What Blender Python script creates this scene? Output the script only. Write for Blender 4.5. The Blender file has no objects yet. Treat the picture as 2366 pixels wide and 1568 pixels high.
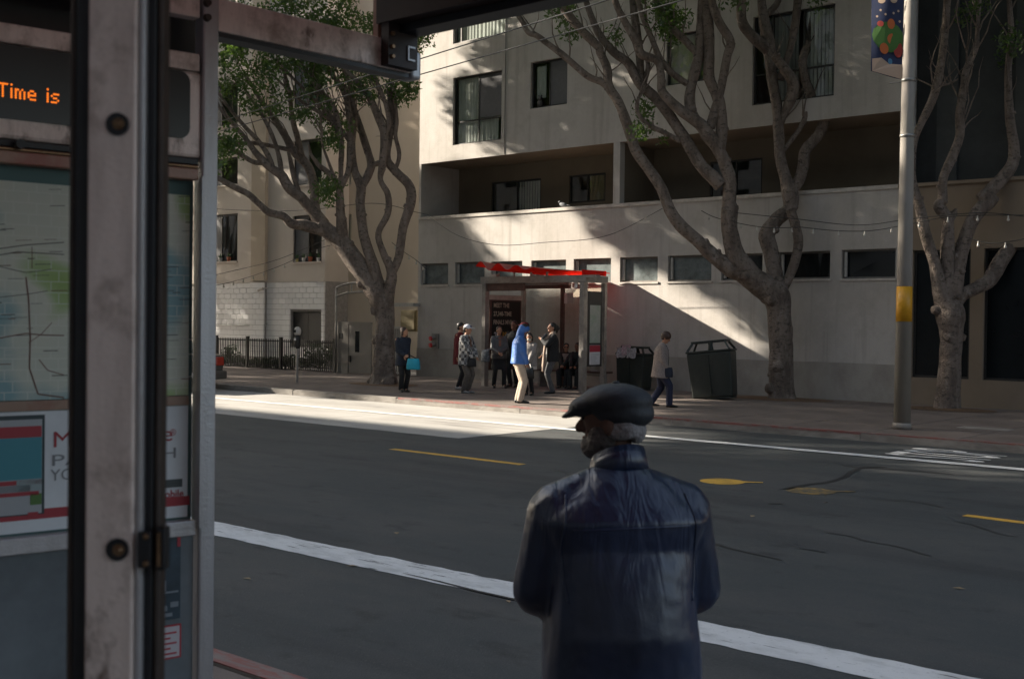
import bpy, bmesh, math, random
from mathutils import Vector, Matrix, noise
random.seed(7)
SC = bpy.context.scene
COL = SC.collection
# ------------------------------------------------------------------ camera
W, H = 2365.0, 1568.0            # picture units used for measuring
FPX = 2700.0
CAMH = 1.72
TH = math.atan(3130.0 / FPX)
PITCH = math.atan(42.0 / FPX)
ROLL = 0.0125
F0 = Vector((-math.cos(TH), math.sin(TH), 0))
R0 = Vector((math.sin(TH), math.cos(TH), 0))
FW = (F0 * math.cos(PITCH) - Vector((0, 0, 1)) * math.sin(PITCH)).normalized()
U0 = R0.cross(FW)
RT = R0 * math.cos(ROLL) + U0 * math.sin(ROLL)
UP = -R0 * math.sin(ROLL) + U0 * math.cos(ROLL)
CP = Vector((0, 0, CAMH))
cam_d = bpy.data.cameras.new('camera')
cam = bpy.data.objects.new('camera', cam_d)
COL.objects.link(cam)
SC.camera = cam
cam_d.sensor_width = 36.0
cam_d.lens = FPX / W * 36.0
cam_d.clip_start = 0.05
cam_d.clip_end = 800
m3 = Matrix((RT, UP, -FW)).transposed()
cam.matrix_world = Matrix.Translation(CP) @ m3.to_4x4()
cam_d.dof.use_dof = True
cam_d.dof.focus_distance = 24.0
cam_d.dof.aperture_fstop = 8.0
# ------------------------------------------------------------------ light
SUN = Vector((2.6, 1.0, -1.22)).normalized()     # direction the light travels
wd = bpy.data.worlds.new('World')
SC.world = wd
wd.use_nodes = True
nt = wd.node_tree
sky = nt.nodes.new('ShaderNodeTexSky')
sky.sky_type = 'NISHITA'
sky.sun_disc = False
sky.sun_elevation = math.asin(-SUN.z)
sky.sun_rotation = math.atan2(-SUN.x, -SUN.y)
sky.air_density = 1.0
sky.dust_density = 3.0
hsv = nt.nodes.new('ShaderNodeHueSaturation'); hsv.inputs['Saturation'].default_value = .72
nt.links.new(sky.outputs[0], hsv.inputs['Color']); nt.links.new(hsv.outputs[0], nt.nodes['Background'].inputs[0])
nt.nodes['Background'].inputs[1].default_value = 0.09
sd = bpy.data.lights.new('sun', 'SUN')
so = bpy.data.objects.new('sun', sd)
COL.objects.link(so)
so.location = (-30, -10, 30)
so.rotation_euler = SUN.to_track_quat('-Z', 'Y').to_euler()
sd.energy = 5.0
sd.angle = math.radians(0.53)
sd.color = (1.0, 0.90, 0.76)
SC.view_settings.view_transform = 'Standard'
SC.view_settings.look = 'None'
SC.view_settings.gamma = 1.0
SC.view_settings.exposure = 1.76
SC.render.engine = 'CYCLES'
SC.cycles.max_bounces = 8
SC.cycles.transparent_max_bounces = 24
SC.cycles.use_denoising = True
SC.cycles.sample_clamp_indirect = 6.0

# ------------------------------------------------------------------ measuring
def ray(px, py):
    return FW + RT * ((px - W / 2) / FPX) + UP * (-(py - H / 2) / FPX)
def onY(px, py, Y):
    d = ray(px, py); return CP + d * (Y / d.y)
def onX(px, py, X):
    d = ray(px, py); return CP + d * (X / d.x)
def onZ(px, py, Z=0.0):
    d = ray(px, py); return CP + d * ((Z - CAMH) / d.z)
def atd(px, py, dep):
    return CP + ray(px, py) * dep
def onP(px, py, P0, n):
    d = ray(px, py); return CP + d * ((P0 - CP).dot(n) / d.dot(n))
def proj(P):
    v = P - CP; z = v.dot(FW)
    if z < 0.05: return None
    return (W / 2 + FPX * v.dot(RT) / z, H / 2 - FPX * v.dot(UP) / z, z)
YW = 25.4            # street front of the grey building
YB = 27.4            # beige building behind the fence
KF = 17.9            # far kerb
KN = 3.57            # near kerb
ZR = -0.13           # road level

# ------------------------------------------------------------------ materials
def mat(name, col, rough=.8, var=0.0, vscale=3.0, bump=0.0, bscale=20.0, metal=0.0, col2=None, spec=.5, stretch=None, detail=6, coat=0):
    m = bpy.data.materials.new(name); m.use_nodes = True
    n = m.node_tree; b = n.nodes['Principled BSDF']
    b.inputs['Base Color'].default_value = (*col, 1)
    b.inputs['Roughness'].default_value = rough
    b.inputs['Metallic'].default_value = metal
    b.inputs['Specular IOR Level'].default_value = spec
    if coat:
        b.inputs['Coat Weight'].default_value = coat
        b.inputs['Coat Roughness'].default_value = .05
    if var or col2 or bump:
        tc = n.nodes.new('ShaderNodeTexCoord'); mp = n.nodes.new('ShaderNodeMapping')
        n.links.new(tc.outputs['Object'], mp.inputs[0])
        if stretch: mp.inputs['Scale'].default_value = stretch
    if var or col2:
        t = n.nodes.new('ShaderNodeTexNoise'); t.inputs['Scale'].default_value = vscale; t.inputs['Detail'].default_value = detail
        t.inputs['Roughness'].default_value = .72
        n.links.new(mp.outputs[0], t.inputs[0])
        r = n.nodes.new('ShaderNodeValToRGB')
        lo = tuple(max(0, c * (1 - var)) for c in col); hi = col2 or tuple(c * (1 + var) for c in col)
        r.color_ramp.elements[0].position = .32; r.color_ramp.elements[1].position = .68
        r.color_ramp.elements[0].color = (*lo, 1); r.color_ramp.elements[1].color = (*hi, 1)
        n.links.new(t.outputs[0], r.inputs[0]); n.links.new(r.outputs[0], b.inputs['Base Color'])
    if bump:
        t2 = n.nodes.new('ShaderNodeTexNoise'); t2.inputs['Scale'].default_value = bscale; t2.inputs['Detail'].default_value = 5
        n.links.new(mp.outputs[0], t2.inputs[0])
        bp = n.nodes.new('ShaderNodeBump'); bp.inputs['Strength'].default_value = bump; bp.inputs['Distance'].default_value = .02
        n.links.new(t2.outputs[0], bp.inputs['Height']); n.links.new(bp.outputs[0], b.inputs['Normal'])
    return m

def mat_layers(name, base, layers, rough=.85, bump=.3, bscale=60.0):
    """base colour with several stains, each (colour, noise scale xyz, low, high, strength)"""
    m = mat(name, base, rough)
    n = m.node_tree; b = n.nodes['Principled BSDF']
    tc = n.nodes.new('ShaderNodeTexCoord')
    cur = None
    for (c, sc, lo, hi, st) in layers:
        mp = n.nodes.new('ShaderNodeMapping'); mp.inputs['Scale'].default_value = sc
        mp.inputs['Location'].default_value = (random.random() * 9, random.random() * 9, random.random() * 9)
        n.links.new(tc.outputs['Object'], mp.inputs[0])
        t = n.nodes.new('ShaderNodeTexNoise'); t.inputs['Scale'].default_value = 1; t.inputs['Detail'].default_value = 8
        t.inputs['Roughness'].default_value = .65
        n.links.new(mp.outputs[0], t.inputs[0])
        mr = n.nodes.new('ShaderNodeMapRange'); mr.inputs[1].default_value = lo; mr.inputs[2].default_value = hi; mr.inputs[4].default_value = st
        n.links.new(t.outputs[0], mr.inputs[0])
        mx = n.nodes.new('ShaderNodeMix'); mx.data_type = 'RGBA'
        n.links.new(mr.outputs[0], mx.inputs[0])
        if cur is None: mx.inputs[6].default_value = (*base, 1)
        else: n.links.new(cur, mx.inputs[6])
        mx.inputs[7].default_value = (*c, 1)
        cur = mx.outputs[2]
    n.links.new(cur, b.inputs['Base Color'])
    if bump:
        t2 = n.nodes.new('ShaderNodeTexNoise'); t2.inputs['Scale'].default_value = bscale; t2.inputs['Detail'].default_value = 6
        n.links.new(tc.outputs['Object'], t2.inputs[0])
        bp = n.nodes.new('ShaderNodeBump'); bp.inputs['Strength'].default_value = bump; bp.inputs['Distance'].default_value = .015
        n.links.new(t2.outputs[0], bp.inputs['Height']); n.links.new(bp.outputs[0], b.inputs['Normal'])
    return m

def mat_glass(name, tint=(.75, .8, .8), mirror=.12, rough=.02):
    m = bpy.data.materials.new(name); m.use_nodes = True
    n = m.node_tree; n.nodes.remove(n.nodes['Principled BSDF']); out = n.nodes['Material Output']
    tr = n.nodes.new('ShaderNodeBsdfTransparent'); tr.inputs[0].default_value = (*tint, 1)
    gl = n.nodes.new('ShaderNodeBsdfGlossy'); gl.inputs['Roughness'].default_value = rough
    lf = n.nodes.new('ShaderNodeLayerWeight'); lf.inputs[0].default_value = .5; lw = n.nodes.new('ShaderNodeMath'); lw.operation = 'POWER'; lw.inputs[1].default_value = 4.0; n.links.new(lf.outputs['Facing'], lw.inputs[0])
    ad = n.nodes.new('ShaderNodeMath'); ad.operation = 'ADD'; ad.inputs[1].default_value = mirror; ad.use_clamp = True
    mx = n.nodes.new('ShaderNodeMixShader')
    n.links.new(lw.outputs[0], ad.inputs[0]); n.links.new(ad.outputs[0], mx.inputs[0])
    n.links.new(tr.outputs[0], mx.inputs[1]); n.links.new(gl.outputs[0], mx.inputs[2]); n.links.new(mx.outputs[0], out.inputs[0])
    return m

def mat_translucent(name, col, transl=.5, transp=0.0, rough=.6, var=.3, gloss=0.06, tcol=None):
    m = bpy.data.materials.new(name); m.use_nodes = True
    n = m.node_tree; n.nodes.remove(n.nodes['Principled BSDF']); out = n.nodes['Material Output']
    df = n.nodes.new('ShaderNodeBsdfDiffuse'); tl = n.nodes.new('ShaderNodeBsdfTranslucent')
    if var:
        oi = n.nodes.new('ShaderNodeNewGeometry')
        hs = n.nodes.new('ShaderNodeHueSaturation'); hs.inputs['Color'].default_value = (*col, 1)
        mr = n.nodes.new('ShaderNodeMapRange'); mr.inputs[3].default_value = 1 - var; mr.inputs[4].default_value = 1 + var * 1.3
        n.links.new(oi.outputs['Random Per Island'], mr.inputs[0]); n.links.new(mr.outputs[0], hs.inputs['Value'])
        n.links.new(hs.outputs[0], df.inputs[0])
    df.inputs[0].default_value = (*col, 1)
    tl.inputs[0].default_value = (*(tcol or col), 1)
    mx = n.nodes.new('ShaderNodeMixShader'); mx.inputs[0].default_value = transl
    n.links.new(df.outputs[0], mx.inputs[1]); n.links.new(tl.outputs[0], mx.inputs[2])
    gl = n.nodes.new('ShaderNodeBsdfGlossy'); gl.inputs['Roughness'].default_value = .35
    m2 = n.nodes.new('ShaderNodeMixShader'); m2.inputs[0].default_value = gloss
    n.links.new(mx.outputs[0], m2.inputs[1]); n.links.new(gl.outputs[0], m2.inputs[2])
    last = m2
    if transp:
        tp = n.nodes.new('ShaderNodeBsdfTransparent'); tp.inputs[0].default_value = (*(tcol or col), 1)
        m4 = n.nodes.new('ShaderNodeMixShader'); m4.inputs[0].default_value = transp
        n.links.new(m2.outputs[0], m4.inputs[1]); n.links.new(tp.outputs[0], m4.inputs[2]); last = m4
    n.links.new(last.outputs[0], out.inputs[0])
    return m

def mat_emit(name, col, s):
    m = bpy.data.materials.new(name); m.use_nodes = True
    n = m.node_tree; b = n.nodes['Principled BSDF']
    b.inputs['Base Color'].default_value = (*col, 1)
    b.inputs['Emission Color'].default_value = (*col, 1); b.inputs['Emission Strength'].default_value = s
    return m

# ------------------------------------------------------------------ objects
def thing(name, label, cat, loc=(0, 0, 0), group=None):
    o = bpy.data.objects.new(name, None); COL.objects.link(o)
    o.empty_display_size = .2
    o.location = Vector(loc); o['label'] = label; o['category'] = cat
    if group: o['group'] = group
    return o
def world_loc(o):
    v = Vector((0, 0, 0))
    while o is not None:
        v = v + o.location; o = o.parent
    return v
PENDING = []
def link_bm(name, bm, m, parent=None, kind=None, smooth=False, label=None):
    """mesh built in world coordinates; stored relative to its parent"""
    me = bpy.data.meshes.new(name)
    off = world_loc(parent) if parent else Vector((0, 0, 0))
    if off.length > 0: bmesh.ops.translate(bm, verts=bm.verts, vec=-off)
    bm.to_mesh(me); bm.free()
    if smooth:
        me.polygons.foreach_set('use_smooth', [True] * len(me.polygons))
    o = bpy.data.objects.new(name, me); COL.objects.link(o)
    for mm in (m if isinstance(m, (list, tuple)) else [m]): me.materials.append(mm)
    if parent: o.parent = parent
    if kind: o['kind'] = kind
    if label: o['label'] = label
    return o
def tag(o, label, cat, group=None):
    o['label'] = label; o['category'] = cat
    if group: o['group'] = group
    return o
def inst(o, name, loc, parent=None, rot=None):
    c = o.copy(); COL.objects.link(c); c.parent = parent; c.location = loc
    if rot: c.rotation_euler = rot
    return c
def copy_tree(o, parent=None):
    c = o.copy(); COL.objects.link(c); c.parent = parent
    for ch in list(o.children): copy_tree(ch, c)
    return c

def NB(): return bmesh.new()
def box(bm, a, b):
    x0, x1 = sorted((a[0], b[0])); y0, y1 = sorted((a[1], b[1])); z0, z1 = sorted((a[2], b[2]))
    v = [bm.verts.new(p) for p in ((x0,y0,z0),(x1,y0,z0),(x1,y1,z0),(x0,y1,z0),(x0,y0,z1),(x1,y0,z1),(x1,y1,z1),(x0,y1,z1))]
    for f in ((0,3,2,1),(4,5,6,7),(0,1,5,4),(1,2,6,5),(2,3,7,6),(3,0,4,7)): bm.faces.new([v[i] for i in f])
    return v
def obox(bm, o, ax, ay, az, x, y, z):
    """box in a local frame: ranges x, y, z along unit axes ax, ay, az from origin o"""
    P = lambda i, j, k: bm.verts.new(o + ax * x[i] + ay * y[j] + az * z[k])
    v = [P(0,0,0),P(1,0,0),P(1,1,0),P(0,1,0),P(0,0,1),P(1,0,1),P(1,1,1),P(0,1,1)]
    fl = ax.cross(ay).dot(az) < 0
    for f in ((0,3,2,1),(4,5,6,7),(0,1,5,4),(1,2,6,5),(2,3,7,6),(3,0,4,7)):
        vs = [v[i] for i in f]
        bm.faces.new(vs[::-1] if fl else vs)
def quad(bm, pts):
    return bm.faces.new([bm.verts.new(p) for p in pts])
def prism(bm, pts, d):
    a = [bm.verts.new(Vector(p)) for p in pts]; b = [bm.verts.new(Vector(p) + d) for p in pts]
    n = len(a); bm.faces.new(a[::-1]); bm.faces.new(b)
    for i in range(n): bm.faces.new((a[i], a[(i+1) % n], b[(i+1) % n], b[i]))
def frame_of(t):
    t = t.normalized(); u = Vector((0, 0, 1)) if abs(t.z) < .9 else Vector((1, 0, 0))
    x = t.cross(u).normalized(); return x, t.cross(x).normalized()
def tube(bm, pts, rad, seg=8, cap=True, jitter=0.0):
    n = len(pts); rings = []
    px = None
    for i, p in enumerate(pts):
        t = (pts[min(i+1, n-1)] - pts[max(i-1, 0)])
        if t.length < 1e-7: t = Vector((0, 0, 1))
        t.normalize()
        if px is None: x, y = frame_of(t)
        else:
            x = (px - t * px.dot(t)); 
            if x.length < 1e-6: x, y = frame_of(t)
            else: x.normalize(); y = t.cross(x)
        px = x
        r = rad[i] if isinstance(rad, (list, tuple)) else rad
        ring = []
        for k in range(seg):
            a = 2 * math.pi * k / seg; rr = r
            q = p + (x * math.cos(a) + y * math.sin(a)) * rr
            if jitter: 
                nz = noise.noise(q * 2.2) * .6 + noise.noise(q * 6.0) * .4
                q = p + (x * math.cos(a) + y * math.sin(a)) * rr * (1 + jitter * nz)
            ring.append(bm.verts.new(q))
        rings.append(ring)
    for i in range(n - 1):
        for k in range(seg):
            bm.faces.new((rings[i][k], rings[i][(k+1) % seg], rings[i+1][(k+1) % seg], rings[i+1][k]))
    if cap:
        bm.faces.new(rings[0][::-1]); bm.faces.new(rings[-1])
def cyl(bm, p0, p1, r0, r1=None, seg=12):
    tube(bm, [Vector(p0), Vector(p1)], [r0, r0 if r1 is None else r1], seg)
def lathe(bm, c, prof, seg=20):
    tube(bm, [Vector(c) + Vector((0, 0, z)) for r, z in prof], [max(r, 1e-4) for r, z in prof], seg)
def catmull(P, sub):
    out = []
    n = len(P)
    for i in range(n - 1):
        p0, p1, p2, p3 = P[max(i-1, 0)], P[i], P[i+1], P[min(i+2, n-1)]
        for s in range(sub):
            t = s / sub
            out.append([.5 * ((2*b) + (-a + c) * t + (2*a - 5*b + 4*c - d) * t*t + (-a + 3*b - 3*c + d) * t**3) for a, b, c, d in zip(p0, p1, p2, p3)])
    out.append(list(P[-1])); return out
def bevel(o, w, seg=2):
    md = o.modifiers.new('bevel', 'BEVEL'); md.width = w; md.segments = seg; md.limit_method = 'ANGLE'; return o
FONT = bpy.data.fonts.load('<builtin>') if False else None
def text(name, body, m, parent, origin, ax, up, size, align='LEFT', extrude=.0, bold=0.0, sx=1.0, kind=None):
    cu = bpy.data.curves.new(name, 'FONT'); cu.body = body; cu.size = size; cu.align_x = align
    cu.extrude = extrude; cu.offset = bold; cu.resolution_u = 3
    o = bpy.data.objects.new(name + '_tmp', cu); COL.objects.link(o)
    dg = bpy.context.evaluated_depsgraph_get()
    me = bpy.data.meshes.new_from_object(o.evaluated_get(dg))
    bpy.data.objects.remove(o); bpy.data.curves.remove(cu)
    z = ax.cross(up).normalized()
    off = world_loc(parent) if parent else Vector((0, 0, 0))
    M = Matrix.Translation(origin - off) @ Matrix((ax * sx, up, z)).transposed().to_4x4()
    me.transform(M); me.name = name
    ob = bpy.data.objects.new(name, me); COL.objects.link(ob)
    me.materials.clear(); me.materials.append(m)
    if parent: ob.parent = parent
    return ob
# ================================================================== materials used by the setting
M = {}
M['asphalt'] = mat_layers('asphalt', (.042,.048,.049), [((.070,.069,.066),(.5,.9,1),.42,.66,.8),((.024,.025,.027),(.12,.9,1),.5,.68,.85),((.018,.018,.019),(1.7,2.6,1),.57,.70,.8),((.062,.061,.058),(.35,6,1),.55,.72,.6),((.13,.13,.125),(48,48,48),.58,.70,.6),((.02,.02,.021),(40,40,40),.58,.72,.6)], .82, .55, 90)
M['pave'] = mat_layers('paving', (.165,.130,.110), [((.105,.082,.068),(1.3,1.3,1),.42,.62,.8),((.09,.08,.075),(6,6,6),.55,.75,.6),((.20,.18,.165),(30,30,30),.55,.75,.4)], .88, .3, 70)
M['kerb'] = mat_layers('kerb_stone', (.30,.28,.25), [((.19,.17,.15),(2,2,6),.42,.62,.8),((.10,.09,.08),(.8,5,8),.52,.72,.7)], .85, .3, 50)
M['red_paint'] = mat_layers('worn_red_paint', (.23,.08,.068), [((.19,.155,.14),(5,20,20),.43,.57,.95)], .7, .2, 50)
M['white_paint'] = mat_layers('road_white_paint', (.66,.66,.65), [((.40,.40,.39),(3,6,1),.45,.66,.7),((.07,.07,.07),(2.2,26,1),.615,.64,.95),((.22,.22,.22),(30,30,1),.6,.7,.7)], .7, .2, 90)
M['yellow_paint'] = mat_layers('road_yellow_paint', (.62,.36,.05), [((.35,.21,.04),(4,8,1),.45,.65,.7),((.08,.07,.06),(25,25,1),.60,.66,.8)], .7, .2, 90)
M['yellow_worn'] = mat_layers('worn_yellow_paint', (.16,.11,.04), [((.36,.22,.05),(3,5,1),.50,.62,.8),((.06,.06,.055),(12,12,1),.45,.58,.9)], .75, .2, 90)
M['tar'] = mat('tar', (.018,.018,.019), .6, .3, 5)
M['soil'] = mat('bark_mulch', (.13,.075,.04), .95, .5, 18, .6, 40)
M['stucco'] = mat_layers('grey_stucco', (.53,.50,.465), [((.43,.395,.355),(.55,.55,.35),.42,.64,.8),((.34,.305,.27),(5,5,.22),.52,.72,.65),((.40,.37,.33),(2.2,2.2,2.2),.5,.7,.6),((.56,.52,.47),(9,9,9),.5,.8,.5)], .92, .55, 45)
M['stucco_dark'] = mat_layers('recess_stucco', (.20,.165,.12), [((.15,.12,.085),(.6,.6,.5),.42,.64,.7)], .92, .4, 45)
M['stucco_band'] = mat_layers('plinth_stucco', (.40,.37,.33), [((.28,.25,.22),(1.2,1.2,.8),.42,.64,.8)], .92, .5, 45)
M['cap'] = mat('parapet_cap', (.52,.48,.43), .8, .2, 4)
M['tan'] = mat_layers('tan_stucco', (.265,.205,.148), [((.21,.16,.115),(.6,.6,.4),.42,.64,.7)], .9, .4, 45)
M['dark_clad'] = mat('dark_cladding', (.028,.031,.031), .55, .3, 1.5)
M['dark_clad2'] = mat('dark_cladding_light', (.055,.058,.055), .6, .25, 1.5)
M['beige'] = mat_layers('beige_stucco', (.60,.535,.47), [((.52,.455,.39),(.5,.5,.25),.42,.66,.6),((.63,.57,.51),(8,8,8),.5,.8,.5)], .92, .4, 45)
M['ochre'] = mat_layers('ochre_stucco', (.59,.50,.395), [((.51,.42,.32),(.5,.5,.25),.42,.66,.6)], .92, .4, 45)
M['pilaster'] = mat_layers('pilaster_stucco', (.48,.40,.31), [((.41,.335,.25),(.5,.5,.25),.42,.66,.6)], .92, .4, 45)
M['block'] = mat_layers('white_block', (.80,.79,.78), [((.74,.72,.70),(1.4,1.4,2),.42,.66,.5),((.66,.60,.50),(.35,.35,.2),.5,.66,.6)], .85, .3, 60)
M['mortar'] = mat('mortar', (.30,.28,.265), .95, .2, 8)
M['frame_dark'] = mat('dark_window_frame', (.035,.033,.03), .5, .2, 6)
M['frame_grey'] = mat('grey_window_frame', (.16,.15,.135), .6, .2, 6)
M['frame_alu'] = mat('pale_window_frame', (.40,.39,.36), .45, .2, 8)
M['pane_dusty'] = mat('dusty_pane', (.15,.175,.175), .22, .45, 2.5, spec=.5)
M['pane_dark'] = mat('dark_pane', (.012,.015,.016), .06, .3, 1.0, spec=.6)
M['pane_store'] = mat('store_pane', (.006,.009,.011), .25, .3, 1.0, spec=.25)
M['glass'] = mat_glass('window_glass')
M['screen_mesh'] = mat('insect_screen', (.12,.12,.125), .8, .1, 9)
M['curtain'] = mat('pale_curtain', (.74,.71,.64), .9, .2, 5, stretch=(6, 6, .3))
M['blind'] = mat('vertical_blind', (.70,.67,.60), .8, .1, 5)
M['door_grey'] = mat_layers('grey_door_paint', (.30,.27,.235), [((.23,.205,.18),(1,1,.6),.42,.66,.7)], .6, .1, 30)
M['iron'] = mat('black_iron', (.018,.017,.016), .5, .3, 8)
M['galv'] = mat('galvanised_steel', (.30,.29,.27), .45, .25, 6, metal=.6)
M['interior'] = mat('dim_interior', (.06,.06,.055), .9)

# ================================================================== ground
bm = NB(); box(bm, (-260, KN, -.6), (260, KF, ZR)); road = link_bm('road', bm, M['asphalt'], kind='structure')
bm = NB(); box(bm, (-260, KF + .15, -.6), (260, 60, -.012)); fw = link_bm('sidewalk', bm, M['mortar'], kind='structure')
bm = NB(); box(bm, (-260, -30, -.6), (260, KN - .16, 0)); nw = link_bm('sidewalk', bm, M['pave'], kind='structure')
# paving slabs of the far sidewalk
slab_me = None
S = 1.46
ny = 5
for i in range(0, 31):
    for j in range(ny):
        x = -41 + i * 1.5; y = KF + .16 + j * 1.5
        if slab_me is None:
            b = NB(); box(b, (0, 0, -.05), (S + .02, S + .02, 0)); bmesh.ops.bevel(b, geom=[e for e in b.edges if e.verts[0].co.z > -.01 and e.verts[1].co.z > -.01], offset=.012, segments=1, affect='EDGES')
            s = link_bm('paving_slab', b, M['pave'], fw); slab_me = s
            s.location = (x, y, 0)
        else:
            s = inst(slab_me, 'paving_slab', (x, y, random.uniform(-.004, .003)), fw)
        s.rotation_euler = (random.uniform(-.002, .002), random.uniform(-.002, .002), 0)
# kerb stones
def kerb(y0, y1, pref, red):
    root = None
    bm = NB(); box(bm, (-260, y0 + .01, -.5), (260, y1 - .01, -.03)); root = link_bm('kerb', bm, M['mortar'], kind='structure')
    first = None; x = -44.0
    while x < 8:
        if first is None:
            b = NB(); box(b, (0, y0, ZR - .05), (3.58, y1, .004)); bmesh.ops.bevel(b, geom=[e for e in b.edges if all(v.co.z > -.05 for v in e.verts)], offset=.022, segments=2, affect='EDGES')
            s = link_bm('kerb_stone', b, M['kerb'], root); first = s; s.location.x = x
        else: s = inst(first, 'kerb_stone', (x, random.uniform(-.004, .004), random.uniform(-.003, .003)), root)
        x += 3.6
    return root
kf = kerb(KF, KF + .15, 'far', True)
kn = kerb(KN - .15, KN, 'near', True)
def ribbon(name, pts, w, m, parent, z):
    bm = NB(); L = []
    for i, p in enumerate(pts):
        t = (pts[min(i+1, len(pts)-1)] - pts[max(i-1, 0)]); t.z = 0; t.normalize(); nrm = Vector((-t.y, t.x, 0))
        ww = w[i] if isinstance(w, (list, tuple)) else w
        L.append((bm.verts.new(Vector((p.x, p.y, z)) + nrm * ww / 2), bm.verts.new(Vector((p.x, p.y, z)) - nrm * ww / 2)))
    for i in range(len(pts) - 1): bm.faces.new((L[i][1], L[i+1][1], L[i+1][0], L[i][0]))
    bmesh.ops.recalc_face_normals(bm, faces=bm.faces)
    return link_bm(name, bm, m, parent)
# pale road panels: brightness of the sunlit strip put into the colour
M['lit_strip'] = mat_layers('sunlit_strip_pale', (.38,.365,.34), [((.29,.275,.25),(.5,1.2,1),.42,.64,.8),((.12,.11,.10),(.25,2.5,1),.56,.72,.7),((.33,.31,.29),(30,30,30),.55,.75,.4)], .85, .35, 80)
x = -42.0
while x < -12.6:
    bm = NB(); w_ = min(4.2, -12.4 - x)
    box(bm, (x + .008, 13.35, ZR - .1), (x + w_ - .008, KF - .01, ZR + .004)); link_bm('sunlit_road_strip', bm, M['lit_strip'], road); x += 4.2
# red painted kerb tops (sheets 4 mm over the stones)
for (xa, xb) in ((onZ(930, 918).x, 8.0),):
    bm = NB(); box(bm, (xa, KF - .003, -.030), (xb, KF + .10, .009)); link_bm('red_paint', bm, M['red_paint'], kf)
bm = NB(); box(bm, (-40, KN - .13, -.02), (8, KN + .003, .009)); link_bm('red_paint', bm, M['red_paint'], kn)
# lane lines
def jag_line(name, x0, x1, y0, y1, m, z, jag):
    bm = NB(); n = int((x1 - x0) / .06); A = []; B = []
    for i in range(n + 1):
        x = x0 + (x1 - x0) * i / n
        A.append(bm.verts.new((x, y0 + jag * noise.noise((x * 5, 1.3, 0)), z))); B.append(bm.verts.new((x, y1 + jag * noise.noise((x * 7, 9.3, 0)), z)))
    for i in range(n): bm.faces.new((A[i], A[i+1], B[i+1], B[i]))
    return link_bm(name, bm, m, road)
jag_line('lane_line', -42, 6, 5.87, 6.26, M['white_paint'], ZR + .004, .02)
jag_line('lane_line', -42, 6, 15.74, 15.98, M['white_paint'], ZR + .010, .012)
for (a, b) in (((905, 1037), (1207, 1073)), ((2228, 1190), (2560, 1232))):
    p, q = onZ(*a, ZR), onZ(*b, ZR)
    ribbon('centre_dash', [p, q], .14, M['yellow_paint'], road, ZR + .004)
# tar seam across the white line and in the road
p = [onZ(x, y, ZR) for x, y in ((1420,1330),(1200,1388),(1100,1366),(1010,1343),(930,1325))]
ribbon('crack', p[1:], [.03,.03,.02,.008], M['tar'], road, ZR + .008)
c3 = lambda x, y: onZ((x / 2.751 + 1700) * .9238, (y / 2.751 + 1080) * .9238, ZR)
def crack(pts, w):
    P = catmull([list(c3(*q)) for q in pts], 8); P = [Vector(q) for q in P]
    for q in P: q.x += .03 * noise.noise(q * 5); q.y += .03 * noise.noise(q * 5 + Vector((7, 0, 0)))
    ribbon('tar_seam', P, [w * (.6 + .8 * abs(noise.noise(q * 3))) for q in P], M['tar'], road, ZR + .004)
crack([(715,395),(850,368),(1080,330),(1180,275),(1250,245),(1330,240),(1420,240)], .10)
crack([(1130,232),(1250,245),(1560,262),(1700,275),(1870,290)], .06)
crack([(610,492),(700,494)], .07)
crack([(-200,610),(200,760),(700,880)], .035)
crack([(1000,690),(1150,715),(1330,760),(1500,790),(1720,850)], .028)
crack([(820,800),(900,812),(1010,830)], .03); crack([(1900,620),(2010,640),(2200,700),(2330,722)], .025)
crack([(1350,470),(1600,480),(1820,520)], .022); crack([(-900,250),(-700,300),(-420,330)], .03)
# round valve marks with a tail
def lollipop(cx, cy, rx, tx, ty, m, name):
    c = onZ(cx, cy, ZR); t = onZ(tx, ty, ZR); r = rx
    bm = NB(); z = ZR + .004
    ring = [bm.verts.new((c.x + r * math.cos(a * math.pi / 16), c.y + r * math.sin(a * math.pi / 16), z)) for a in range(32)]
    bm.faces.new(ring)
    d = (t - c); d.z = 0; L = d.length; d.normalize(); nn = Vector((-d.y, d.x, 0)); cc = Vector((c.x, c.y, z + .003))
    f = quad(bm, [cc + d * r * .9 - nn * .07, cc + d * r * 1.25 - nn * .035, cc + d * r * 1.25 + nn * .035, cc + d * r * .9 + nn * .07])
    quad(bm, [cc + d * r * 1.25 - nn * .035, cc + d * L - nn * .035, cc + d * L + nn * .035, cc + d * r * 1.25 + nn * .035])
    bmesh.ops.recalc_face_normals(bm, faces=bm.faces)
    link_bm(name, bm, m, road)
lollipop(1668, 1112, .26, 1762, 1115, M['yellow_paint'], 'valve_mark')
lollipop(1872, 1134, .27, 1975, 1136, M['yellow_worn'], 'valve_mark')
text('road_lettering', 'STOP', M['white_paint'], road, Vector((-5.55, 16.22, ZR + .008)), Vector((0, 1, 0)), Vector((-1, 0, 0)), 2.0, bold=.012, sx=.27)
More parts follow.
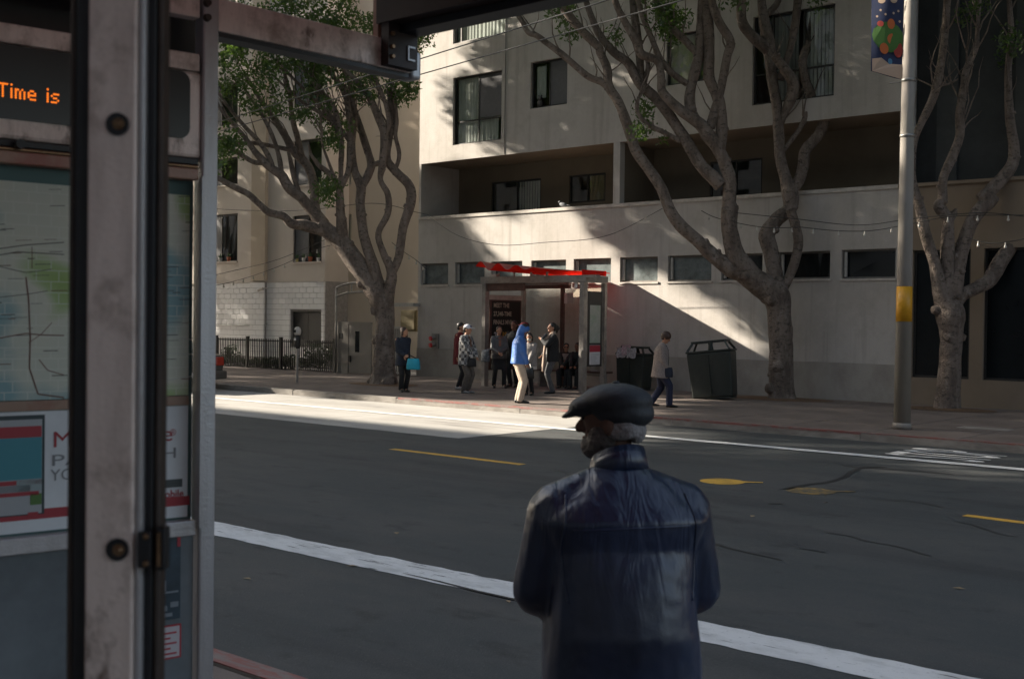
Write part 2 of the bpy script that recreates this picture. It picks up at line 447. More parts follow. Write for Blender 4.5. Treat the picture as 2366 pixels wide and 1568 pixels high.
# metal lid and loose scraps
bm = NB()
p = onZ(2275, 990); box(bm, (p.x - .42, p.y - .2, .0), (p.x + .42, p.y + .2, .006)); link_bm('utility_lid', bm, M['kerb'], fw)
bm = NB()
for k in range(110):
    if k < 26: x, y, z = random.uniform(-8, 3), random.uniform(KN + .2, 12), ZR + .006
    else: x, y, z = random.uniform(-24, -4), random.uniform(KF + .3, 25), .008
    a = random.random() * 6.3; s = random.uniform(.02, .055); d = Vector((math.cos(a), math.sin(a), 0)) * s; e = Vector((-d.y, d.x, 0)) * .5
    q = Vector((x, y, z))
    quad(bm, [q - d, q + e + Vector((0, 0, .006)), q + d, q - e + Vector((0, 0, .004))])
link_bm('fallen_leaves', bm, mat('dry_leaf', (.22,.16,.09), .8, .5, 3), kind='stuff')

# ================================================================== building helpers
def wall_open(bm, X0, X1, Z0, Z1, Y, opens, depth):
    xs = sorted(set([X0, X1] + [v for o in opens for v in o[:2]])); zs = sorted(set([Z0, Z1] + [v for o in opens for v in o[2:4]]))
    for i in range(len(xs) - 1):
        for j in range(len(zs) - 1):
            cx, cz = (xs[i] + xs[i+1]) / 2, (zs[j] + zs[j+1]) / 2
            if any(o[0] < cx < o[1] and o[2] < cz < o[3] for o in opens): continue
            quad(bm, [Vector((xs[i], Y, zs[j])), Vector((xs[i+1], Y, zs[j])), Vector((xs[i+1], Y, zs[j+1])), Vector((xs[i], Y, zs[j+1]))])
    for a, b, c, d in [o[:4] for o in opens]:
        e = Y + depth
        quad(bm, [Vector((a, Y, c)), Vector((a, e, c)), Vector((b, e, c)), Vector((b, Y, c))])
        quad(bm, [Vector((a, Y, d)), Vector((b, Y, d)), Vector((b, e, d)), Vector((a, e, d))])
        quad(bm, [Vector((a, Y, c)), Vector((a, Y, d)), Vector((a, e, d)), Vector((a, e, c))])
        quad(bm, [Vector((b, Y, c)), Vector((b, e, c)), Vector((b, e, d)), Vector((b, Y, d))])
def R4(x0, yt, x1, yb, Y):
    """rectangle on a street front from its left-edge top and right/bottom readings"""
    a = onY(x0, yt, Y); b = onY(x0, yb, Y); c = onY(x1, (yt + yb) / 2, Y)
    return (a.x, c.x, b.z, a.z)
def window(parent, r, Y, depth=.12, splits=(), trans=(), fm=None, gm=None, fw_=.05, fill=None, name='window'):
    """frame mesh (part) with panes, bars and filling (sub-parts); splits and trans are fractions"""
    x0, x1, z0, z1 = r; y = Y + depth; fm = fm or M['frame_dark']; gm = gm or M['glass']
    bm = NB(); g = .003
    box(bm, (x0+g, y-.05, z0+g), (x0 + fw_, y, z1-g)); box(bm, (x1 - fw_, y-.05, z0+g), (x1-g, y, z1-g))
    box(bm, (x0 + fw_, y-.05, z0+g), (x1 - fw_, y, z0 + fw_)); box(bm, (x0 + fw_, y-.05, z1 - fw_), (x1 - fw_, y, z1-g))
    w = link_bm(name, bm, fm, parent)
    xs = [x0 + fw_] + [x0 + (x1 - x0) * s for s in splits] + [x1 - fw_]
    zs = [z0 + fw_] + [z0 + (z1 - z0) * s for s in trans] + [z1 - fw_]
    for k, s in enumerate(xs[1:-1]):
        bm = NB(); box(bm, (s - fw_ * .45, y - .04, z0 + fw_), (s + fw_ * .45, y - .004, z1 - fw_)); link_bm('mullion', bm, fm, w)
    for s in zs[1:-1]:
        bm = NB(); box(bm, (x0 + fw_, y - .046, s - fw_ * .4), (x1 - fw_, y - .002, s + fw_ * .4)); link_bm('transom', bm, fm, w)
    for i in range(len(xs) - 1):
        for j in range(len(zs) - 1):
            bm = NB(); tl = random.uniform(-.004, .004)
            quad(bm, [Vector((xs[i], y - .015 + tl, zs[j])), Vector((xs[i+1], y - .015 - tl, zs[j])), Vector((xs[i+1], y - .013, zs[j+1])), Vector((xs[i], y - .017, zs[j+1]))])
            link_bm('pane', bm, gm, w)
    return w
def drape(parent, x0, x1, z0, z1, Y, m, name='curtain', amp=.025, per=.14):
    bm = NB(); n = max(8, int((x1 - x0) / .03)); A = []
    for i in range(n + 1):
        x = x0 + (x1 - x0) * i / n; y = Y + amp * math.sin(2 * math.pi * x / per + math.sin(x * 9))
        A.append((bm.verts.new((x, y, z0)), bm.verts.new((x, y, z1))))
    for i in range(n): bm.faces.new((A[i][0], A[i+1][0], A[i+1][1], A[i][1]))
    return link_bm(name, bm, m, parent, smooth=True)

# ================================================================== grey apartment building
XL = onY(966, 600, YW).x; XR = onY(2074, 600, YW).x
ZP = onY(1500, 465.5, YW).z           # parapet top
ZU = onY(1500, 321, YW).z             # underside of the upper floors
gb = thing('apartment_building', 'grey stucco apartment building with a deep balcony recess behind the red roofed bus shelter', 'building', (XL, YW, 0))
cl = [(972,607,1035,653),(1051,604,1119,654),(1134,601,1206,654),(1227,599,1307,653),(1325,598,1411,653),(1432,595,1519,653),(1543,592,1643,653),(1666,590,1761,651),(1798,587,1917,648),(1944,583,2068,648)]
rects = [R4(*c, YW) for c in cl]
zt = sum(r[3] for r in rects) / len(rects); zb = sum(r[2] for r in rects) / len(rects)
rects = [(a, b, zb + random.uniform(-.01, .01), zt + random.uniform(-.01, .01)) for a, b, c, d in rects]
bm = NB(); wall_open(bm, XL, XR, .86, ZP - .09, YW, rects, .18)
box(bm, (XL, YW + .25, ZP - 1.2), (XR, YW + .30, ZP - .09))
link_bm('wall', bm, M['stucco'], gb)
bm = NB(); wall_open(bm, XL, XR, -.1, .855, YW - .03, [], .1); quad(bm, [Vector((XL, YW-.03, .855)), Vector((XR, YW-.03, .855)), Vector((XR, YW+.02, .855)), Vector((XL, YW+.02, .855))])
link_bm('plinth', bm, M['stucco_band'], gb)
bm = NB(); box(bm, (XL, YW - .035, ZP - .09), (XR, YW + .32, ZP)); link_bm('parapet_cap', bm, M['cap'], gb)
for i, r in enumerate(rects):
    w = window(gb, r, YW, .15, fm=M['frame_grey'], gm=M['pane_dusty'] if i < 7 else M['pane_dark'], fw_=.045)
    bm = NB(); box(bm, (r[0] + .05, YW + .05, r[2] + .05), (r[0] + .11, YW + .098, r[3] - .05)); link_bm('jamb', bm, M['frame_alu'], w)
    bm = NB(); box(bm, (r[0] - .03, YW - .03, r[2] - .05), (r[1] + .03, YW + .05, r[2] + .001)); link_bm('sill', bm, M['cap'], w)
# upper floors
ups = {'top': R4(1048, -60, 1167, 102, YW), 'two': R4(1047, 181, 1158, 336, YW), 'three': R4(1226, 145, 1310, 252, YW), 'four': R4(1540, 83, 1645, 199, YW), 'big': R4(1740, 41, 1927, 244, YW)}
bm = NB(); wall_open(bm, XL, XR, ZU, 15.5, YW, list(ups.values()), .16)
link_bm('wall', bm, M['stucco'], gb)
w = window(gb, ups['top'], YW, .13, (.12,), fm=M['frame_grey'])
drape(w, ups['top'][0] + .05, ups['top'][1] - .05, ups['top'][2] + .05, ups['top'][3], YW + .165, M['curtain'], amp=.012)
r = ups['two']; w = window(gb, r, YW, .13, (.5,), (.34,), fw_=.045)
zz = r[2] + (r[3] - r[2]) * .34; xm = (r[0] + r[1]) / 2
drape(w, r[0] + .1, xm - .03, zz, r[3] - .05, YW + .165, M['curtain'], amp=.012); drape(w, r[0] + .1, r[1] - .25, r[2] + .05, zz, YW + .165, M['curtain'], amp=.012)
bm = NB(); box(bm, (xm, YW + .105, zz + .04), (r[1] - .05, YW + .112, r[3] - .05)); link_bm('insect_screen', bm, M['screen_mesh'], w)
r = ups['three']; w = window(gb, r, YW, .13, (.48,), fw_=.045); xm = r[0] + (r[1] - r[0]) * .48
drape(w, r[0] + .1, r[0] + .1 + (xm - r[0]) * .55, r[2] + .3, r[3] - .12, YW + .165, M['curtain'], amp=.012)
bm = NB(); box(bm, (xm, YW + .105, r[2] + .05), (r[1] - .05, YW + .112, r[3] - .05)); link_bm('insect_screen', bm, M['screen_mesh'], w)
r = ups['four']; w = window(gb, r, YW, .13, (.66,), fw_=.045)
drape(w, r[0] + .05, r[0] + (r[1] - r[0]) * .62, r[2] + .05, r[3] - .05, YW + .15, mat('roller_blind', (.42,.37,.28), .9, .1, 3), 'blind', .002)
r = ups['big']; w = window(gb, r, YW, .13, (.23, .62), (.345,), fw_=.05)
n = 17
xa = r[0] + (r[1] - r[0]) * .25
for i in range(n):
    x = xa + (r[1] - .08 - xa) * i / (n - 1)
    if i in (7,): continue
    b = NB(); a = .9 + random.uniform(-.2, .2); dx, dy = .045 * math.cos(a), .045 * math.sin(a)
    v = [Vector((x - dx, YW + .175 - dy*.6, r[2] + .06)), Vector((x + dx, YW + .175 + dy*.6, r[2] + .06))]
    prism(b, [v[0], v[1], v[1] + Vector((0, 0, r[3] - r[2] - .12)), v[0] + Vector((0, 0, r[3] - r[2] - .12))], Vector((0, .003, 0)))
    link_bm('blind_slat', b, M['blind'], w)
drape(w, r[0] + .45, r[0] + .62, r[2] + .06, r[2] + (r[3] - r[2]) * .34, YW + .165, M['curtain'], amp=.012)
# balcony recess
YR = YW + 1.7
d1 = R4(1135, 422, 1249, 485, YR); d2 = R4(1315, 406, 1398, 470, YR)
d1 = (d1[0], d1[1], ZP - 1.1, d1[3]); d2 = (d2[0], d2[1], d2[2], d2[3])
d3 = R4(1640, 375, 1760, 480, YR); d3 = (d3[0], d3[1], ZP - 1.1, d3[3])
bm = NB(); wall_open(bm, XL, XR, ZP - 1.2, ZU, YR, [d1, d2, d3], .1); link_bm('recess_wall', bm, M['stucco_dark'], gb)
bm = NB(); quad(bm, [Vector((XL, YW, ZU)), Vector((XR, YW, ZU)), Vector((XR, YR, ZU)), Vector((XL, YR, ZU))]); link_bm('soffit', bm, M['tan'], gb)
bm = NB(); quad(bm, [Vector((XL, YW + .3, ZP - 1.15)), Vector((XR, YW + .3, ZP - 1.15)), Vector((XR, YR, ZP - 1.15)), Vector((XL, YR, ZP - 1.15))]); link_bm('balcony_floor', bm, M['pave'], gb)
bm = NB(); box(bm, (XL, YW + .001, ZP), (XL + .09, YR - .01, ZU - .001)); link_bm('end_post', bm, M['stucco'], gb)
p = onY(1417, 333, YW); q = onY(1431, 333, YW)
bm = NB(); box(bm, (p.x, YW + .004, ZP + .001), (q.x + .02, YW + .22, ZU - .001)); link_bm('column', bm, M['stucco'], gb)
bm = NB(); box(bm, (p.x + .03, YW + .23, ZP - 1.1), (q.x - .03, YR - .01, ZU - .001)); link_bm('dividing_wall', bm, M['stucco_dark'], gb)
w = window(gb, d1, YR, .08, (.52,), fw_=.05, name='sliding_door')
for i in range(9):
    x = d1[0] + (d1[1] - d1[0]) * (.56 + .42 * i / 8); b = NB(); box(b, (x - .035, YR + .095, d1[2] + .1), (x + .035, YR + .10, d1[3] - .06)); link_bm('blind_slat', b, M['blind'], w)
w = window(gb, d2, YR, .08, (.5,), fw_=.05)
drape(w, d2[0] + (d2[1] - d2[0]) * .52, d2[1] - .05, d2[2] + .05, d2[3] - .05, YR + .10, mat('warm_curtain', (.40,.32,.2), .9, .1, 4), 'curtain', .01)
w = window(gb, d3, YR, .08, (.5,), fw_=.05, name='sliding_door')
# shell that keeps the inside dark
bm = NB(); X2 = XR
quad(bm, [Vector((XL, YW, 15.5)), Vector((X2, YW, 15.5)), Vector((X2, YW + 9, 15.5)), Vector((XL, YW + 9, 15.5))])
quad(bm, [Vector((XL, YW + 9, 0)), Vector((X2, YW + 9, 0)), Vector((X2, YW + 9, 15.5)), Vector((XL, YW + 9, 15.5))])
quad(bm, [Vector((XL, YW, 0)), Vector((XL, YW + 9, 0)), Vector((XL, YW + 9, ZP-.1)), Vector((XL, YW, ZP-.1))])
quad(bm, [Vector((XL, YW, ZU)), Vector((XL, YW + 9, ZU)), Vector((XL, YW + 9, 15.5)), Vector((XL, YW, 15.5))])
quad(bm, [Vector((XL, YR, ZP-.1)), Vector((XL, YW + 9, ZP-.1)), Vector((XL, YW + 9, ZU)), Vector((XL, YR, ZU))])
quad(bm, [Vector((X2-.01, YW, 0)), Vector((X2-.01, YW + 9, 0)), Vector((X2-.01, YW + 9, 15.5)), Vector((X2-.01, YW, 15.5))])
quad(bm, [Vector((XL, YW + .31, ZP - 1.16)), Vector((X2, YW + .31, ZP - 1.16)), Vector((X2, YW + 9, ZP - 1.16)), Vector((XL, YW + 9, ZP - 1.16))])
quad(bm, [Vector((XL, YR+.01, ZU+.01)), Vector((X2, YR+.01, ZU+.01)), Vector((X2, YW + 9, ZU+.01)), Vector((XL, YW + 9, ZU+.01))])
link_bm('shell', bm, M['stucco'], gb)
# thin service line on the upper wall
a_ = onY(1169, 60, YW); c_ = onY(1169, 170, YW)
bm = NB(); cyl(bm, (a_.x, YW - .012, ZU + .02), (a_.x, YW - .012, 15.4), .010, seg=6); link_bm('service_line', bm, M['frame_grey'], gb)
# pigeon on the parapet, soft toy in a window
pg = onY(1301, 468, YW + .1); pg.z = ZP
pt = thing('pigeon', 'grey pigeon sitting on the parapet below the balcony windows', 'bird', pg)
def blob_(name, c, r, par, m, rot=0):
    b = NB(); bmesh.ops.create_icosphere(b, subdivisions=2, radius=1, matrix=Matrix.Translation(c) @ Matrix.Rotation(rot, 4, 'Y') @ Matrix.Diagonal((*r, 1))); return link_bm(name, b, m, par, smooth=True)
M['feather'] = mat('pigeon_grey', (.10,.105,.115), .7, .3, 20)
blob_('body', pg + Vector((0, 0, .085)), (.14, .06, .065), pt, M['feather'], .25); blob_('head', pg + Vector((-.13, 0, .17)), (.035, .03, .035), pt, M['feather']); blob_('beak', pg + Vector((-.175, 0, .165)), (.02, .008, .008), pt, M['frame_dark']); blob_('tail', pg + Vector((.19, 0, .06)), (.08, .035, .012), pt, M['feather'], .2)
for dy in (-.02, .02):
    b = NB(); cyl(b, pg + Vector((0, dy, 0)), pg + Vector((0, dy, .05)), .006, seg=5); link_bm('leg', b, M['red_paint'], pt)
r = ups['three']; tq_ = Vector((r[0] + .30, YW + .07, r[2] + .001)); st_ = thing('soft_toy', 'small dark soft toy sitting on the sill of the half open window', 'toy', tq_)
blob_('body', tq_ + Vector((0, 0, .12)), (.10, .05, .12), st_, M['frame_dark']); blob_('head', tq_ + Vector((0, 0, .27)), (.07, .05, .07), st_, M['frame_dark'])
for dx in (-.05, .05): blob_('ear', tq_ + Vector((dx, 0, .34)), (.025, .02, .03), st_, M['frame_dark'])
# fire hose connection on the wall
fd = thing('fire_hose_connection', 'grey wall plate with two red caps left of the bus shelter', 'hose connection', onY(1007, 800, YW))
p0 = onY(1007, 787, YW)
bm = NB(); box(bm, (p0.x - .14, YW - .05, p0.z - .24), (p0.x + .14, YW - .004, p0.z + .22)); link_bm('plate', bm, M['galv'], fd)
for dz in (.10, -.10):
    a = Vector((p0.x + .0, YW - .05, p0.z + dz)); d = Vector((-.35, -1, -.25)).normalized()
    bm = NB(); cyl(bm, a, a + d * .12, .065, .06); o = link_bm('outlet', bm, M['galv'], fd, smooth=False)
    bm = NB(); cyl(bm, a + d * .12, a + d * .18, .072, .068); link_bm('red_cap', bm, mat('red_cap', (.55,.03,.03), .4) if dz > 0 else bpy.data.materials['red_cap'], fd)

# ================================================================== tan shop building on the right
tb = thing('shop_building', 'tan shopfront building with dark glass behind the right hand tree', 'building', (XR, YW, 0))
zf1 = onY(2300, 412, YW).z; zf0 = onY(2200, 576, YW).z; zs = onY(2180, 874, YW).z
xp0 = onY(2241, 700, YW).x; xp1 = onY(2272, 700, YW).x; xw0 = onY(2108, 700, YW).x
X3 = 14.0
ops = [(xw0, xp0, zs, zf0), (xp1, xp1 + 2.3, zs, zf0), (xp1 + 2.75, xp1 + 5.4, zs, zf0), (xp1 + 6, xp1 + 9, zs, zf0)]
bm = NB(); wall_open(bm, XR, X3, -.1, zf1, YW - .02, ops, .15); link_bm('wall', bm, M['tan'], tb)
bm = NB(); box(bm, (XR, YW - .08, zf1 - .07), (X3, YW + .2, zf1 + .002)); link_bm('ledge', bm, M['tan'], tb)
for o in ops:
    w = window(tb, o, YW, .11, gm=M['pane_store'], fw_=.05, name='shop_window')
bm = NB(); YD = YW + .9
box(bm, (XR + .01, YD, zf1 - .4), (X3, YD + 6, 16)); link_bm('upper_storey', bm, M['dark_clad'], tb)
for k in range(7):
    x = XR + .5 + k * 1.7
    bm = NB(); box(bm, (x, YD - .08, zf1 + .02), (x + .45, YD - .002, 16)); link_bm('cladding_panel', bm, M['dark_clad2'], tb)
bm = NB(); x = onY(2331, 420, YD).x; box(bm, (x, YD - .05, zf1 + .01), (onY(2396, 420, YD).x, YD - .01, onY(2360, 376, YD).z)); link_bm('door', bm, mat('pale_door', (.12,.12,.11), .7), tb)
quad_b = NB(); quad(quad_b, [Vector((XR, YW, zf1 - .01)), Vector((X3, YW, zf1 - .01)), Vector((X3, YD, zf1 - .01)), Vector((XR, YD, zf1 - .01))]); link_bm('canopy_deck', quad_b, M['tan'], tb)
bm = NB(); box(bm, (X3 - .1, YW + .2, 0), (X3, YW + 8, 16)); box(bm, (XR + .02, YW + 3, 0), (X3 - .1, YW + 3.1, zf1)); link_bm('shell', bm, M['interior'], tb)

# ================================================================== beige building on the left
bb = thing('apartment_building', 'beige apartment building with white block base behind the black fence', 'building', (-32, YB, 0))
XB0 = -46.0; XBm = onY(751, 600, YB).x; YB2 = YB + 1.1; XB1 = onY(990, 600, YB2).x + 1.5
zblk = onY(620, 652, YB).z
lw1 = R4(470, 372, 549, 434, YB); lw2 = R4(470, 499, 549, 606, YB); cw1 = R4(678, 327, 743, 430, YB); cw2 = R4(677, 499, 743, 606, YB)
lw0 = R4(470, 205, 549, 300, YB); cw0 = R4(678, 140, 743, 250, YB)
vent = R4(671, 719, 743, 800, YB); vent = (vent[0], vent[1], vent[2], vent[3])
bm = NB(); wall_open(bm, XB0, XBm, zblk, 17, YB, [lw0, lw1, lw2, cw0, cw1, cw2], .15)
quad(bm, [Vector((XBm, YB, zblk)), Vector((XBm, YB2, zblk)), Vector((XBm, YB2, 17)), Vector((XBm, YB, 17))])
link_bm('wall', bm, M['beige'], bb)
bm = NB(); wall_open(bm, XB0, XBm, -.1, zblk, YB + .03, [vent], .2); quad(bm, [Vector((XBm, YB+.03, -.1)), Vector((XBm, YB2, -.1)), Vector((XBm, YB2, zblk)), Vector((XBm, YB+.03, zblk))]); link_bm('base_wall', bm, M['mortar'], bb)
rw1 = R4(770, 320, 812, 430, YB2); rw2 = R4(770, 498, 812, 606, YB2)
bm = NB(); wall_open(bm, XBm, XB1, -.1, 17, YB2, [rw1, rw2], .12); link_bm('wall', bm, M['ochre'], bb)
for r in (lw0, lw1, lw2, cw0, cw1, cw2):
    w = window(bb, r, YB, .11, (.5,), fw_=.05)
    xm = (r[0] + r[1]) / 2
    bm = NB(); box(bm, (r[0] + .05, YB + .085, r[2] + .05), (xm, YB + .09, r[3] - .05)); link_bm('insect_screen', bm, M['screen_mesh'], w)
    bm = NB(); box(bm, (r[0] + .06, YB + .35, r[2] + .05), (r[1] - .06, YB + .36, r[3] - .05)); link_bm('dark_room', bm, M['interior'], w)
    bm = NB(); box(bm, (r[0] - .02, YB - .04, r[2] - .05), (r[1] + .02, YB + .06, r[2] + .001)); link_bm('sill', bm, M['beige'], w)
drape(bb, lw2[1] - .22, lw2[1] - .05, lw2[2] + .06, lw2[3] - .05, YB + .15, M['curtain'], amp=.012)
for r in (rw1, rw2):
    w = window(bb, r, YB2, .08, gm=mat('pale_shutter', (.50,.46,.36), .7, .1, 3), fm=M['frame_alu'], fw_=.04)
p = onY(587, 500, YB); q = onY(619, 500, YB)
bm = NB(); box(bm, (p.x, YB - .14, zblk + .062), (q.x, YB + .02, 17)); link_bm('pilaster', bm, M['pilaster'], bb)
bm = NB(); box(bm, (p.x + .004, YB - .135, -.1), (q.x - .004, YB - .03, zblk - .012)); link_bm('pier', bm, M['mortar'], bb)
bm = NB(); box(bm, (XB0, YB - .05, zblk - .01), (XBm + .02, YB - .002, zblk + .06)); link_bm('string_course', bm, M['beige'], bb)
# white blocks in running bond
bh, bl = .20, .40; first = None; nb = 0
row = 0; z = zblk - .012 - bh
xw = onY(470, 700, YB).x
while z > .15:
    spans = [(xw, p.x, 0), (p.x, q.x, -.14)]
    if z + bh > vent[2] and z < vent[3]: spans += [(q.x, vent[0], 0), (vent[1], XBm - .005, 0)]
    else: spans += [(q.x, XBm - .005, 0)]
    for xs0, xs1, dy in spans:
        x = XBm - .005 - bl * math.floor((XBm - xs0) / bl + 2) - (bl / 2 if row % 2 else 0)
        while x < xs1:
            a_, c_ = max(x, xs0), min(x + bl, xs1)
            if c_ - a_ > .03:
                if first is None:
                    b = NB(); box(b, (.004, -.03, .005), (bl - .004, .028, bh - .005)); bmesh.ops.bevel(b, geom=list(b.edges), offset=.004, segments=1, affect='EDGES')
                    first = link_bm('block', b, M['block']); first.parent = bb; o = first
                else: o = inst(first, 'block', (0, 0, 0), bb)
                o.location = Vector((a_, YB + dy + random.uniform(-.002, .002), z)) - bb.location; o.scale.x = (c_ - a_) / bl
                nb += 1
            x += bl
    z -= bh; row += 1
print('blocks', nb)
bm = NB(); xm = (vent[0] + vent[1]) / 2
box(bm, (vent[0] + .02, YB + .12, vent[2]), (xm - .01, YB + .16, vent[3] - .02)); o = link_bm('vent_door', bm, M['iron'], bb)
bm = NB(); box(bm, (xm + .01, YB + .12, vent[2]), (vent[1] - .02, YB + .16, vent[3] - .02)); o = link_bm('vent_door', bm, M['iron'], bb)
bm = NB(); a = onY(607, 668, YB - .2); cyl(bm, a + Vector((.1, .16, .04)), a + Vector((.02, .0, .03)), .02); cyl(bm, a + Vector((.02, 0, .03)), a + Vector((-.22, -.05, -.05)), .05); link_bm('security_camera', bm, M['cap'], bb)
bm = NB(); a = onY(470, 750, YB - .06); b_ = onY(617, 748, YB - .06); tube(bm, [Vector((a.x, YB - .06, a.z)), Vector((b_.x - .1, YB - .06, a.z)), Vector((b_.x, YB - .06, a.z + .1))], .02, 6); link_bm('conduit', bm, M['frame_alu'], bb)
bm = NB()
for X in (XB0, XB1): quad(bm, [Vector((X, YB2, -.1)), Vector((X, YB + 8, -.1)), Vector((X, YB + 8, 17)), Vector((X, YB2, 17))])
quad(bm, [Vector((XB0, YB, 17)), Vector((XBm, YB, 17)), Vector((XBm, YB2, 17)), Vector((XB1, YB2, 17)), Vector((XB1, YB + 8, 17)), Vector((XB0, YB + 8, 17))])
quad(bm, [Vector((XB0, YB + 8, -.1)), Vector((XB1, YB + 8, -.1)), Vector((XB1, YB + 8, 17)), Vector((XB0, YB + 8, 17))])
link_bm('shell', bm, M['beige'], bb)
# next block down the street
nx_ = thing('apartment_building', 'plain grey apartment block further down the street beyond the beige building', 'building', (-70, YB, 0))
op_ = [(-110 + i * 4.0, -108.2 + i * 4.0, 1.2 + k * 2.9, 2.9 + k * 2.9) for i in range(15) for k in range(5)]
bm = NB(); wall_open(bm, -120, XB0 - .6, -.1, 16, YB - .6, op_, .15); link_bm('wall', bm, M['stucco'], nx_)
bm = NB()
for o in op_: quad(bm, [Vector((o[0], YB - .46, o[2])), Vector((o[1], YB - .46, o[2])), Vector((o[1], YB - .46, o[3])), Vector((o[0], YB - .46, o[3]))])
o = link_bm('panes', bm, M['pane_dark'], nx_); o['kind'] = 'stuff'
bm = NB(); box(bm, (-120, YB - .4, 15.7), (XB0 - .61, YB + 9, 15.95)); box(bm, (XB0 - .7, YB - .55, -.1), (XB0 - .61, YB + 9, 15.69)); link_bm('roof', bm, M['stucco'], nx_)
# plant pots on the sills
potm = [mat('clay_pot', (.40,.12,.06), .8), mat('white_pot', (.6,.6,.58), .5), mat('yellow_pot', (.45,.38,.16), .7)]
M['leaf_pot'] = mat_translucent('pot_plant_leaf', (.05,.11,.035), .3)
def pot(x, z, r, h, mi, lab, Y=YB - .0):
    t = thing('potted_plant', lab, 'potted plant', (x, Y + .02, z), 'potted plants on the window sills')
    bm = NB(); lathe(bm, (x, Y + .02, z), [(r * .75, 0), (r, h), (r * 1.08, h), (r * 1.08, h * .85)], 12); link_bm('pot', bm, potm[mi], t, smooth=False)
    bm = NB()
    for k in range(40):
        a = random.random() * 6.28; e = random.uniform(.2, 1.4); L = random.uniform(.08, .22)
        c = Vector((x, Y + .02, z + h)); d = Vector((math.cos(a) * math.cos(e), math.sin(a) * math.cos(e) * .5, math.sin(e))); s = Vector((-math.sin(a), math.cos(a) * .5, 0)) * .022
        quad(bm, [c, c + d * L * .6 + s, c + d * L, c + d * L * .6 - s])
    link_bm('foliage', bm, M['leaf_pot'], t)
xs = [cw2[0] + (cw2[1] - cw2[0]) * f for f in (.14, .38, .60, .88)]
pot(xs[0], cw2[2], .06, .12, 2, 'yellow pot, leftmost on the sill right of the pilaster'); pot(xs[1], cw2[2], .07, .15, 1, 'white pot, second on the sill right of the pilaster')
pot(xs[2], cw2[2], .085, .18, 0, 'red clay pot on the sill right of the pilaster'); pot(xs[3], cw2[2], .07, .14, 1, 'pale pot at the right end of the sill right of the pilaster')
xs = [lw2[0] + (lw2[1] - lw2[0]) * f for f in (.5, .74)]
pot(xs[0], lw2[2], .08, .15, 1, 'white pot on the sill left of the pilaster'); pot(xs[1], lw2[2], .08, .17, 0, 'clay pot on the sill left of the pilaster')

# ================================================================== fence, gate, slatted screen
YFN = 24.75
fx0 = onY(470, 850, YFN).x; fx1 = onY(776, 850, YFN).x
zft = 1.02
fc = thing('iron_fence', 'low black picket fence in front of the white block wall', 'fence', (fx0 - 4, YFN, 0))
bm = NB(); box(bm, (fx0 - 4, YFN - .02, zft - .09), (fx1, YFN + .02, zft - .05)); link_bm('rail', bm, M['iron'], fc)
bm = NB(); box(bm, (fx0 - 4, YFN - .02, .10), (fx1, YFN + .02, .14)); link_bm('rail', bm, M['iron'], fc)
pk = None; x = fx0 - .3
while x < fx1:
    if pk is None:
        b = NB(); box(b, (-.012, -.012, .02), (.012, .012, zft)); pk = link_bm('picket', b, M['iron']); pk.parent = fc; pk.location = Vector((x, YFN - .034, 0)) - fc.location
    else: inst(pk, 'picket', Vector((x, YFN - .034, 0)) - fc.location, fc)
    x += .098
for px in (500, 572, 649, 774):
    xx = onY(px, 800, YFN).x; bm = NB(); box(bm, (xx - .045, YFN - .05, 0), (xx + .045, YFN + .045, zft + .05)); box(bm, (xx - .055, YFN - .06, zft + .051), (xx + .055, YFN + .055, zft + .07)); link_bm('fence_post', bm, M['iron'], fc)
gx1 = onY(858, 850, YFN).x
gt = thing('door_screen', 'grey steel entrance door and panel under the arched rail left of the big tree', 'door', (fx1, YFN, 0))
zg = onY(800, 743, YFN).z
xd = onY(806, 800, YFN).x; xe = onY(775, 800, YFN).x + .09
bm = NB(); box(bm, (xe, YFN - .03, .0), (xd - .01, YFN + .03, zg)); link_bm('side_panel', bm, M['door_grey'], gt)
bm = NB(); box(bm, (xd + .02, YFN - .02, .03), (gx1, YFN + .025, zg - .08)); door = link_bm('door', bm, M['door_grey'], gt)
bm = NB(); box(bm, (xd - .01, YFN - .04, zg - .08), (gx1, YFN + .03, zg - .005)); link_bm('door_head', bm, M['door_grey'], gt)
ws = R4(822, 765, 831, 813, YFN); bm = NB(); box(bm, (ws[0], YFN - .026, ws[2]), (ws[1], YFN - .021, ws[3])); link_bm('window_slot', bm, M['pane_dark'], door)
hs = R4(807, 821, 812, 850, YFN); bm = NB(); box(bm, (hs[0], YFN - .06, hs[2] + .2), (hs[1], YFN - .022, hs[3])); link_bm('handle', bm, M['iron'], door)
ic = onY(789, 776, YFN); bm = NB(); box(bm, (ic.x - .07, YFN - .05, ic.z - .09), (ic.x + .07, YFN - .031, ic.z + .09)); link_bm('intercom', bm, M['iron'], gt)
# arched tube rail
a0 = onY(777, 860, YFN - .08); 
def arch(bm, y0, y1, y2):
    P = [Vector((onY(777, y0, YFN - .08).x, YFN - .08, onY(777, y0, YFN - .08).z))]
    A = onY(777, y0, YFN - .08); pts = [(778, y0), (800, y1), (840, y2), (890, y2 - 1)]
    Q = [onY(px, py, YFN - .08) for px, py in pts]
    tube(bm, [Vector(q) for q in catmull([list(q) for q in Q], 5)], .035, 8)
bm = NB(); tp = onY(777, 664, YFN - .08); tube(bm, [Vector((tp.x, YFN - .08, 0)), Vector((tp.x, YFN - .08, tp.z))], .035, 8); arch(bm, 664, 656, 651); link_bm('arched_rail', bm, M['galv'], gt, smooth=True)
bm = NB(); arch(bm, 684, 677, 674); link_bm('arched_rail', bm, M['galv'], gt, smooth=True)
bm = NB(); q0 = onY(812, 653, YFN - .08); q1 = onY(812, 675, YFN - .08); tube(bm, [q0, q1], .025, 6); link_bm('rail_strut', bm, M['galv'], gt)
sx0 = onY(905, 850, YFN).x; sx1 = XL - .02
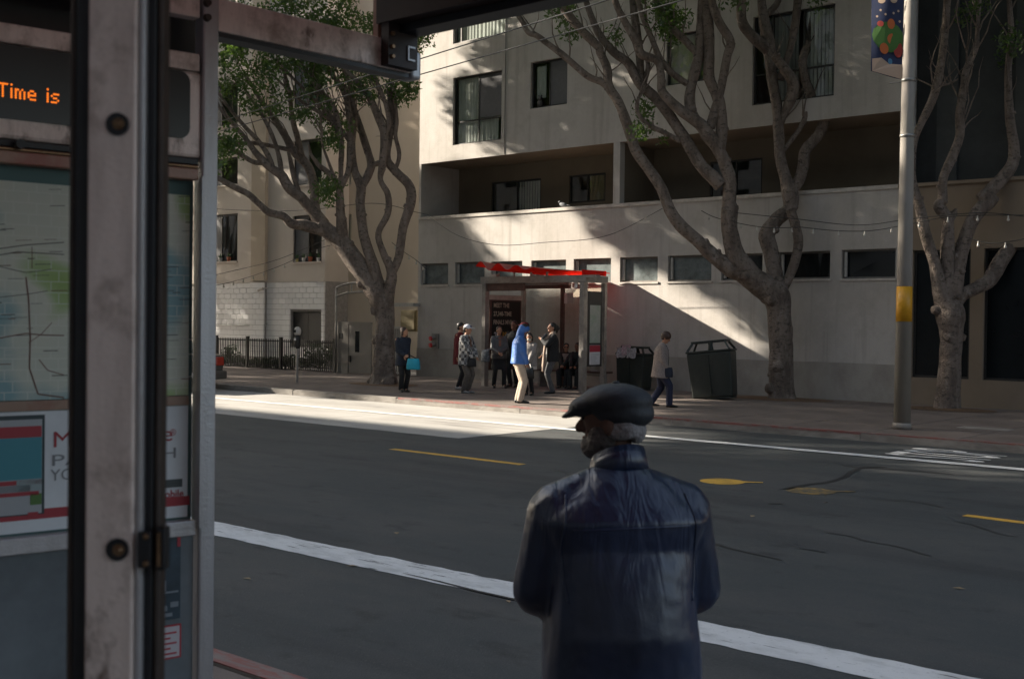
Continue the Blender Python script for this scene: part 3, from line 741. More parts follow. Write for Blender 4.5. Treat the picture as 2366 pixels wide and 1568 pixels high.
sl = thing('slatted_gate', 'pale grey metal bar gate between the big tree and the grey building', 'gate', (sx0, YFN, 0))
zs1 = onY(930, 754, YFN).z
bm = NB(); box(bm, (sx0, YFN - .02, zs1 - .05), (sx1, YFN + .02, zs1)); link_bm('rail', bm, M['cap'], sl)
bm = NB(); box(bm, (sx0, YFN - .02, .08), (sx1, YFN + .02, .13)); link_bm('rail', bm, M['cap'], sl)
x = sx0 + .03; pk = None
while x < sx1 - .03:
    if pk is None:
        b = NB(); box(b, (-.02, -.03, .05), (.02, -.021, zs1 - .02)); pk = link_bm('bar', b, M['frame_alu']); pk.parent = sl; pk.location = Vector((x, YFN, 0)) - sl.location
    else: inst(pk, 'bar', Vector((x, YFN, 0)) - sl.location, sl)
    x += .085
bm = NB(); box(bm, (sx0 - .5, YFN + .22, 0), (sx1, YFN + .26, zs1 - .08)); link_bm('back_panel', bm, mat('passage_brown', (.13,.10,.075), .9, .3, 3), sl)
bm = NB(); r = R4(912, 700, 960, 708, YFN + .5); box(bm, (r[0], YFN + .3, r[2]), (r[1] + .1, YFN + .6, r[3])); o = tag(link_bm('steel_beam', bm, M['frame_alu']), 'pale horizontal beam spanning over the slatted gate', 'beam')
ob_ = NB(); r = R4(1, 1, 2, 2, YFN + 1.2)
r = R4(924, 716, 960, 765, YFN + 1.2); box(ob_, (r[0], YFN + 1.2, r[2]), (r[1], YFN + 1.5, r[3])); bmesh.ops.bevel(ob_, geom=list(ob_.edges), offset=.03, segments=2, affect='EDGES'); yb = link_bm('utility_cabinet', ob_, mat('mustard_paint', (.28,.225,.12), .7, .15, 3)); tag(yb, 'mustard yellow wall cabinet above the slatted gate', 'cabinet')
bm = NB(); box(bm, (r[0] + .06, YFN + 1.18, r[2] + .06), (r[1] - .06, YFN + 1.199, r[3] - .06)); link_bm('cabinet_door', bm, bpy.data.materials['mustard_paint'], yb)

# ================================================================== near-side street front behind the camera (it shades the road)
nbm = NB(); NH = 22.2
opn = []
for i in range(40):
    for k in range(7):
        x = -115 + i * 4.2; opn.append((x, x + 1.9, 4.8 + k * 2.9, 6.6 + k * 2.9))
ns = thing('apartment_building', 'pale seven storey apartment row across the street from the bus shelter', 'building', (0, -5.5, 0))
b0 = NB()
xs_ = [-150, 60]
# front faces +Y: build with the helper, then mirror about the front plane
wall_open(b0, -150, 60, 0, NH, 0, opn, .15)
for v in b0.verts: v.co.y = -5.5 - v.co.y
bmesh.ops.reverse_faces(b0, faces=b0.faces)
link_bm('wall', b0, M['stucco'], ns)
b0 = NB()
for o in opn: quad(b0, [Vector((o[0], -5.64, o[2])), Vector((o[0], -5.64, o[3])), Vector((o[1], -5.64, o[3])), Vector((o[1], -5.64, o[2]))])
pn = link_bm('panes', b0, M['pane_dark'], ns); pn['kind'] = 'stuff'
b0 = NB(); box(b0, (-150, -20, NH - .3), (60, -5.7, NH - .02)); box(b0, (-150, -20, 0), (60, -19.8, NH - .3)); link_bm('roof', b0, M['pave'], ns)
# ================================================================== trees
import numpy as np
RS = np.random.RandomState(5)
M['bark'] = mat_layers('ficus_bark', (.235,.185,.15), [((.12,.09,.07),(4,4,1.6),.43,.60,.85),((.33,.28,.24),(7,7,3),.54,.70,.55),((.08,.065,.05),(9,9,14),.53,.62,.85)], .9, 1.0, 34)
[setattr(n_.inputs['Distance'], 'default_value', .05) for n_ in M['bark'].node_tree.nodes if n_.type == 'BUMP']
M['leaf'] = mat_translucent('ficus_leaf', (.026,.046,.015), .40, var=.6, gloss=.05, tcol=(.14,.25,.035))
c5 = lambda x, y: ((x / 3.733 + 520) * .9238, (y / 3.733 + 300) * .9238)
c6 = lambda x, y: ((x / 2.613 + 1560) * .9238, (y / 2.613 + 480) * .9238)
c4 = lambda x, y: ((x / 2.8 + 1500) * .9238, y / 2.8 * .9238)
cp = lambda x, y: ((x / 2.8 + 2060) * .9238, y / 2.8 * .9238)
c7 = lambda x, y: ((x / 2.24 + 2060) * .9238, (y / 2.24 + 480) * .9238)
c7b = lambda x, y: ((x / 2.8 + 1020) * .9238, y / 2.8 * .9238)
KS = {c5: .9238 / 3.733, c6: .9238 / 2.613, c4: .9238 / 2.8, cp: .9238 / 2.8, c7: .9238 / 2.24, c7b: .9238 / 2.8}
def tree_limbs(d0, branches, lean, jit=.17):
    """branches: list of (fn, [(x, y, width)...]); each limb takes its own depth, starting from the limb it leaves"""
    bm = NB(); done = []          # (px, py, depth, width)
    for bi, segs in enumerate(branches):
        P = []
        for fn, pts in segs:
            for x, y, w in pts:
                px, py = fn(x, y); P.append([px, py, w * KS[fn]])
        px, py, w = P[0]
        dep = d0
        if done and bi:
            c = min(done, key=lambda q: (q[0] - px) ** 2 + (q[1] - py) ** 2); dep = c[2]
        k = random.uniform(-1, 1) * lean
        y0 = py; L = 0; D = [dep]
        for a, b in zip(P, P[1:]):
            L += math.hypot(a[0] - b[0], a[1] - b[1]) / FPX * d0
            D.append(dep + k * L * .28)
        Q = catmull([[p[0], p[1], p[2], dd] for p, dd in zip(P, D)], 5)
        pts = []; rad = []
        for x, y, w, dd in Q:
            q = atd(x, y, dd); pts.append(q); rad.append(max(.006, w * .5 / FPX * dd)); done.append((x, y, dd, w))
        tube(bm, pts, rad, 12 if max(rad) > .08 else 8, True, jit)
    return bm, done
def twigs(bm, done, n, lean, up=(.8, 1.8), wmax=22):
    pool = [q for q in done if q[3] < wmax and q[1] < 330]
    for _ in range(n):
        x, y, dd, w = random.choice(pool); p = atd(x, y, dd)
        d = (RT * random.gauss(lean, .45) + UP * random.uniform(*up) + FW * random.gauss(0, .45)).normalized(); L = random.uniform(.5, 1.7); P = [p]
        for k in range(5): d = (d + Vector((random.gauss(0, .18), random.gauss(0, .18), random.gauss(.06, .14)))).normalized(); P.append(P[-1] + d * L / 5)
        r = min(.022, w * .28 / FPX * dd); tube(bm, P, [max(.003, r * (1 - k / 6.2)) for k in range(6)], 5, False)
def stubs(bm, done, n):
    pool = [q for q in done if q[3] > 14]
    for _ in range(n):
        x, y, dd, w = random.choice(pool); r = w * .5 / FPX * dd; c = atd(x, y, dd)
        d = (RT * random.gauss(0, 1) + UP * random.gauss(.2, .6) - FW * abs(random.gauss(.6, .5))).normalized(); q = random.uniform(.25, .5) * r
        p0 = c + d * r * .55; tube(bm, [p0, p0 + d * r * .5, p0 + d * (r * .62 + .015), p0 + d * (r * .62 + .02)], [q * 1.5, q * 1.1, q * .85, q * .2], 7, True, .15)
def leaf_mesh(centres, radius, per, size):
    n = len(centres); C = np.repeat(np.array(centres), per, 0); N = len(C)
    d = RS.normal(size=(N, 3)); d /= np.linalg.norm(d, axis=1)[:, None]
    C = C + d * (RS.rand(N, 1) ** .5) * np.repeat(np.array(radius), per)[:, None]
    a = RS.normal(size=(N, 3)); a[:, 2] -= .35; a /= np.linalg.norm(a, axis=1)[:, None]
    b = np.cross(a, RS.normal(size=(N, 3))); b /= np.linalg.norm(b, axis=1)[:, None]
    nn = np.cross(a, b)
    s = np.repeat(np.array(size), per)[:, None] * (.7 + .6 * RS.rand(N, 1))
    V = np.stack([C - a * s * .5, C + b * s * .23 + nn * s * .05 - a * s * .02, C + a * s * .5, C - b * s * .23 + nn * s * .05 - a * s * .02], 1).reshape(-1, 3)
    me = bpy.data.meshes.new('crown')
    me.vertices.add(len(V)); me.vertices.foreach_set('co', V.astype(np.float32).ravel())
    me.loops.add(4 * N); me.loops.foreach_set('vertex_index', np.arange(4 * N, dtype=np.int32))
    me.polygons.add(N); me.polygons.foreach_set('loop_start', np.arange(0, 4 * N, 4, dtype=np.int32))
    me.update(); me.validate()
    return me
# picture areas that the sun reaches between the crowns
LIT = [
 [(900,-160),(1120,-120),(1112,60),(1080,100),(1030,125),(1005,205),(1058,335),(1120,335),(1200,362),(1170,378),(940,395)],
 [(1075,494),(1310,472),(1395,542),(1435,600),(1505,652),(1590,695),(1682,742),(1742,810),(1420,665),(1190,665),(1165,600),(1110,520)],
 [(1708,752),(1745,775),(1778,800),(1778,836),(1745,815)],
 [(1722,598),(1757,615),(1757,634),(1735,622)],
 [(1825,812),(1888,855),(1912,916),(1825,880)],
 [(300,890),(700,915),(905,938),(940,925),(1010,924),(1345,930),(1440,905),(1500,900),(1500,915),(1345,1022),(900,990),(300,945)],
]
def inside(p, poly):
    x, y = p; r = False; j = len(poly) - 1
    for i in range(len(poly)):
        xi, yi = poly[i]; xj, yj = poly[j]
        if (yi > y) != (yj > y) and x < (xj - xi) * (y - yi) / (yj - yi) + xi: r = not r
        j = i
    return r
def landing(P):
    kx, kz = SUN.x / SUN.y, SUN.z / SUN.y
    tg = P.z / -kz
    if P.y + tg < (YW if P.x + kx * (YW - P.y) > XL else YB):
        if P.y + tg < KF: tg = (P.z - ZR) / -kz
        return Vector((P.x + kx * tg, P.y + tg, max(ZR, P.z + kz * tg)))
    t = YW - P.y
    return Vector((P.x + kx * t, YW, P.z + kz * t))
def lets_sun(P):
    q = proj(landing(P))
    if q is None: return False
    return any(inside(q[:2], poly) for poly in LIT)
def sample_crown(c, r, n, rad=.5, hollow=.25):
    out = []; tries = 0
    while len(out) < n and tries < n * 40:
        tries += 1
        v = Vector((random.gauss(0, 1), random.gauss(0, 1), random.gauss(0, 1))).normalized() * (hollow + (1 - hollow) * random.random() ** .4)
        v *= 1 + .25 * noise.noise(v * 2.5 + Vector(c))
        P = Vector((c[0] + v.x * r[0], c[1] + v.y * r[1], c[2] + v.z * r[2]))
        if P.y > YW - .5: continue
        if noise.noise(P * .55) < -.28: continue
        q = proj(P)
        if q and 478 < q[0] < 2400 and q[1] > -28 - .5 * FPX / q[2]: continue
        if lets_sun(P): continue
        bad = False
        for dv in ((1, 0, 0), (-1, 0, 0), (0, 0, 1), (0, 0, -1), (0, 1, 0), (0, -1, 0)):
            if lets_sun(P + Vector(dv) * .62): bad = True; break
        if bad: continue
        out.append(tuple(P))
    return out
def blobs(dep, L):
    """small leaf tufts seen in the photograph: (x, y, rx, ry, count)"""
    out = []
    for x, y, rx, ry, n in L:
        for _ in range(n):
            a = random.random() * 6.283; q = math.sqrt(random.random())
            out.append(tuple(atd(x + rx * q * math.cos(a), y + ry * q * math.sin(a), dep + random.uniform(-1.6, 1.2))))
    return out
def make_tree(label, base, limbs, vis, crowns, group='ficus street trees', name='ficus_tree', hid=.2, shade=()):
    t = thing(name, label, 'tree', base, group)
    link_bm('trunk', limbs, M['bark'], t, smooth=True)
    C = []; R = []; S = []
    # split so that leaf counts stay modest
    me_parts = []
    if vis: me_parts.append(leaf_mesh(vis, [.27] * len(vis), 46, [.115] * len(vis)))
    if crowns: me_parts.append(leaf_mesh(crowns, [.62] * len(crowns), 42, [hid] * len(crowns)))
    if shade: me_parts.append(leaf_mesh(shade, [.60] * len(shade), 60, [.27] * len(shade)))
    bm = NB()
    for me in me_parts: bm.from_mesh(me); bpy.data.meshes.remove(me)
    link_bm('crown', bm, M['leaf'], t)
    return t
# unseen leaf clusters added up the sun's path to cast shade, joined to nearest crown
E1 = SUN.cross(Vector((0, 0, 1))).normalized(); E2 = SUN.cross(E1).normalized()
CELL = .35
def near_lit(q, m=16):
    return any(inside((q[0] + dx, q[1] + dy), poly) for dx, dy in ((0,0),(m,0),(-m,0),(0,m),(0,-m)) for poly in LIT)
def shade_targets():
    T = []
    for px in range(496, 2420, 13):
        for py in range(-60, 1000, 11):
            P = onY(px, py, YW)
            if P.x < XL: P = onY(px, py, YB)
            if P.z < 0:
                P = onZ(px, py)
                if P.y < KF - .2: continue
            if near_lit((px, py), 5 if P.z < .02 else 16): continue
            T.append(P)
    random.shuffle(T); return T
def cover(need=5):
    cov = {}; out = []
    for T in shade_targets():
        c0 = (round(T.dot(E1) / CELL), round(T.dot(E2) / CELL))
        k = cov.get(c0, 0); tries = 0
        while k < need and tries < 14:
            tries += 1
            Y = random.uniform(0, 10) if random.random() < .5 else random.uniform(13, 24.6)
            t = (T.y - Y) / SUN.y
            if t < 1: continue
            P = T - SUN * t
            if not (8.8 < P.z < 22.5) or P.x < -86: continue
            if Y > 12 and P.z > 19: continue
            q = proj(P)
            if q and 430 < q[0] < 2420 and q[1] > -30 - .75 * FPX / q[2]: continue
            if any(lets_sun(P + Vector(dv) * .54) for dv in ((0,0,0),(1,0,0),(-1,0,0),(0,0,1),(0,0,-1),(0,1,0),(0,-1,0))): continue
            out.append(P); k += 1
            a, b = P.dot(E1) / CELL, P.dot(E2) / CELL
            for i in range(-1, 2):
                for j in range(-1, 2):
                    cc = (round(a) + i, round(b) + j); cov[cc] = cov.get(cc, 0) + 1
    return out
SHADE = cover()
ROOTS = {'a0': (-54, 17), 'a1': (-42, 17.5), 't1': (-30, 19), 't2': (-16, 20.5), 't3': (-6, 20.5), 'n0': (-74, 4.5), 'n1': (-64, 4.5), 'n2': (-54, 4.5), 'n3': (-44, 4.5), 'n4': (-34, 4.5)}
SH = {k: [] for k in ROOTS}
for P in SHADE:
    k = min(ROOTS, key=lambda r: (ROOTS[r][0] - P.x) ** 2 + 4 * (ROOTS[r][1] - P.y) ** 2); SH[k].append(tuple(P))
print('shade clusters', {k: len(v) for k, v in SH.items()})
# ---- tree left of the bus shelter
b1 = onZ(885, 888); d1_ = (b1 - CP).dot(FW)
T1 = [
 [(c5,[(1640,2500,330),(1645,2440,265),(1640,2300,215),(1650,2000,185),(1645,1800,190),(1600,1640,230),(1500,1500,190),(1400,1360,190),(1250,1150,175),(1130,1050,150),(1040,950,120)])],
 [(c5,[(1560,2470,70),(1585,2300,70),(1600,2000,80)])], [(c5,[(1730,2480,110),(1705,2380,110),(1690,2200,90)])], [(c5,[(1500,2460,60),(1560,2380,70),(1590,2200,60)])],
 [(c5,[(1120,1050,110),(900,985,100),(780,970,85),(700,900,75),(560,860,70),(450,760,65),(370,690,60),(230,620,55),(80,540,50),(-200,420,40)])],
 [(c5,[(1080,980,120),(980,850,110),(860,720,100),(760,640,95),(690,520,90),(600,460,80),(520,390,75),(440,300,60),(330,150,45),(200,0,40),(0,-250,25)])],
 [(c5,[(520,400,50),(430,395,45),(330,340,45),(200,260,40),(60,170,35),(-150,80,25)])],
 [(c5,[(600,450,60),(560,330,50),(470,200,45),(340,60,40),(220,-80,30),(60,-300,20)])],
 [(c5,[(1020,940,105),(1000,800,95),(985,600,85),(930,430,85),(800,290,80),(720,150,65),(620,0,55),(480,-200,40),(350,-420,25)])],
 [(c5,[(800,290,45),(620,250,40),(450,220,40),(260,215,40),(60,150,30)])],
 [(c5,[(880,370,60),(845,200,55),(790,0,50),(760,-250,35),(700,-500,25)])],
 [(c5,[(690,520,50),(660,330,45),(600,150,40),(500,-50,35),(330,-300,22)])],
 [(c5,[(860,720,45),(800,520,50),(770,380,40),(750,300,30)])],
 [(c5,[(1260,1150,120),(1250,980,100),(1235,850,85),(1230,700,75),(1225,620,70),(1190,570,60),(1130,500,55),(1040,430,45),(1000,380,38),(960,320,30),(940,230,22)])],
 [(c5,[(1230,640,70),(1290,530,55),(1320,430,65),(1335,200,75),(1325,0,70),(1270,-250,50),(1100,-500,35)])],
 [(c5,[(1240,620,50),(1240,450,50),(1245,250,55),(1210,0,60),(1110,-200,45),(900,-450,30)])],
 [(c5,[(1245,250,40),(1180,60,38),(1060,-120,34),(850,-330,25),(640,-560,18)])],
 [(c5,[(1190,560,30),(1120,380,28),(1070,230,26),(1060,60,24)])],
 [(c5,[(1640,1850,120),(1615,1640,135),(1540,1350,110),(1455,1080,95),(1422,800,90),(1428,620,95),(1370,480,75),(1340,250,70),(1360,0,60),(1330,-300,45),(1200,-600,30)])],
 [(c5,[(1430,640,75),(1500,500,80),(1520,400,75),(1460,200,70),(1400,0,55),(1300,-250,45),(1080,-500,35)])],
 [(c5,[(1535,420,50),(1590,405,50),(1640,380,45)])],
 [(c5,[(1335,230,35),(1240,100,35),(1080,-40,35),(860,-180,28),(600,-420,20)])],
 [(c5,[(1650,1850,110),(1685,1620,115),(1712,1420,92),(1640,1250,65),(1590,1060,60),(1675,880,60),(1680,700,60),(1610,560,50),(1630,400,75),(1645,150,75),(1600,0,75),(1480,-250,60),(1250,-500,35)])],
 [(c5,[(1720,1420,80),(1780,1280,80),(1822,1000,85),(1890,780,95),(1880,620,90),(1750,480,80),(1670,360,80),(1690,200,60),(1720,0,60),(1690,-300,50)])],
 [(c5,[(1740,480,40),(1785,330,42),(1750,150,38),(1760,0,40),(1735,-300,30)])],
 [(c5,[(1650,150,45),(1690,20,45),(1640,-200,40),(1540,-420,30)])],
]
bm, dn = tree_limbs(d1_, T1, 1.0); stubs(bm, dn, 50); twigs(bm, dn, 170, -0.55)
v1 = blobs(d1_, [(555,165,62,55,20),(640,140,55,40,17),(520,115,40,50,14),(600,225,70,42,15),(690,235,70,38,14),(720,140,60,40,20),(800,170,80,52,19),(860,205,40,30,9),(928,212,38,26,14),(880,130,70,36,18),(762,300,40,38,13),(770,335,18,18,4),(752,428,36,22,10),(752,455,12,18,3),(530,330,36,28,10),(512,372,28,36,9),(985,82,22,12,5),(962,98,22,16,5),(560,30,60,34,18),(680,20,80,30,24),(800,40,60,45,20),(760,70,70,30,16),(610,85,80,20,14),(870,60,20,30,6),(955,30,30,20,5)])
cr = sample_crown((-31,18.5,13.6), (8.5,5.5,4.6), 450) + sample_crown((-24,20.5,14.6), (6,4,3.6), 200)
make_tree('pale barked ficus with many twisting limbs left of the red roofed bus shelter', b1, bm, v1, cr, shade=SH['t1'])
# ---- tree in front of the shaded wall
b2 = onY(1806, 921, 24.2); b2 = onZ(1806, 921.5); b2 = CP + (b2 - CP); d2_ = (b2 - CP).dot(FW)
T2 = [
 [(c6,[(1030,1365,215),(1030,1340,190),(1025,1250,165),(1025,1080,155),(1020,900,155),(1010,750,160),(985,670,180),(900,610,165),(830,560,160),(760,480,165)])],
 [(c6,[(960,1362,60),(985,1300,80),(985,1150,80)])], [(c6,[(1100,1362,60),(1075,1300,80),(1065,1150,80)])],
 [(c6,[(760,520,130),(690,500,110),(600,430,95),(480,320,85),(370,220,80),(300,120,75),(255,0,72)]),(c4,[(420,1300,75),(330,1170,75),(250,1050,75),(200,900,75),(130,720,70),(60,600,65),(50,480,60),(0,370,60)]),(c7b,[(1330,330,60),(1200,200,60),(1100,70,58),(1040,-60,50)])],
 [(c4,[(70,620,55),(20,580,50)]),(c7b,[(1340,570,48),(1250,530,48),(1100,400,45),(980,310,42),(900,250,42),(840,225,40),(780,120,30),(725,40,26)])],
 [(c6,[(770,480,150),(730,420,130),(690,250,110),(690,100,112)]),(c4,[(900,1450,105),(905,1250,95),(830,1050,92),(760,950,100),(700,870,90),(560,770,75),(440,650,65),(430,550,60),(400,430,55),(290,380,60),(250,280,60),(200,200,55),(120,50,45),(80,-80,35)])],
 [(c4,[(750,940,80),(660,820,72),(630,720,80),(640,600,70),(680,450,70),(692,380,70),(705,200,62),(720,0,70),(740,-200,40)])],
 [(c4,[(770,900,70),(800,780,62),(840,650,60),(890,400,60),(912,290,62),(835,160,62),(780,0,58),(760,-150,40)])],
 [(c4,[(840,1050,85),(850,880,80),(830,700,80),(765,550,75),(765,380,75),(760,200,75),(735,0,70),(700,-150,50)])],
 [(c4,[(690,390,45),(600,290,55),(500,190,50),(420,60,45),(360,-60,35)])],
 [(c4,[(610,590,45),(500,510,45),(420,410,45),(370,290,40),(300,120,40),(250,-60,32)])],
 [(c4,[(850,1300,95),(790,1240,95),(700,1150,90),(600,980,80),(420,720,75),(290,600,72),(200,450,65),(100,370,60),(0,250,50),(-60,120,45),(-120,-60,35)])],
 [(c4,[(290,600,50),(275,350,55),(240,100,55),(220,-100,40)])], [(c4,[(560,990,38),(450,930,35),(330,870,35),(262,780,30),(270,680,22)])],
 [(c4,[(300,590,35),(335,480,35),(330,420,30)])], [(c4,[(275,350,35),(180,180,38),(110,0,34),(80,-120,30)])],
 [(c6,[(1015,690,120),(990,560,105),(960,400,100),(935,280,110),(1000,180,92),(1080,110,90)]),(c4,[(1330,1360,120),(1300,1250,85),(1262,1100,75),(1250,900,75),(1240,750,75),(1215,600,75),(1190,450,78),(1185,330,88),(1150,150,78),(1130,0,62),(1120,-160,50)])],
 [(c6,[(1030,640,75),(1075,560,60),(1115,460,60),(1140,320,62),(1110,190,60),(1085,110,60)])],
 [(c4,[(1260,560,60),(1290,470,48),(1335,330,50),(1370,150,58),(1385,0,58),(1390,-200,40)])],
 [(c4,[(1250,900,50),(1290,800,55),(1340,680,80),(1350,580,85),(1290,480,65),(1220,390,60)])],
 [(c4,[(1190,380,75),(1150,330,80),(1060,250,75),(992,150,70),(990,0,70),(1000,-200,50)])],
 [(c4,[(1330,1330,80),(1390,1270,80),(1425,1150,80),(1440,1050,78),(1540,930,78),(1590,750,76),(1620,600,76),(1680,500,76)]),(cp,[(160,350,62),(175,150,66),(165,0,66),(150,-160,50)])],
 [(cp,[(120,510,45),(190,480,42),(270,415,40),(310,250,36),(330,140,30)])], [(cp,[(270,415,30),(360,370,30),(420,330,24)])],
 [(c4,[(1280,1060,32),(1400,900,36),(1470,760,62),(1485,680,62),(1440,560,60),(1420,430,60),(1460,300,62),(1480,100,64),(1460,-100,50)])],
 [(c4,[(1170,100,45),(1230,40,45),(1290,-60,40)])], [(c4,[(1480,90,40),(1430,20,45),(1380,-90,40)])],
]
bm, dn = tree_limbs(d2_, T2, .55); stubs(bm, dn, 50); twigs(bm, dn, 110, -0.1)
v2 = blobs(d2_, [(1296,18,26,40,9),(1320,60,14,30,3),(1545,40,42,34,16),(1560,75,28,16,5),(1500,10,40,18,6),(1480,262,24,30,4),(1495,310,40,24,5),(1420,70,14,22,2),(1700,5,30,10,3),(1905,10,30,10,3)])
cr = sample_crown((-16,20,14.8), (7,5.2,4.2), 650) + sample_crown((-11,22,14), (6,4,3.5), 450)
make_tree('ficus with upright limbs in front of the shaded wall right of the leaning green bin', b2, bm, v2, cr, shade=SH['t2'])
# ---- right hand tree
b3 = onZ(2185, 945); d3_ = (b3 - CP).dot(FW)
T3 = [
 [(c7,[(690,1225,165),(692,1180,140),(702,1000,122),(715,800,122),(705,680,165),(660,580,100),(620,400,66),(570,250,62),(540,100,56),(512,0,46)]),(cp,[(620,1220,45),(622,1080,42)])],
 [(cp,[(622,1080,42),(650,930,48),(750,720,62),(800,550,62),(840,300,52),(862,0,50),(870,-150,40)])],
 [(c7,[(700,640,110),(690,500,85),(692,250,72),(690,150,66),(640,80,60)]),(cp,[(830,1400,66),(835,1250,62),(900,1100,66),(950,950,62),(952,800,62),(980,600,56),(1000,480,50),(1065,330,40),(1075,200,28),(1090,0,28)])],
 [(c7,[(720,600,100),(750,420,82),(795,250,76),(850,130,76),(940,30,82)]),(cp,[(1110,1390,92),(1250,1250,92),(1330,1100,78),(1300,800,62),(1290,500,48),(1310,250,42),(1300,50,36),(1290,-120,30)])],
 [(c7,[(725,640,80),(770,580,72),(850,540,72),(930,490,82),(1000,370,82),(1120,220,78),(1260,100,60)])],
 [(cp,[(800,600,20),(870,590,16),(940,555,12)])], [(c7,[(700,170,40),(722,130,44),(726,112,40)])],
]
bm, dn = tree_limbs(d3_, T3, .5); stubs(bm, dn, 50); twigs(bm, dn, 45, 0)
v3 = blobs(d3_, [(2330,80,30,60,5),(2250,20,40,20,4)])
cr = sample_crown((-5,20.0,13.8), (8,5.2,4.4), 1100)
make_tree('grey ficus with spotted bark right of the lamp post, in front of dark shop glass', b3, bm, v3, cr, shade=SH['t3'])
# ---- unseen trees beyond the frame, added to shade the pavement and walls
def unseen_tree(base, crown, n, label, key):
    bm = NB(); b = Vector(base)
    tube(bm, [b, b + Vector((.1, 0, 1.5)), b + Vector((-.2, .1, 3.2))], [.42, .3, .3], 12, True, .1)
    for k in range(9):
        a = k * .7; e = Vector((crown[0][0] + math.cos(a) * crown[1][0] * .6, crown[0][1] + math.sin(a) * crown[1][1] * .6, crown[0][2] + random.uniform(-1, 2)))
        s = b + Vector((-.15, .1, 2.9))
        if any(lets_sun(s.lerp(e, f)) for f in (.2, .35, .5, .65, .8, .9, 1)): continue
        mid = s.lerp(e, .5) + Vector((random.uniform(-.6, .6), random.uniform(-.6, .6), -.6))
        tube(bm, [Vector(q) for q in catmull([list(s), list(mid), list(e)], 6)], [.18 - .012 * i for i in range(13)], 7, True, .1)
    make_tree(label, base, bm, [], sample_crown(crown[0], crown[1], n), hid=.24, shade=SH[key])
unseen_tree((-40, 21.2, 0), ((-42,17.5,13.8),(7.5,6.5,4.8)), 450, 'unseen ficus added for shade further along the pavement beyond the beige building', 'a1')
unseen_tree((-52, 21.2, 0), ((-54,17.0,15.0),(7.5,6.5,6.0)), 500, 'tall unseen ficus added for shade further along the pavement, second beyond the beige building', 'a0')
for k_, (x, n) in enumerate(((-74, 300), (-64, 350), (-54, 400), (-44, 400), (-34, 350))):
    unseen_tree((x, 1.8, 0), ((x, 4.5, 15.2),(6.5,6,5.6)), n, 'unseen ficus added for shade on the near pavement, %s from the glass shelter' % ['fifth', 'fourth', 'third', 'second', 'first'][k_], 'n%d' % k_)
# mulch at the tree feet
for b, r in ((b1, .9), (b2, .95), (b3, .8)):
    bm = NB(); vs = [bm.verts.new((b.x + r * 1.3 * math.cos(a * .3142) * (1 + .15 * noise.noise((a, b.x, 0))), min(YW - .06, b.y + r * .75 * math.sin(a * .3142)), .006)) for a in range(20)]
    c = bm.verts.new((b.x, b.y, .05))
    for i in range(20): bm.faces.new((vs[i], vs[(i+1) % 20], c))
    link_bm('tree_pit', bm, M['soil'], fw)
# low planting behind the fence
pts = []; sz = []
for k in range(420):
    x = random.uniform(fx0, fx1 - .1); h = .18 + .75 * max(0, noise.noise((x * .9, 0, 3))) + (.65 if x > fx1 - 1.9 else .05)
    pts.append((x, YFN + random.uniform(.15, .6), random.uniform(.08, h)))
me = leaf_mesh(pts, [.13] * len(pts), 16, [.09] * len(pts)); bm = NB(); bm.from_mesh(me)
o = link_bm('hedge', bm, mat_translucent('hedge_leaf', (.045,.07,.025), .3)); o['kind'] = 'stuff'
# ================================================================== red roofed bus shelter across the street
M['post'] = mat('shelter_steel', (.33,.305,.28), .42, .25, 5, metal=.55)
M['red_roof'] = mat_translucent('red_roof_sheet', (.55,.024,.016), .6, .06, .5, 0, .04, tcol=(.95,.05,.03))
M['ad_black'] = mat('black_poster', (.012,.011,.010), .35, .2, 3)
M['letter_cream'] = mat('cream_ink', (.50,.46,.36), .6)
M['letter_white'] = mat('white_ink', (.7,.7,.7), .6)
M['letter_gold'] = mat('gold_ink', (.60,.34,.05), .6)
M['rust'] = mat('red_brown_trim', (.10,.05,.038), .55, .3, 6)
M['paper'] = mat('white_paper', (.60,.59,.60), .75, .08, 8)
M['red_ink'] = mat('red_ink', (.36,.025,.045), .5)
M['grey_ink'] = mat('grey_ink', (.30,.30,.31), .7)
YA, YC = 22.9, 24.45
YE = 23.75           # the short end wall on the right
sL = onY(1119, 891, YA).x; sR = onY(1345, 897, YA).x; sM = onY(1297, 880, YC).x
sh = thing('bus_shelter', 'bus shelter with a wavy red roof and black poster, people waiting inside', 'bus shelter', (sL, YA, 0))
ht = onY(1119, 640, YA).z; hb = onY(1119, 655, YA).z
P3 = lambda x0, y0, z0, x1, y1, z1, name, m, par=sh: link_bm(name, (lambda b: (box(b, (x0, y0, z0), (x1, y1, z1)), b)[1])(NB()), m, par)
P3(sL - .06, YA - .075, 0, sL + .06, YA + .075, hb - .002, 'post', M['post'])
P3(sR - .07, YA - .075, 0, sR + .07, YA + .075, hb - .002, 'post', M['post'])
P3(sL - .05, YC - .05, 0, sL + .05, YC + .05, hb - .002, 'post', M['post']); P3(sM - .04, YC - .05, 0, sM + .04, YC + .05, hb - .002, 'post', M['rust']); P3(sR - .06, YE - .05, 0, sR + .06, YE + .05, hb - .002, 'post', M['post'])
P3(sL - .12, YA - .08, hb, sR + .12, YA + .08, ht, 'beam', M['post']); P3(sL - .09, YC - .06, hb, sM + .25, YC + .06, ht, 'beam', M['post'])
P3(sL - .08, YA + .085, hb + .003, sL + .08, YC - .065, ht - .01, 'beam', M['post']); P3(sR - .08, YA + .085, hb + .003, sR + .08, YE + .05, ht - .01, 'beam', M['post'])
P3(sL + .08, YA - .02, hb - .20, sL + 1.35, YA + .02, hb - .005, 'header_panel', M['rust'])
P3(sL - .04, YC - .04, hb - .10, sM + .25, YC + .04, hb - .004, 'back_rail', M['rust'])
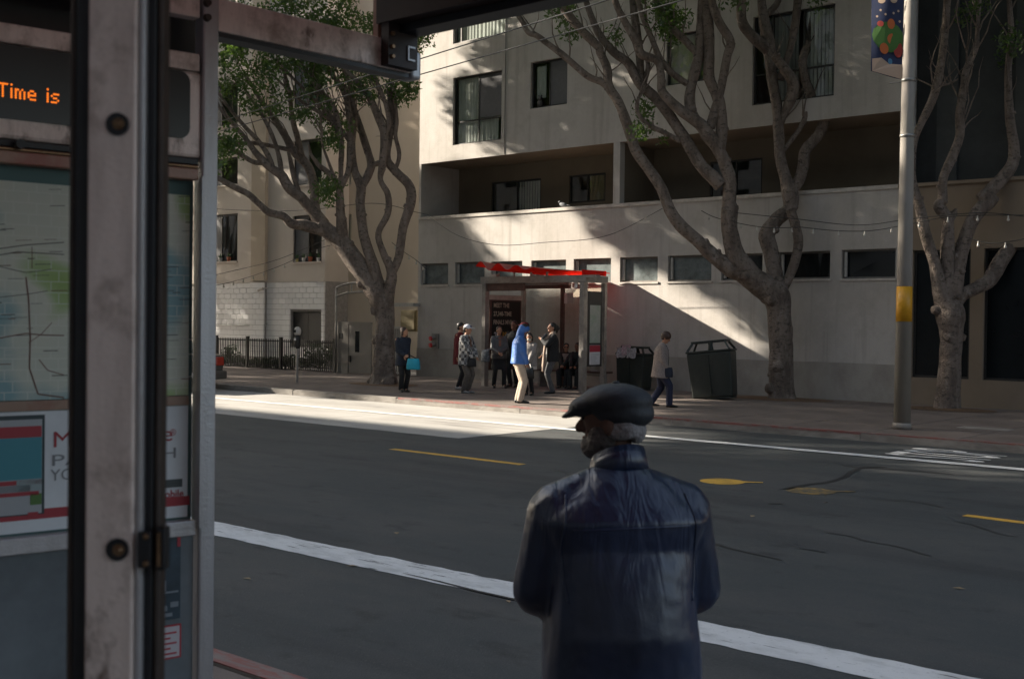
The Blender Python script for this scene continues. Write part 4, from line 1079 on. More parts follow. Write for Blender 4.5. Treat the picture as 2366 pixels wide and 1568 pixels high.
# wavy roof, thin sheet that flattens and dips to the right
bm = NB(); nx, nyy = 72, 8
ya, yb_ = YA - .70, 25.15; xa, xb = onY(1099, 625, ya).x, onY(1409, 638, yb_).x
G = []
for side in (0, 1):
    rows = []
    for i in range(nx + 1):
        u = i / nx; row = []
        for j in range(nyy + 1):
            v = j / nyy
            amp = .10 * (1 - u) ** .8 * (1 - .45 * v) + .012
            z = ht + .255 - .125 * u - .12 * v * (1 - u) + amp * math.sin(2 * math.pi * (u * 3.5 - .02)) + side * .018
            row.append(bm.verts.new((xa + (xb - xa) * u, ya + (yb_ - ya) * v, z)))
        rows.append(row)
    G.append(rows)
for i in range(nx):
    for j in range(nyy):
        a, b_, c, d = G[0][i][j], G[0][i+1][j], G[0][i+1][j+1], G[0][i][j+1]; bm.faces.new((a, d, c, b_))
        a, b_, c, d = G[1][i][j], G[1][i+1][j], G[1][i+1][j+1], G[1][i][j+1]; bm.faces.new((a, b_, c, d)).material_index = 1
for i in range(nx):
    for j in (0, nyy):
        f = (G[0][i][j], G[0][i+1][j], G[1][i+1][j], G[1][i][j]); bm.faces.new(f if j == 0 else f[::-1])
for j in range(nyy):
    for i in (0, nx):
        f = (G[0][i][j], G[1][i][j], G[1][i][j+1], G[0][i][j+1]); bm.faces.new(f if i == 0 else f[::-1])
link_bm('roof', bm, [M['red_roof'], mat_translucent('tan_roof_top', (.46,.30,.23), .55, .10, .5, 0, .05, tcol=(.95,.35,.25))], sh, smooth=True)  # tan top face mixes a dust film with painted pinkish reflection
for fx in (.08, .33, .6, .85):
    x = xa + (xb - xa) * fx
    P3(x - .02, YA - .02, ht - .002, x + .02, YA + .02, ht + .10, 'roof_stand', M['post'])
P3(sL + .1, YA - .05, ht + .002, sL + .42, YA + .05, ht + .07, 'junction_box', M['cap'])
P3(sR + .13, YA - .10, ht - .06, sR + .45, YA + .06, ht - .002, 'bracket', M['post'])
P3(sR - .26, YA - .03, hb - .14, sR - .19, YA + .02, hb - .003, 'lamp', M['letter_white'])
P3(sR - .015, YA - .06, ht + .003, sR + .015, YE + .06, ht + .13, 'red_valance', M['red_roof'])
# advertising panel on the left end
ad = P3(sL - .03, YA + .14, .42, sL + .03, YC - .12, hb - .30, 'poster_case', M['rust'])
P3(sL - .04, YA + .10, hb - .42, sL + .04, YC - .10, hb - .29, 'case_header', M['cap'])
xf = sL + .034
P3(sL + .031, YA + .22, .55, xf, YC - .18, hb - .46, 'poster', M['ad_black'], ad)
ax = Vector((0, 1, 0)); up = Vector((0, 0, 1))
zt_ = hb - .62
for k, (s, sz) in enumerate((('MEET THE', .165), ('27,348-TIME', .165), ('FINALS MVP', .165))):
    text('lettering', s, M['letter_cream'], ad, Vector((xf + .004, YA + .28, zt_ - k * .225)), ax, up, sz, bold=.004, sx=.86)
text('lettering', '2K', M['letter_white'], ad, Vector((xf + .004, YA + .31, zt_ - .80)), ax, up, .20, bold=.008, sx=1.0)
text('lettering', '19', M['letter_gold'], ad, Vector((xf + .004, YA + .63, zt_ - .80)), ax, up, .20, bold=.008, sx=1.0)
P3(xf, YA + .30, zt_ - .89, xf + .003, YA + .85, zt_ - .86, 'small_print', M['letter_cream'], ad)
# glass back and right-hand map end
M['sh_glass'] = mat_glass('shelter_glass', (.72,.74,.72), .05)
bm = NB(); quad(bm, [Vector((sL + .06, YC, .35)), Vector((sM - .05, YC, .35)), Vector((sM - .05, YC, hb - .12)), Vector((sL + .06, YC, hb - .12))]); link_bm('glass_pane', bm, M['sh_glass'], sh)
bm = NB(); quad(bm, [Vector((sM + .05, YC, .35)), Vector((sR - .07, YE, .35)), Vector((sR - .07, YE, hb - .12)), Vector((sM + .05, YC, hb - .12))]); link_bm('glass_pane', bm, M['sh_glass'], sh)
P3(sM + .1, YC - .06, hb - .5, sM + .42, YC - .055, hb - .22, 'notice', M['paper'])
mapc = P3(sR - .02, YA + .16, .62, sR + .02, YE - .10, hb - .22, 'map_case', M['frame_dark'])
xf2 = sR + .026
M['map_far'] = mat_layers('route_map', (.36,.38,.33), [((.27,.34,.26),(3,3,3),.45,.6,.8),((.42,.42,.40),(9,9,9),.5,.65,.7),((.25,.22,.2),(1,22,22),.62,.68,.7)], .35, 0)
zm = onX(1370, 830, sR).z; zm2 = onX(1370, 859, sR).z
za, zb_, zc, zd = onX(1370, 705, sR).z, onX(1370, 792, sR).z, onX(1370, 797, sR).z, onX(1370, 842, sR).z
P3(sR + .021, YA + .24, zb_, xf2, YE - .18, za, 'route_map', M['map_far'], mapc)
P3(sR + .021, YA + .24, zd, xf2, YE - .18, zc, 'timetable', M['paper'], mapc)
P3(sR + .0265, YA + .24, zc - .17, xf2 + .003, YE - .18, zc - .005, 'red_heading', M['red_ink'], mapc)
for k in range(9):
    z = zc - .24 - k * .05; P3(sR + .0265, YA + .3, z, xf2 + .002, YA + .3 + random.uniform(.18, .34), z + .012, 'print_line', M['grey_ink'], mapc)
# bench
bn = thing('bench', 'long bench inside the red roofed shelter under the seated women', 'bench', ((sM + sR) / 2, YC - .35, 0))
P3(sM - .55, YC - .50, .42, sR - .12, YC - .12, .46, 'seat', M['rust'], bn)
for x in (sM - .4, sR - .3): P3(x - .03, YC - .45, 0, x + .03, YC - .16, .419, 'leg', M['post'], bn)

# ================================================================== litter bins
M['bin'] = mat_layers('bin_green', (.017,.023,.019), [((.032,.036,.032),(2,2,2),.5,.7,.8),((.012,.016,.014),(5,5,5),.5,.7,.8)], .5, .15, 30)
def bin_(base, rot, lean, wx, wy, hgt, label, name='litter_bin'):
    t = thing(name, label, 'bin', base)
    t.rotation_euler = (lean[0], lean[1], rot)
    o = Vector((0, 0, 0))
    def B(bmf, nm, m=M['bin'], par=t):
        b = NB(); bmf(b); me = bpy.data.meshes.new(nm); b.to_mesh(me); b.free(); me.materials.append(m)
        ob = bpy.data.objects.new(nm, me); COL.objects.link(ob); ob.parent = par; return ob
    hw, hd = wx / 2, wy / 2; hbdy = hgt * .80
    def taper(b, z0, z1, s0, s1):
        vs = [b.verts.new((sx * hw * s, sy * hd * s, z)) for z, s in ((z0, s0), (z1, s1)) for sx, sy in ((-1,-1),(1,-1),(1,1),(-1,1))]
        for f in ((0,3,2,1),(4,5,6,7),(0,1,5,4),(1,2,6,5),(2,3,7,6),(3,0,4,7)): b.faces.new([vs[i] for i in f])
    bevel(B(lambda b: taper(b, .04, hbdy, .90, 1.0), 'body'), .035, 3)
    B(lambda b: taper(b, 0, .039, .86, .86), 'plinth')
    B(lambda b: (box(b, (-hw * .07, -hd - .012, .1), (hw * .0, -hd + .05, hbdy - .05))), 'door_seam')
    bevel(B(lambda b: box(b, (-hw * 1.03, -hd * 1.03, hbdy + .001), (hw * 1.03, hd * 1.03, hbdy + .045)), 'rim'), .012)
    z0, z1 = hbdy + .046, hgt - .05
    for sx in (-1, 1):
        for sy in (-1, 1):
            B(lambda b: tube(b, [Vector((sx * hw * .95, sy * hd * .95, z0)), Vector((sx * hw * .74, sy * hd * .62, z1))], .03, 4), 'canopy_leg')
    B(lambda b: tube(b, [Vector((hw * .1, -hd * .95, z0)), Vector((hw * .1, -hd * .62, z1))], .05, 4), 'canopy_leg')
    B(lambda b: tube(b, [Vector((-hw * .12, hd * .95, z0)), Vector((-hw * .12, hd * .62, z1))], .05, 4), 'canopy_leg')
    bevel(B(lambda b: box(b, (-hw * .8, -hd * .68, z1), (hw * .8, hd * .68, hgt)), 'top_panel'), .014)
    return t
p = onZ(1652, 921)
bin_((p.x, p.y, 0), math.radians(18), (math.radians(-1), math.radians(-6.0), 0), 1.02, .66, 1.34, 'leaning dark green litter bin with an open top, left of the ficus by the wall')
p = onY(1464, 885, 24.72)
bin_((p.x, p.y, 0), math.radians(8), (0, math.radians(1.5), 0), .80, .6, 1.12, 'dark green litter bin with newspapers on top, behind the walking woman')
nwp = thing('newspaper', 'crumpled newspapers lying on the green bin behind the walking woman', 'newspaper', (p.x, p.y - .2, 1.0))
for k in range(3):
    b = NB(); cx, cz = p.x - .16 + k * .17, .86 + .07 * (k % 2)
    n = 6; g = [[b.verts.new((cx - .14 + .28 * i / n, p.y - .36 - .05 * noise.noise((i * .9, j * .9, k * 5)) - .02 * k, cz - .03 + .26 * j / n + .05 * noise.noise((i * .7 + 4, j * .7, k)))) for j in range(n + 1)] for i in range(n + 1)]
    for i in range(n):
        for j in range(n): b.faces.new((g[i][j], g[i+1][j], g[i+1][j+1], g[i][j+1]))
    link_bm('sheet', b, mat('newsprint%d' % k, ((.42,.38,.40),(.50,.36,.40),(.38,.36,.37))[k], .85, .5, 22), nwp, smooth=True)
# flattened cardboard by the tree
q = onZ(1752, 910)
cb = thing('cardboard_box', 'flattened cardboard box on the ground between the green bin and the tree', 'box', (q.x, q.y, 0))
b = NB(); obox(b, Vector((q.x, q.y + .1, .03)), Vector((.97,.2,.04)).normalized(), Vector((-.2,.97,0)).normalized(), Vector((0,0,1)), (-.55,.5), (-.25,.28), (0,.05)); link_bm('panel', b, mat('cardboard', (.42,.27,.14), .85, .2, 5), cb)
b = NB(); obox(b, Vector((q.x + .1, q.y - .1, .085)), Vector((.97,.2,.10)).normalized(), Vector((-.2,.97,.1)).normalized(), Vector((0,0,1)), (-.6,.45), (-.22,.25), (0,.02)); link_bm('flap', b, bpy.data.materials['cardboard'], cb)
q = onZ(1838, 905); b = NB(); bmesh.ops.create_icosphere(b, subdivisions=3, radius=.13, matrix=Matrix.Translation((q.x, q.y, .1)) @ Matrix.Diagonal((1.2, .8, .8, 1)))
for v in b.verts: v.co += Vector((noise.noise(v.co * 9), noise.noise(v.co * 9 + Vector((5, 0, 0))), noise.noise(v.co * 9 + Vector((0, 5, 0))))) * .04
tag(link_bm('rubbish_bag', b, mat('black_plastic', (.012,.015,.02), .25), smooth=True), 'small black rubbish bag on the pavement right of the ficus trunk', 'bag')

# ================================================================== lamp post with banner
pb = onZ(2083, 990); dp = (pb - CP).dot(FW)
lp = thing('lamp_post', 'pale round lamp post with a yellow band at the kerb on the right', 'lamp post', pb)
M['pole'] = mat_layers('grey_pole_paint', (.28,.25,.22), [((.205,.18,.155),(3,3,.8),.45,.65,.8),((.22,.20,.18),(9,9,3),.58,.70,.6),((.25,.24,.17),(1,1,.5),.5,.7,.4)], .78, .1, 30)
M['yellow_band'] = mat('yellow_band', (.62,.30,.012), .45, .12, 6)
tp_ = atd(2104, -160, dp)
rb, rt = .140, .092
axis = (tp_ - pb)
def pr(f): return rb + (rt - rb) * f
fa = (onY(2090, 743, pb.y).z) / axis.z; fb = (onY(2090, 662, pb.y).z) / axis.z
def sect(f0, f1, nm, m, e=0): 
    b = NB(); tube(b, [pb + axis * f0, pb + axis * f1], [pr(f0) + e, pr(f1) + e], 24); o = link_bm(nm, b, m, lp, smooth=False)
    for pl in o.data.polygons: pl.use_smooth = len(pl.vertices) == 4
    return o
sect(0, 1, 'shaft', M['pole']); sect(fa, fb, 'painted_band', M['yellow_band'], .003); sect(0, .012, 'foot', M['pole'], .012)
for py in (190, 318): 
    f = atd(2100, py, dp).z / axis.z; sect(f, f + .006, 'clamp', M['galv'], .012)
f = atd(2100, 205, dp).z / axis.z
bn_ = thing('street_banner', 'dark blue festive banner with cartoon shapes hanging from the lamp post', 'banner', atd(2055, 100, dp))
nv = R0
e1 = atd(2089, 190, dp); zt2 = atd(2089, -60, dp).z
M['ban_blue'] = mat('banner_blue', (.012,.022,.07), .6, .25, 5)
wB = .53; bt = Vector((-.86, -.5, 0)).normalized() 
bt = (-(R0 * .93 + F0 * -.36)).normalized()
o0 = Vector((e1.x, e1.y, 0)) + bt * .02
bm = NB(); n1, n2 = 8, 14; g = []
zb0, zb1 = e1.z + .03, atd(2030, 160, dp).z
for i in range(n1 + 1):
    u = i / n1; col = []
    for j in range(n2 + 1):
        v = j / n2; z = (zb0 + (zb1 - zb0) * u) * (1 - v) + zt2 * v
        col.append(bm.verts.new(o0 + bt * wB * u + Vector((0, 0, z)) + F0 * .02 * math.sin(u * 5 + v * 3)))
    g.append(col)
for i in range(n1):
    for j in range(n2): bm.faces.new((g[i][j], g[i][j+1], g[i+1][j+1], g[i+1][j]))
link_bm('cloth', bm, M['ban_blue'], bn_, smooth=True)
def bshape(pts, m, nm, off):
    b = NB(); vs = []
    for u, v in pts:
        z = (zb0 + (zb1 - zb0) * u) * (1 - v) + zt2 * v
        vs.append(b.verts.new(o0 + bt * wB * u + Vector((0, 0, z)) - F0 * (.026 + off - .02 * math.sin(u * 5 + v * 3))))
    b.faces.new(vs); link_bm(nm, b, m, bn_)
def ell2(cu, cv, ru, rv, n=14): return [(cu + ru * math.cos(k * 6.283 / n), cv + rv * math.sin(k * 6.283 / n)) for k in range(n)]
G_ = mat('banner_green', (.05,.14,.02), .6); O_ = mat('banner_orange', (.50,.12,.025), .6); Rd = mat('banner_red', (.30,.03,.02), .6); Cr = mat('banner_cream', (.45,.32,.23), .6)
vv = lambda py: (atd(2060, py, dp).z - zb0) / (zt2 - zb0)
bshape(ell2(.50, vv(92), .49, .15), G_, 'green_shape', .002)
bshape([(0.02,.0),(.98,.0),(.98,.13),(.7,.16),(.45,.12),(.02,.14)], Cr, 'cream_band', .004)
for (u, py, ru, rv, m) in ((.42,60,.12,.05,O_),(.36,96,.17,.055,O_),(.62,122,.14,.055,O_),(.18,118,.14,.075,Rd),(.75,62,.10,.03,Rd)): bshape(ell2(u, vv(py), ru, rv), m, 'round_shape', .006)
for (u, py) in ((.2,28),(.35,34),(.6,38),(.75,28),(.15,52),(.85,44)): bshape(ell2(u, vv(py), .035, .012, 8), Cr, 'snow_dot', .006)
for (u, py) in ((.35,3),(.72,4)): bshape(ell2(u, vv(py), .11, .03, 10), Cr, 'letter_shape', .006)
bshape(ell2(.42, vv(150), .07, .03), mat('banner_light_blue', (.06,.18,.30), .6), 'blue_shape', .008)
b = NB(); a = atd(2086, 190, dp); tube(b, [pb + axis * (a.z / axis.z), pb + axis * (a.z / axis.z) + bt * .30], .012, 6); link_bm('bracket', b, M['galv'], bn_)

# ================================================================== parking meter
pm = onZ(686, 884); dm = (pm - CP).dot(FW)
mt_ = thing('parking_meter', 'single grey post parking meter by the kerb left of the leaning ficus', 'parking meter', pm)
zz = lambda y: atd(686, y, dm).z
b = NB(); tube(b, [pm, Vector((pm.x, pm.y, zz(803)))], .036, 10); link_bm('post', b, M['galv'], mt_)
b = NB(); lathe(b, (pm.x, pm.y, zz(805)), [(.045,0),(.075,.06),(.085,.22),(.08,.30),(.055,.36)], 14); link_bm('housing', b, M['iron'], mt_, smooth=True)
b = NB(); lathe(b, (pm.x, pm.y, zz(805) + .362), [(.075,0),(.10,.05),(.10,.13),(.07,.20),(.02,.225)], 14); link_bm('head', b, M['cap'], mt_, smooth=True)
b = NB(); box(b, (pm.x - .035, pm.y - .108, zz(805) + .43), (pm.x + .045, pm.y - .085, zz(805) + .50)); link_bm('display', b, M['pane_dark'], mt_)
b = NB(); box(b, (pm.x - .03, pm.y - .095, zz(805) + .22), (pm.x + .04, pm.y - .08, zz(805) + .28)); link_bm('sticker', b, M['paper'], mt_)

# ================================================================== parked car, only its tail shows
M['car'] = mat('dull_brown_car_paint', (.085,.075,.065), .25, .1, 2, coat=.6)
M['tyre'] = mat('tyre_rubber', (.015,.015,.015), .8)
cx = onY(522, 872, 17.68).x - .06
car = thing('parked_car', 'grey brown parked car with only its tail showing at the left kerb', 'car', (cx - 2.2, 16.85, ZR))
pro = [(0,.32),(-.04,.50),(-.02,.72),(-.10,.92),(-.75,.98),(-1.35,1.38),(-2.5,1.42),(-3.25,.98),(-4.3,.86),(-4.5,.55),(-4.45,.3)]
def carside(y, ins): return [(cx + x, y + (ins if z > .95 else 0), ZR + z) for x, z in pro]
b = NB(); A = [b.verts.new(q) for q in carside(16.02, .18)]; Bv = [b.verts.new(q) for q in carside(17.68, -.18)]
n = len(A); b.faces.new(A); b.faces.new(Bv[::-1])
for i in range(n): b.faces.new((A[i], Bv[i], Bv[(i+1) % n], A[(i+1) % n]))
bmesh.ops.recalc_face_normals(b, faces=b.faces)
bevel(link_bm('body', b, M['car'], car), .05, 3)
b = NB(); box(b, (cx - .02, 16.0, ZR + .30), (cx + .10, 17.7, ZR + .52)); bevel(link_bm('bumper', b, M['car'], car), .05, 3)
for y in (16.05, 17.42):
    b = NB(); box(b, (cx - .12, y, ZR + .64), (cx + .015, y + .24, ZR + .86)); bevel(link_bm('tail_light', b, mat('tail_lamp', (.32,.035,.02), .2), car), .03, 2)
b = NB(); quad(b, [Vector((cx - .80, 16.25, ZR + 1.03)), Vector((cx - .80, 17.45, ZR + 1.03)), Vector((cx - 1.33, 17.4, ZR + 1.39)), Vector((cx - 1.33, 16.3, ZR + 1.39))]); link_bm('rear_window', b, mat('car_glass', (.10,.16,.19), .05), car)
for y in (16.02, 17.68):
    sg = 1 if y < 17 else -1
    b = NB(); quad(b, [Vector((cx - 1.0, y + .15 * sg - .01 * sg, ZR + 1.0)), Vector((cx - 3.0, y + .15 * sg - .01 * sg, ZR + 1.0)), Vector((cx - 2.5, y + .17 * sg - .01 * sg, ZR + 1.36)), Vector((cx - 1.45, y + .17 * sg - .01 * sg, ZR + 1.36))]); link_bm('side_window', b, bpy.data.materials['car_glass'], car)
    for x in (-.85, -3.55):
        b = NB(); cyl(b, (cx + x, y - .02 * sg, ZR + .31), (cx + x, y + .2 * sg, ZR + .31), .31, seg=24); w = link_bm('wheel', b, M['tyre'], car)
        b = NB(); cyl(b, (cx + x, y - .03 * sg, ZR + .31), (cx + x, y + .1 * sg, ZR + .31), .19, seg=18); link_bm('rim', b, M['galv'], w)
b = NB(); box(b, (cx + .101, 16.55, ZR + .36), (cx + .108, 17.05, ZR + .48)); link_bm('number_plate', b, M['paper'], car)

# ================================================================== overhead wires and string lights
def wire(pts, r, name, label, cat, group=None, sub=14, m=None):
    P = [Vector(q) for q in catmull([list(p) for p in pts], sub)]
    b = NB(); tube(b, P, r, 5)
    o = tag(link_bm(name, b, m or M['iron']), label, cat, group); return o, P
for (a, c, Zt, lab) in (((970, 137), (1299, 34), 6.2, 'upper of the two overhead trolley wires crossing the grey facade'), ((970, 173), (1358, 63), 6.2, 'lower of the two overhead trolley wires crossing the grey facade')):
    p = onZ(*a, Zt); q = onZ(*c, Zt); d = (q - p)
    wire([p - d * 4, p, q, q + d * 3], .011, 'trolley_wire', lab, 'wire', 'overhead trolley wires')
M['bulb'] = mat('small_bulb', (.55,.52,.46), .2)
def string(pxs, Y, bulbs, label, r=.009, bulbdrop=.06):
    P0 = [onY(x, y, Y) for x, y in pxs]
    P = [Vector(q) for q in catmull([list(p) for p in P0], 12)]
    t = thing('string_lights' if bulbs else 'sagging_cable', label, 'string lights' if bulbs else 'cable', P[0], 'light strings and cables between the trees')
    b = NB(); tube(b, P, r, 5); link_bm('cable', b, M['iron'], t)
    if bulbs:
        L = [0]
        for a, c in zip(P, P[1:]): L.append(L[-1] + (c - a).length)
        first = None
        for k in range(bulbs):
            s = L[-1] * (k + .5) / bulbs; i = max(j for j in range(len(L)) if L[j] <= s); i = min(i, len(P) - 2)
            q = P[i].lerp(P[i+1], (s - L[i]) / max(1e-6, L[i+1] - L[i]))
            if first is None:
                bb_ = NB(); lathe(bb_, (0, 0, -.075), [(.004,-.045),(.026,-.03),(.028,-.01),(.014,.02),(.012,.07)], 8); first = link_bm('bulb', bb_, M['bulb'], smooth=True); first.parent = t; first.location = q - t.location
            else: inst(first, 'bulb', q - t.location, t)
YS = 24.0
string([(990,500),(1060,545),(1150,566),(1260,560),(1400,545),(1530,482)], YS, 0, 'thin cable sagging in front of the sunlit band of the grey wall')
string([(1620,487),(1660,505),(1760,525),(1850,525)], YS - .2, 6, 'bulb string between the limbs of the middle ficus')
string([(1850,525),(1930,533),(2010,533),(2090,520),(2200,500),(2365,497)], YS - .3, 8, 'bulb string from the middle ficus past the lamp post to the right')
string([(1700,492),(1830,505),(1980,520),(2110,505),(2260,492),(2365,500)], YS - .4, 0, 'dark cable running from the middle ficus to the right hand tree')
string([(2230,548),(2300,562),(2420,540)], YS - .5, 3, 'short bulb string at the right hand tree')
string([(440,670),(540,650),(640,617),(735,575),(800,560)], 22.5, 15, 'bulb string in front of the beige building left of the leaning ficus')
string([(420,655),(520,630),(640,600),(760,550)], 22.7, 0, 'upper cable in front of the beige building')
string([(440,478),(560,486),(700,486),(860,470),(960,490),(1000,500)], 22.6, 0, 'cable crossing behind the leaning ficus at window height')
string([(905,560),(930,580),(960,600),(985,622)], 22.8, 5, 'short bulb string beside the corner of the grey building')
# ================================================================== glass bus shelter around the camera
M['ns_steel'] = mat_layers('brushed_shelter_steel', (.80,.69,.63), [((.60,.505,.455),(30,30,5),.42,.62,.7),((.26,.19,.15),(9,9,9),.50,.66,.75),((.13,.085,.06),(13,13,7),.57,.68,.85)], .42, .12, 140)
M['ns_steel'].node_tree.nodes['Principled BSDF'].inputs['Metallic'].default_value = .12
M['ns_alu'] = mat_layers('shelter_aluminium', (.44,.44,.45), [((.34,.33,.33),(14,14,2),.45,.65,.7),((.30,.22,.17),(8,8,4),.62,.74,.5)], .38, .1, 120)
M['ns_alu'].node_tree.nodes['Principled BSDF'].inputs['Metallic'].default_value = .4
M['rubber'] = mat('black_rubber', (.012,.014,.017), .45, .3, 8)
M['rubber2'] = mat('brown_gasket', (.045,.033,.026), .6, .4, 12)
M['brass'] = mat('worn_brass', (.20,.125,.07), .35, .4, 20, metal=.7)
M['sign_black'] = mat('sign_black', (.010,.009,.008), .28, .2, 4)
M['led'] = mat_emit('led_orange', (1.0, .20, .012), .42)
M['fascia'] = mat('roof_fascia_dark', (.028,.017,.014), .6, .3, 5)
M['copper_tint'] = mat_layers('copper_toned_bar', (.36,.22,.16), [((.28,.07,.05),(5,5,5),.5,.66,.7)], .4, .1, 80)  # reflected copper tone painted on the silver case bar; own colour on other trims
PF = atd(477, 760, 3.2); PF.z = 0
ang = math.radians(51)
AX = (F0 * math.cos(ang) + R0 * math.sin(ang)).normalized()      # along the map wall, away from the camera
AN = Vector((AX.y, -AX.x, 0)).normalized()
if AN.dot(CP - PF) < 0: AN = -AN                                 # towards the camera
UZ = Vector((0, 0, 1))
ns = thing('bus_shelter', 'steel framed glass bus shelter with map case and lit message sign at the left edge', 'bus shelter', PF)
def uv(px, py, w=0):
    p = onP(px, py, PF + AN * w, AN); return ((p - PF).dot(AX), p.z)
def panel(px0, yt, px1, yb, w0, w1, name, m, par=ns, bev=0, yref=None):
    """box on the map wall; readings are taken at the left (or given) edge"""
    u0, _ = uv(px0, yt, w1); u1, _ = uv(px1, yb, w1); xr = px0 if yref is None else yref
    z1 = uv(xr, yt, w1)[1]; z0 = uv(xr, yb, w1)[1]
    b = NB(); obox(b, PF, AX, AN, UZ, (u0, u1), (w0, w1), (z0, z1))
    o = link_bm(name, b, m, par)
    if bev: bevel(o, bev, 3)
    return o
XE = -330
# rear post with the beam that carries the roof
u0, _ = uv(457, 700); u1, _ = uv(479, 700); u2, _ = uv(497, 700)
b = NB(); obox(b, PF, AX, AN, UZ, (u0 + .004, u2), (-.045, .012), (0, 2.78)); post = link_bm('post', b, M['ns_alu'], ns); bevel(post, .006, 2)
b = NB(); obox(b, PF, AX, AN, UZ, (u0 - .004, u1 - .008), (.0125, .03), (1.15, 2.1)); link_bm('case_edge', b, M['ns_alu'], ns)
for py in (8, 42):
    u, z = uv(478, py, .014); b = NB(); c = PF + AX * u + UZ * z; cyl(b, c + AN * .012, c + AN * .026, .011, .009, 12); link_bm('bolt', b, M['rubber2'], post)
# steel rails and message sign
panel(XE, 0, 455, 0, -.03, .01, 'rail', M['ns_steel']) if False else None
def rail(yt0, yb0, nm, m, w0=-.03, w1=.012, x1=457, par=ns, bev=.003):
    z1 = uv(0, yt0, w1)[1]; z0 = uv(0, yb0, w1)[1]; ua = uv(XE, 700, w1)[0]; ub = uv(x1, 700, w1)[0]
    b = NB(); obox(b, PF, AX, AN, UZ, (ua, ub), (w0, w1), (z0, z1)); o = link_bm(nm, b, m, par); bevel(o, bev, 2); return o
rail(51, 96, 'rail', M['ns_steel'])
rail(-110, -42, 'rail', M['ns_steel'])
rail(-320, 300, 'back_board', M['sign_black'], -.20, -.14, x1=450)
sg = rail(97.5, 319, 'display_sign', M['ns_steel'], -.10, .004, x1=462, bev=.01)
# screen of the sign with rounded right end
ua = uv(XE, 300, .006)[0]; ub = uv(438, 250, .006)[0]; z1 = uv(0, 101, .006)[1]; z0 = uv(0, 273, .006)[1]
b = NB(); r = .03; pts = [(ua, z0), (ub - r, z0)] + [(ub - r + r * math.sin(a * .2618), z0 + r - r * math.cos(a * .2618)) for a in range(1, 7)] + [(ub - r + r * math.cos(a * .2618), z1 - r + r * math.sin(a * .2618)) for a in range(0, 7)] + [(ua, z1)]
prism(b, [PF + AX * u + AN * .005 + UZ * z for u, z in pts], AN * .004); bmesh.ops.recalc_face_normals(b, faces=b.faces); scr = link_bm('screen', b, M['sign_black'], sg)
FNT = {'T': ['11111','00100','00100','00100','00100','00100','00100'], 'i': ['1','0','1','1','1','1','1'], 'm': ['00000','00000','11010','10101','10101','10101','10101'], 'e': ['0000','0000','0110','1001','1111','1000','0111'], 's': ['0000','0000','0111','1000','0110','0001','1110'], ' ': ['000']*7}
ulet, zlet = uv(4, 194, .01); hcell = (uv(4, 194, .01)[1] - uv(4, 224, .01)[1]) / 6.2
bm = NB(); ux = ulet - hcell * 1.5
for ch in 'Time is':
    g = FNT[ch]
    for j, rowp in enumerate(g):
        for i, c in enumerate(rowp):
            if c == '1':
                c0 = PF + AX * (ux + i * hcell) + AN * .0095 + UZ * (zlet - j * hcell + hcell * .2)
                vs = [bm.verts.new(c0 + (AX * math.cos(a * 1.0472) + UZ * math.sin(a * 1.0472)) * hcell * .50) for a in range(6)]; bm.faces.new(vs[::-1])
    ux += hcell * (len(g[0]) + 1)
bmesh.ops.recalc_face_normals(bm, faces=bm.faces)
link_bm('led_lettering', bm, M['led'], sg)
b = NB(); c = PF + AX * uv(44, 330, .012)[0] + UZ * uv(44, 334, .012)[1]; cyl(b, c + AN * .004, c + AN * .03, .012, .012, 10); link_bm('sign_knob', b, M['rubber'], sg)
rail(319.5, 337, 'gasket', M['rubber'], -.03, .0)
rail(337.5, 346, 'trim', M['brass'], -.03, .006)
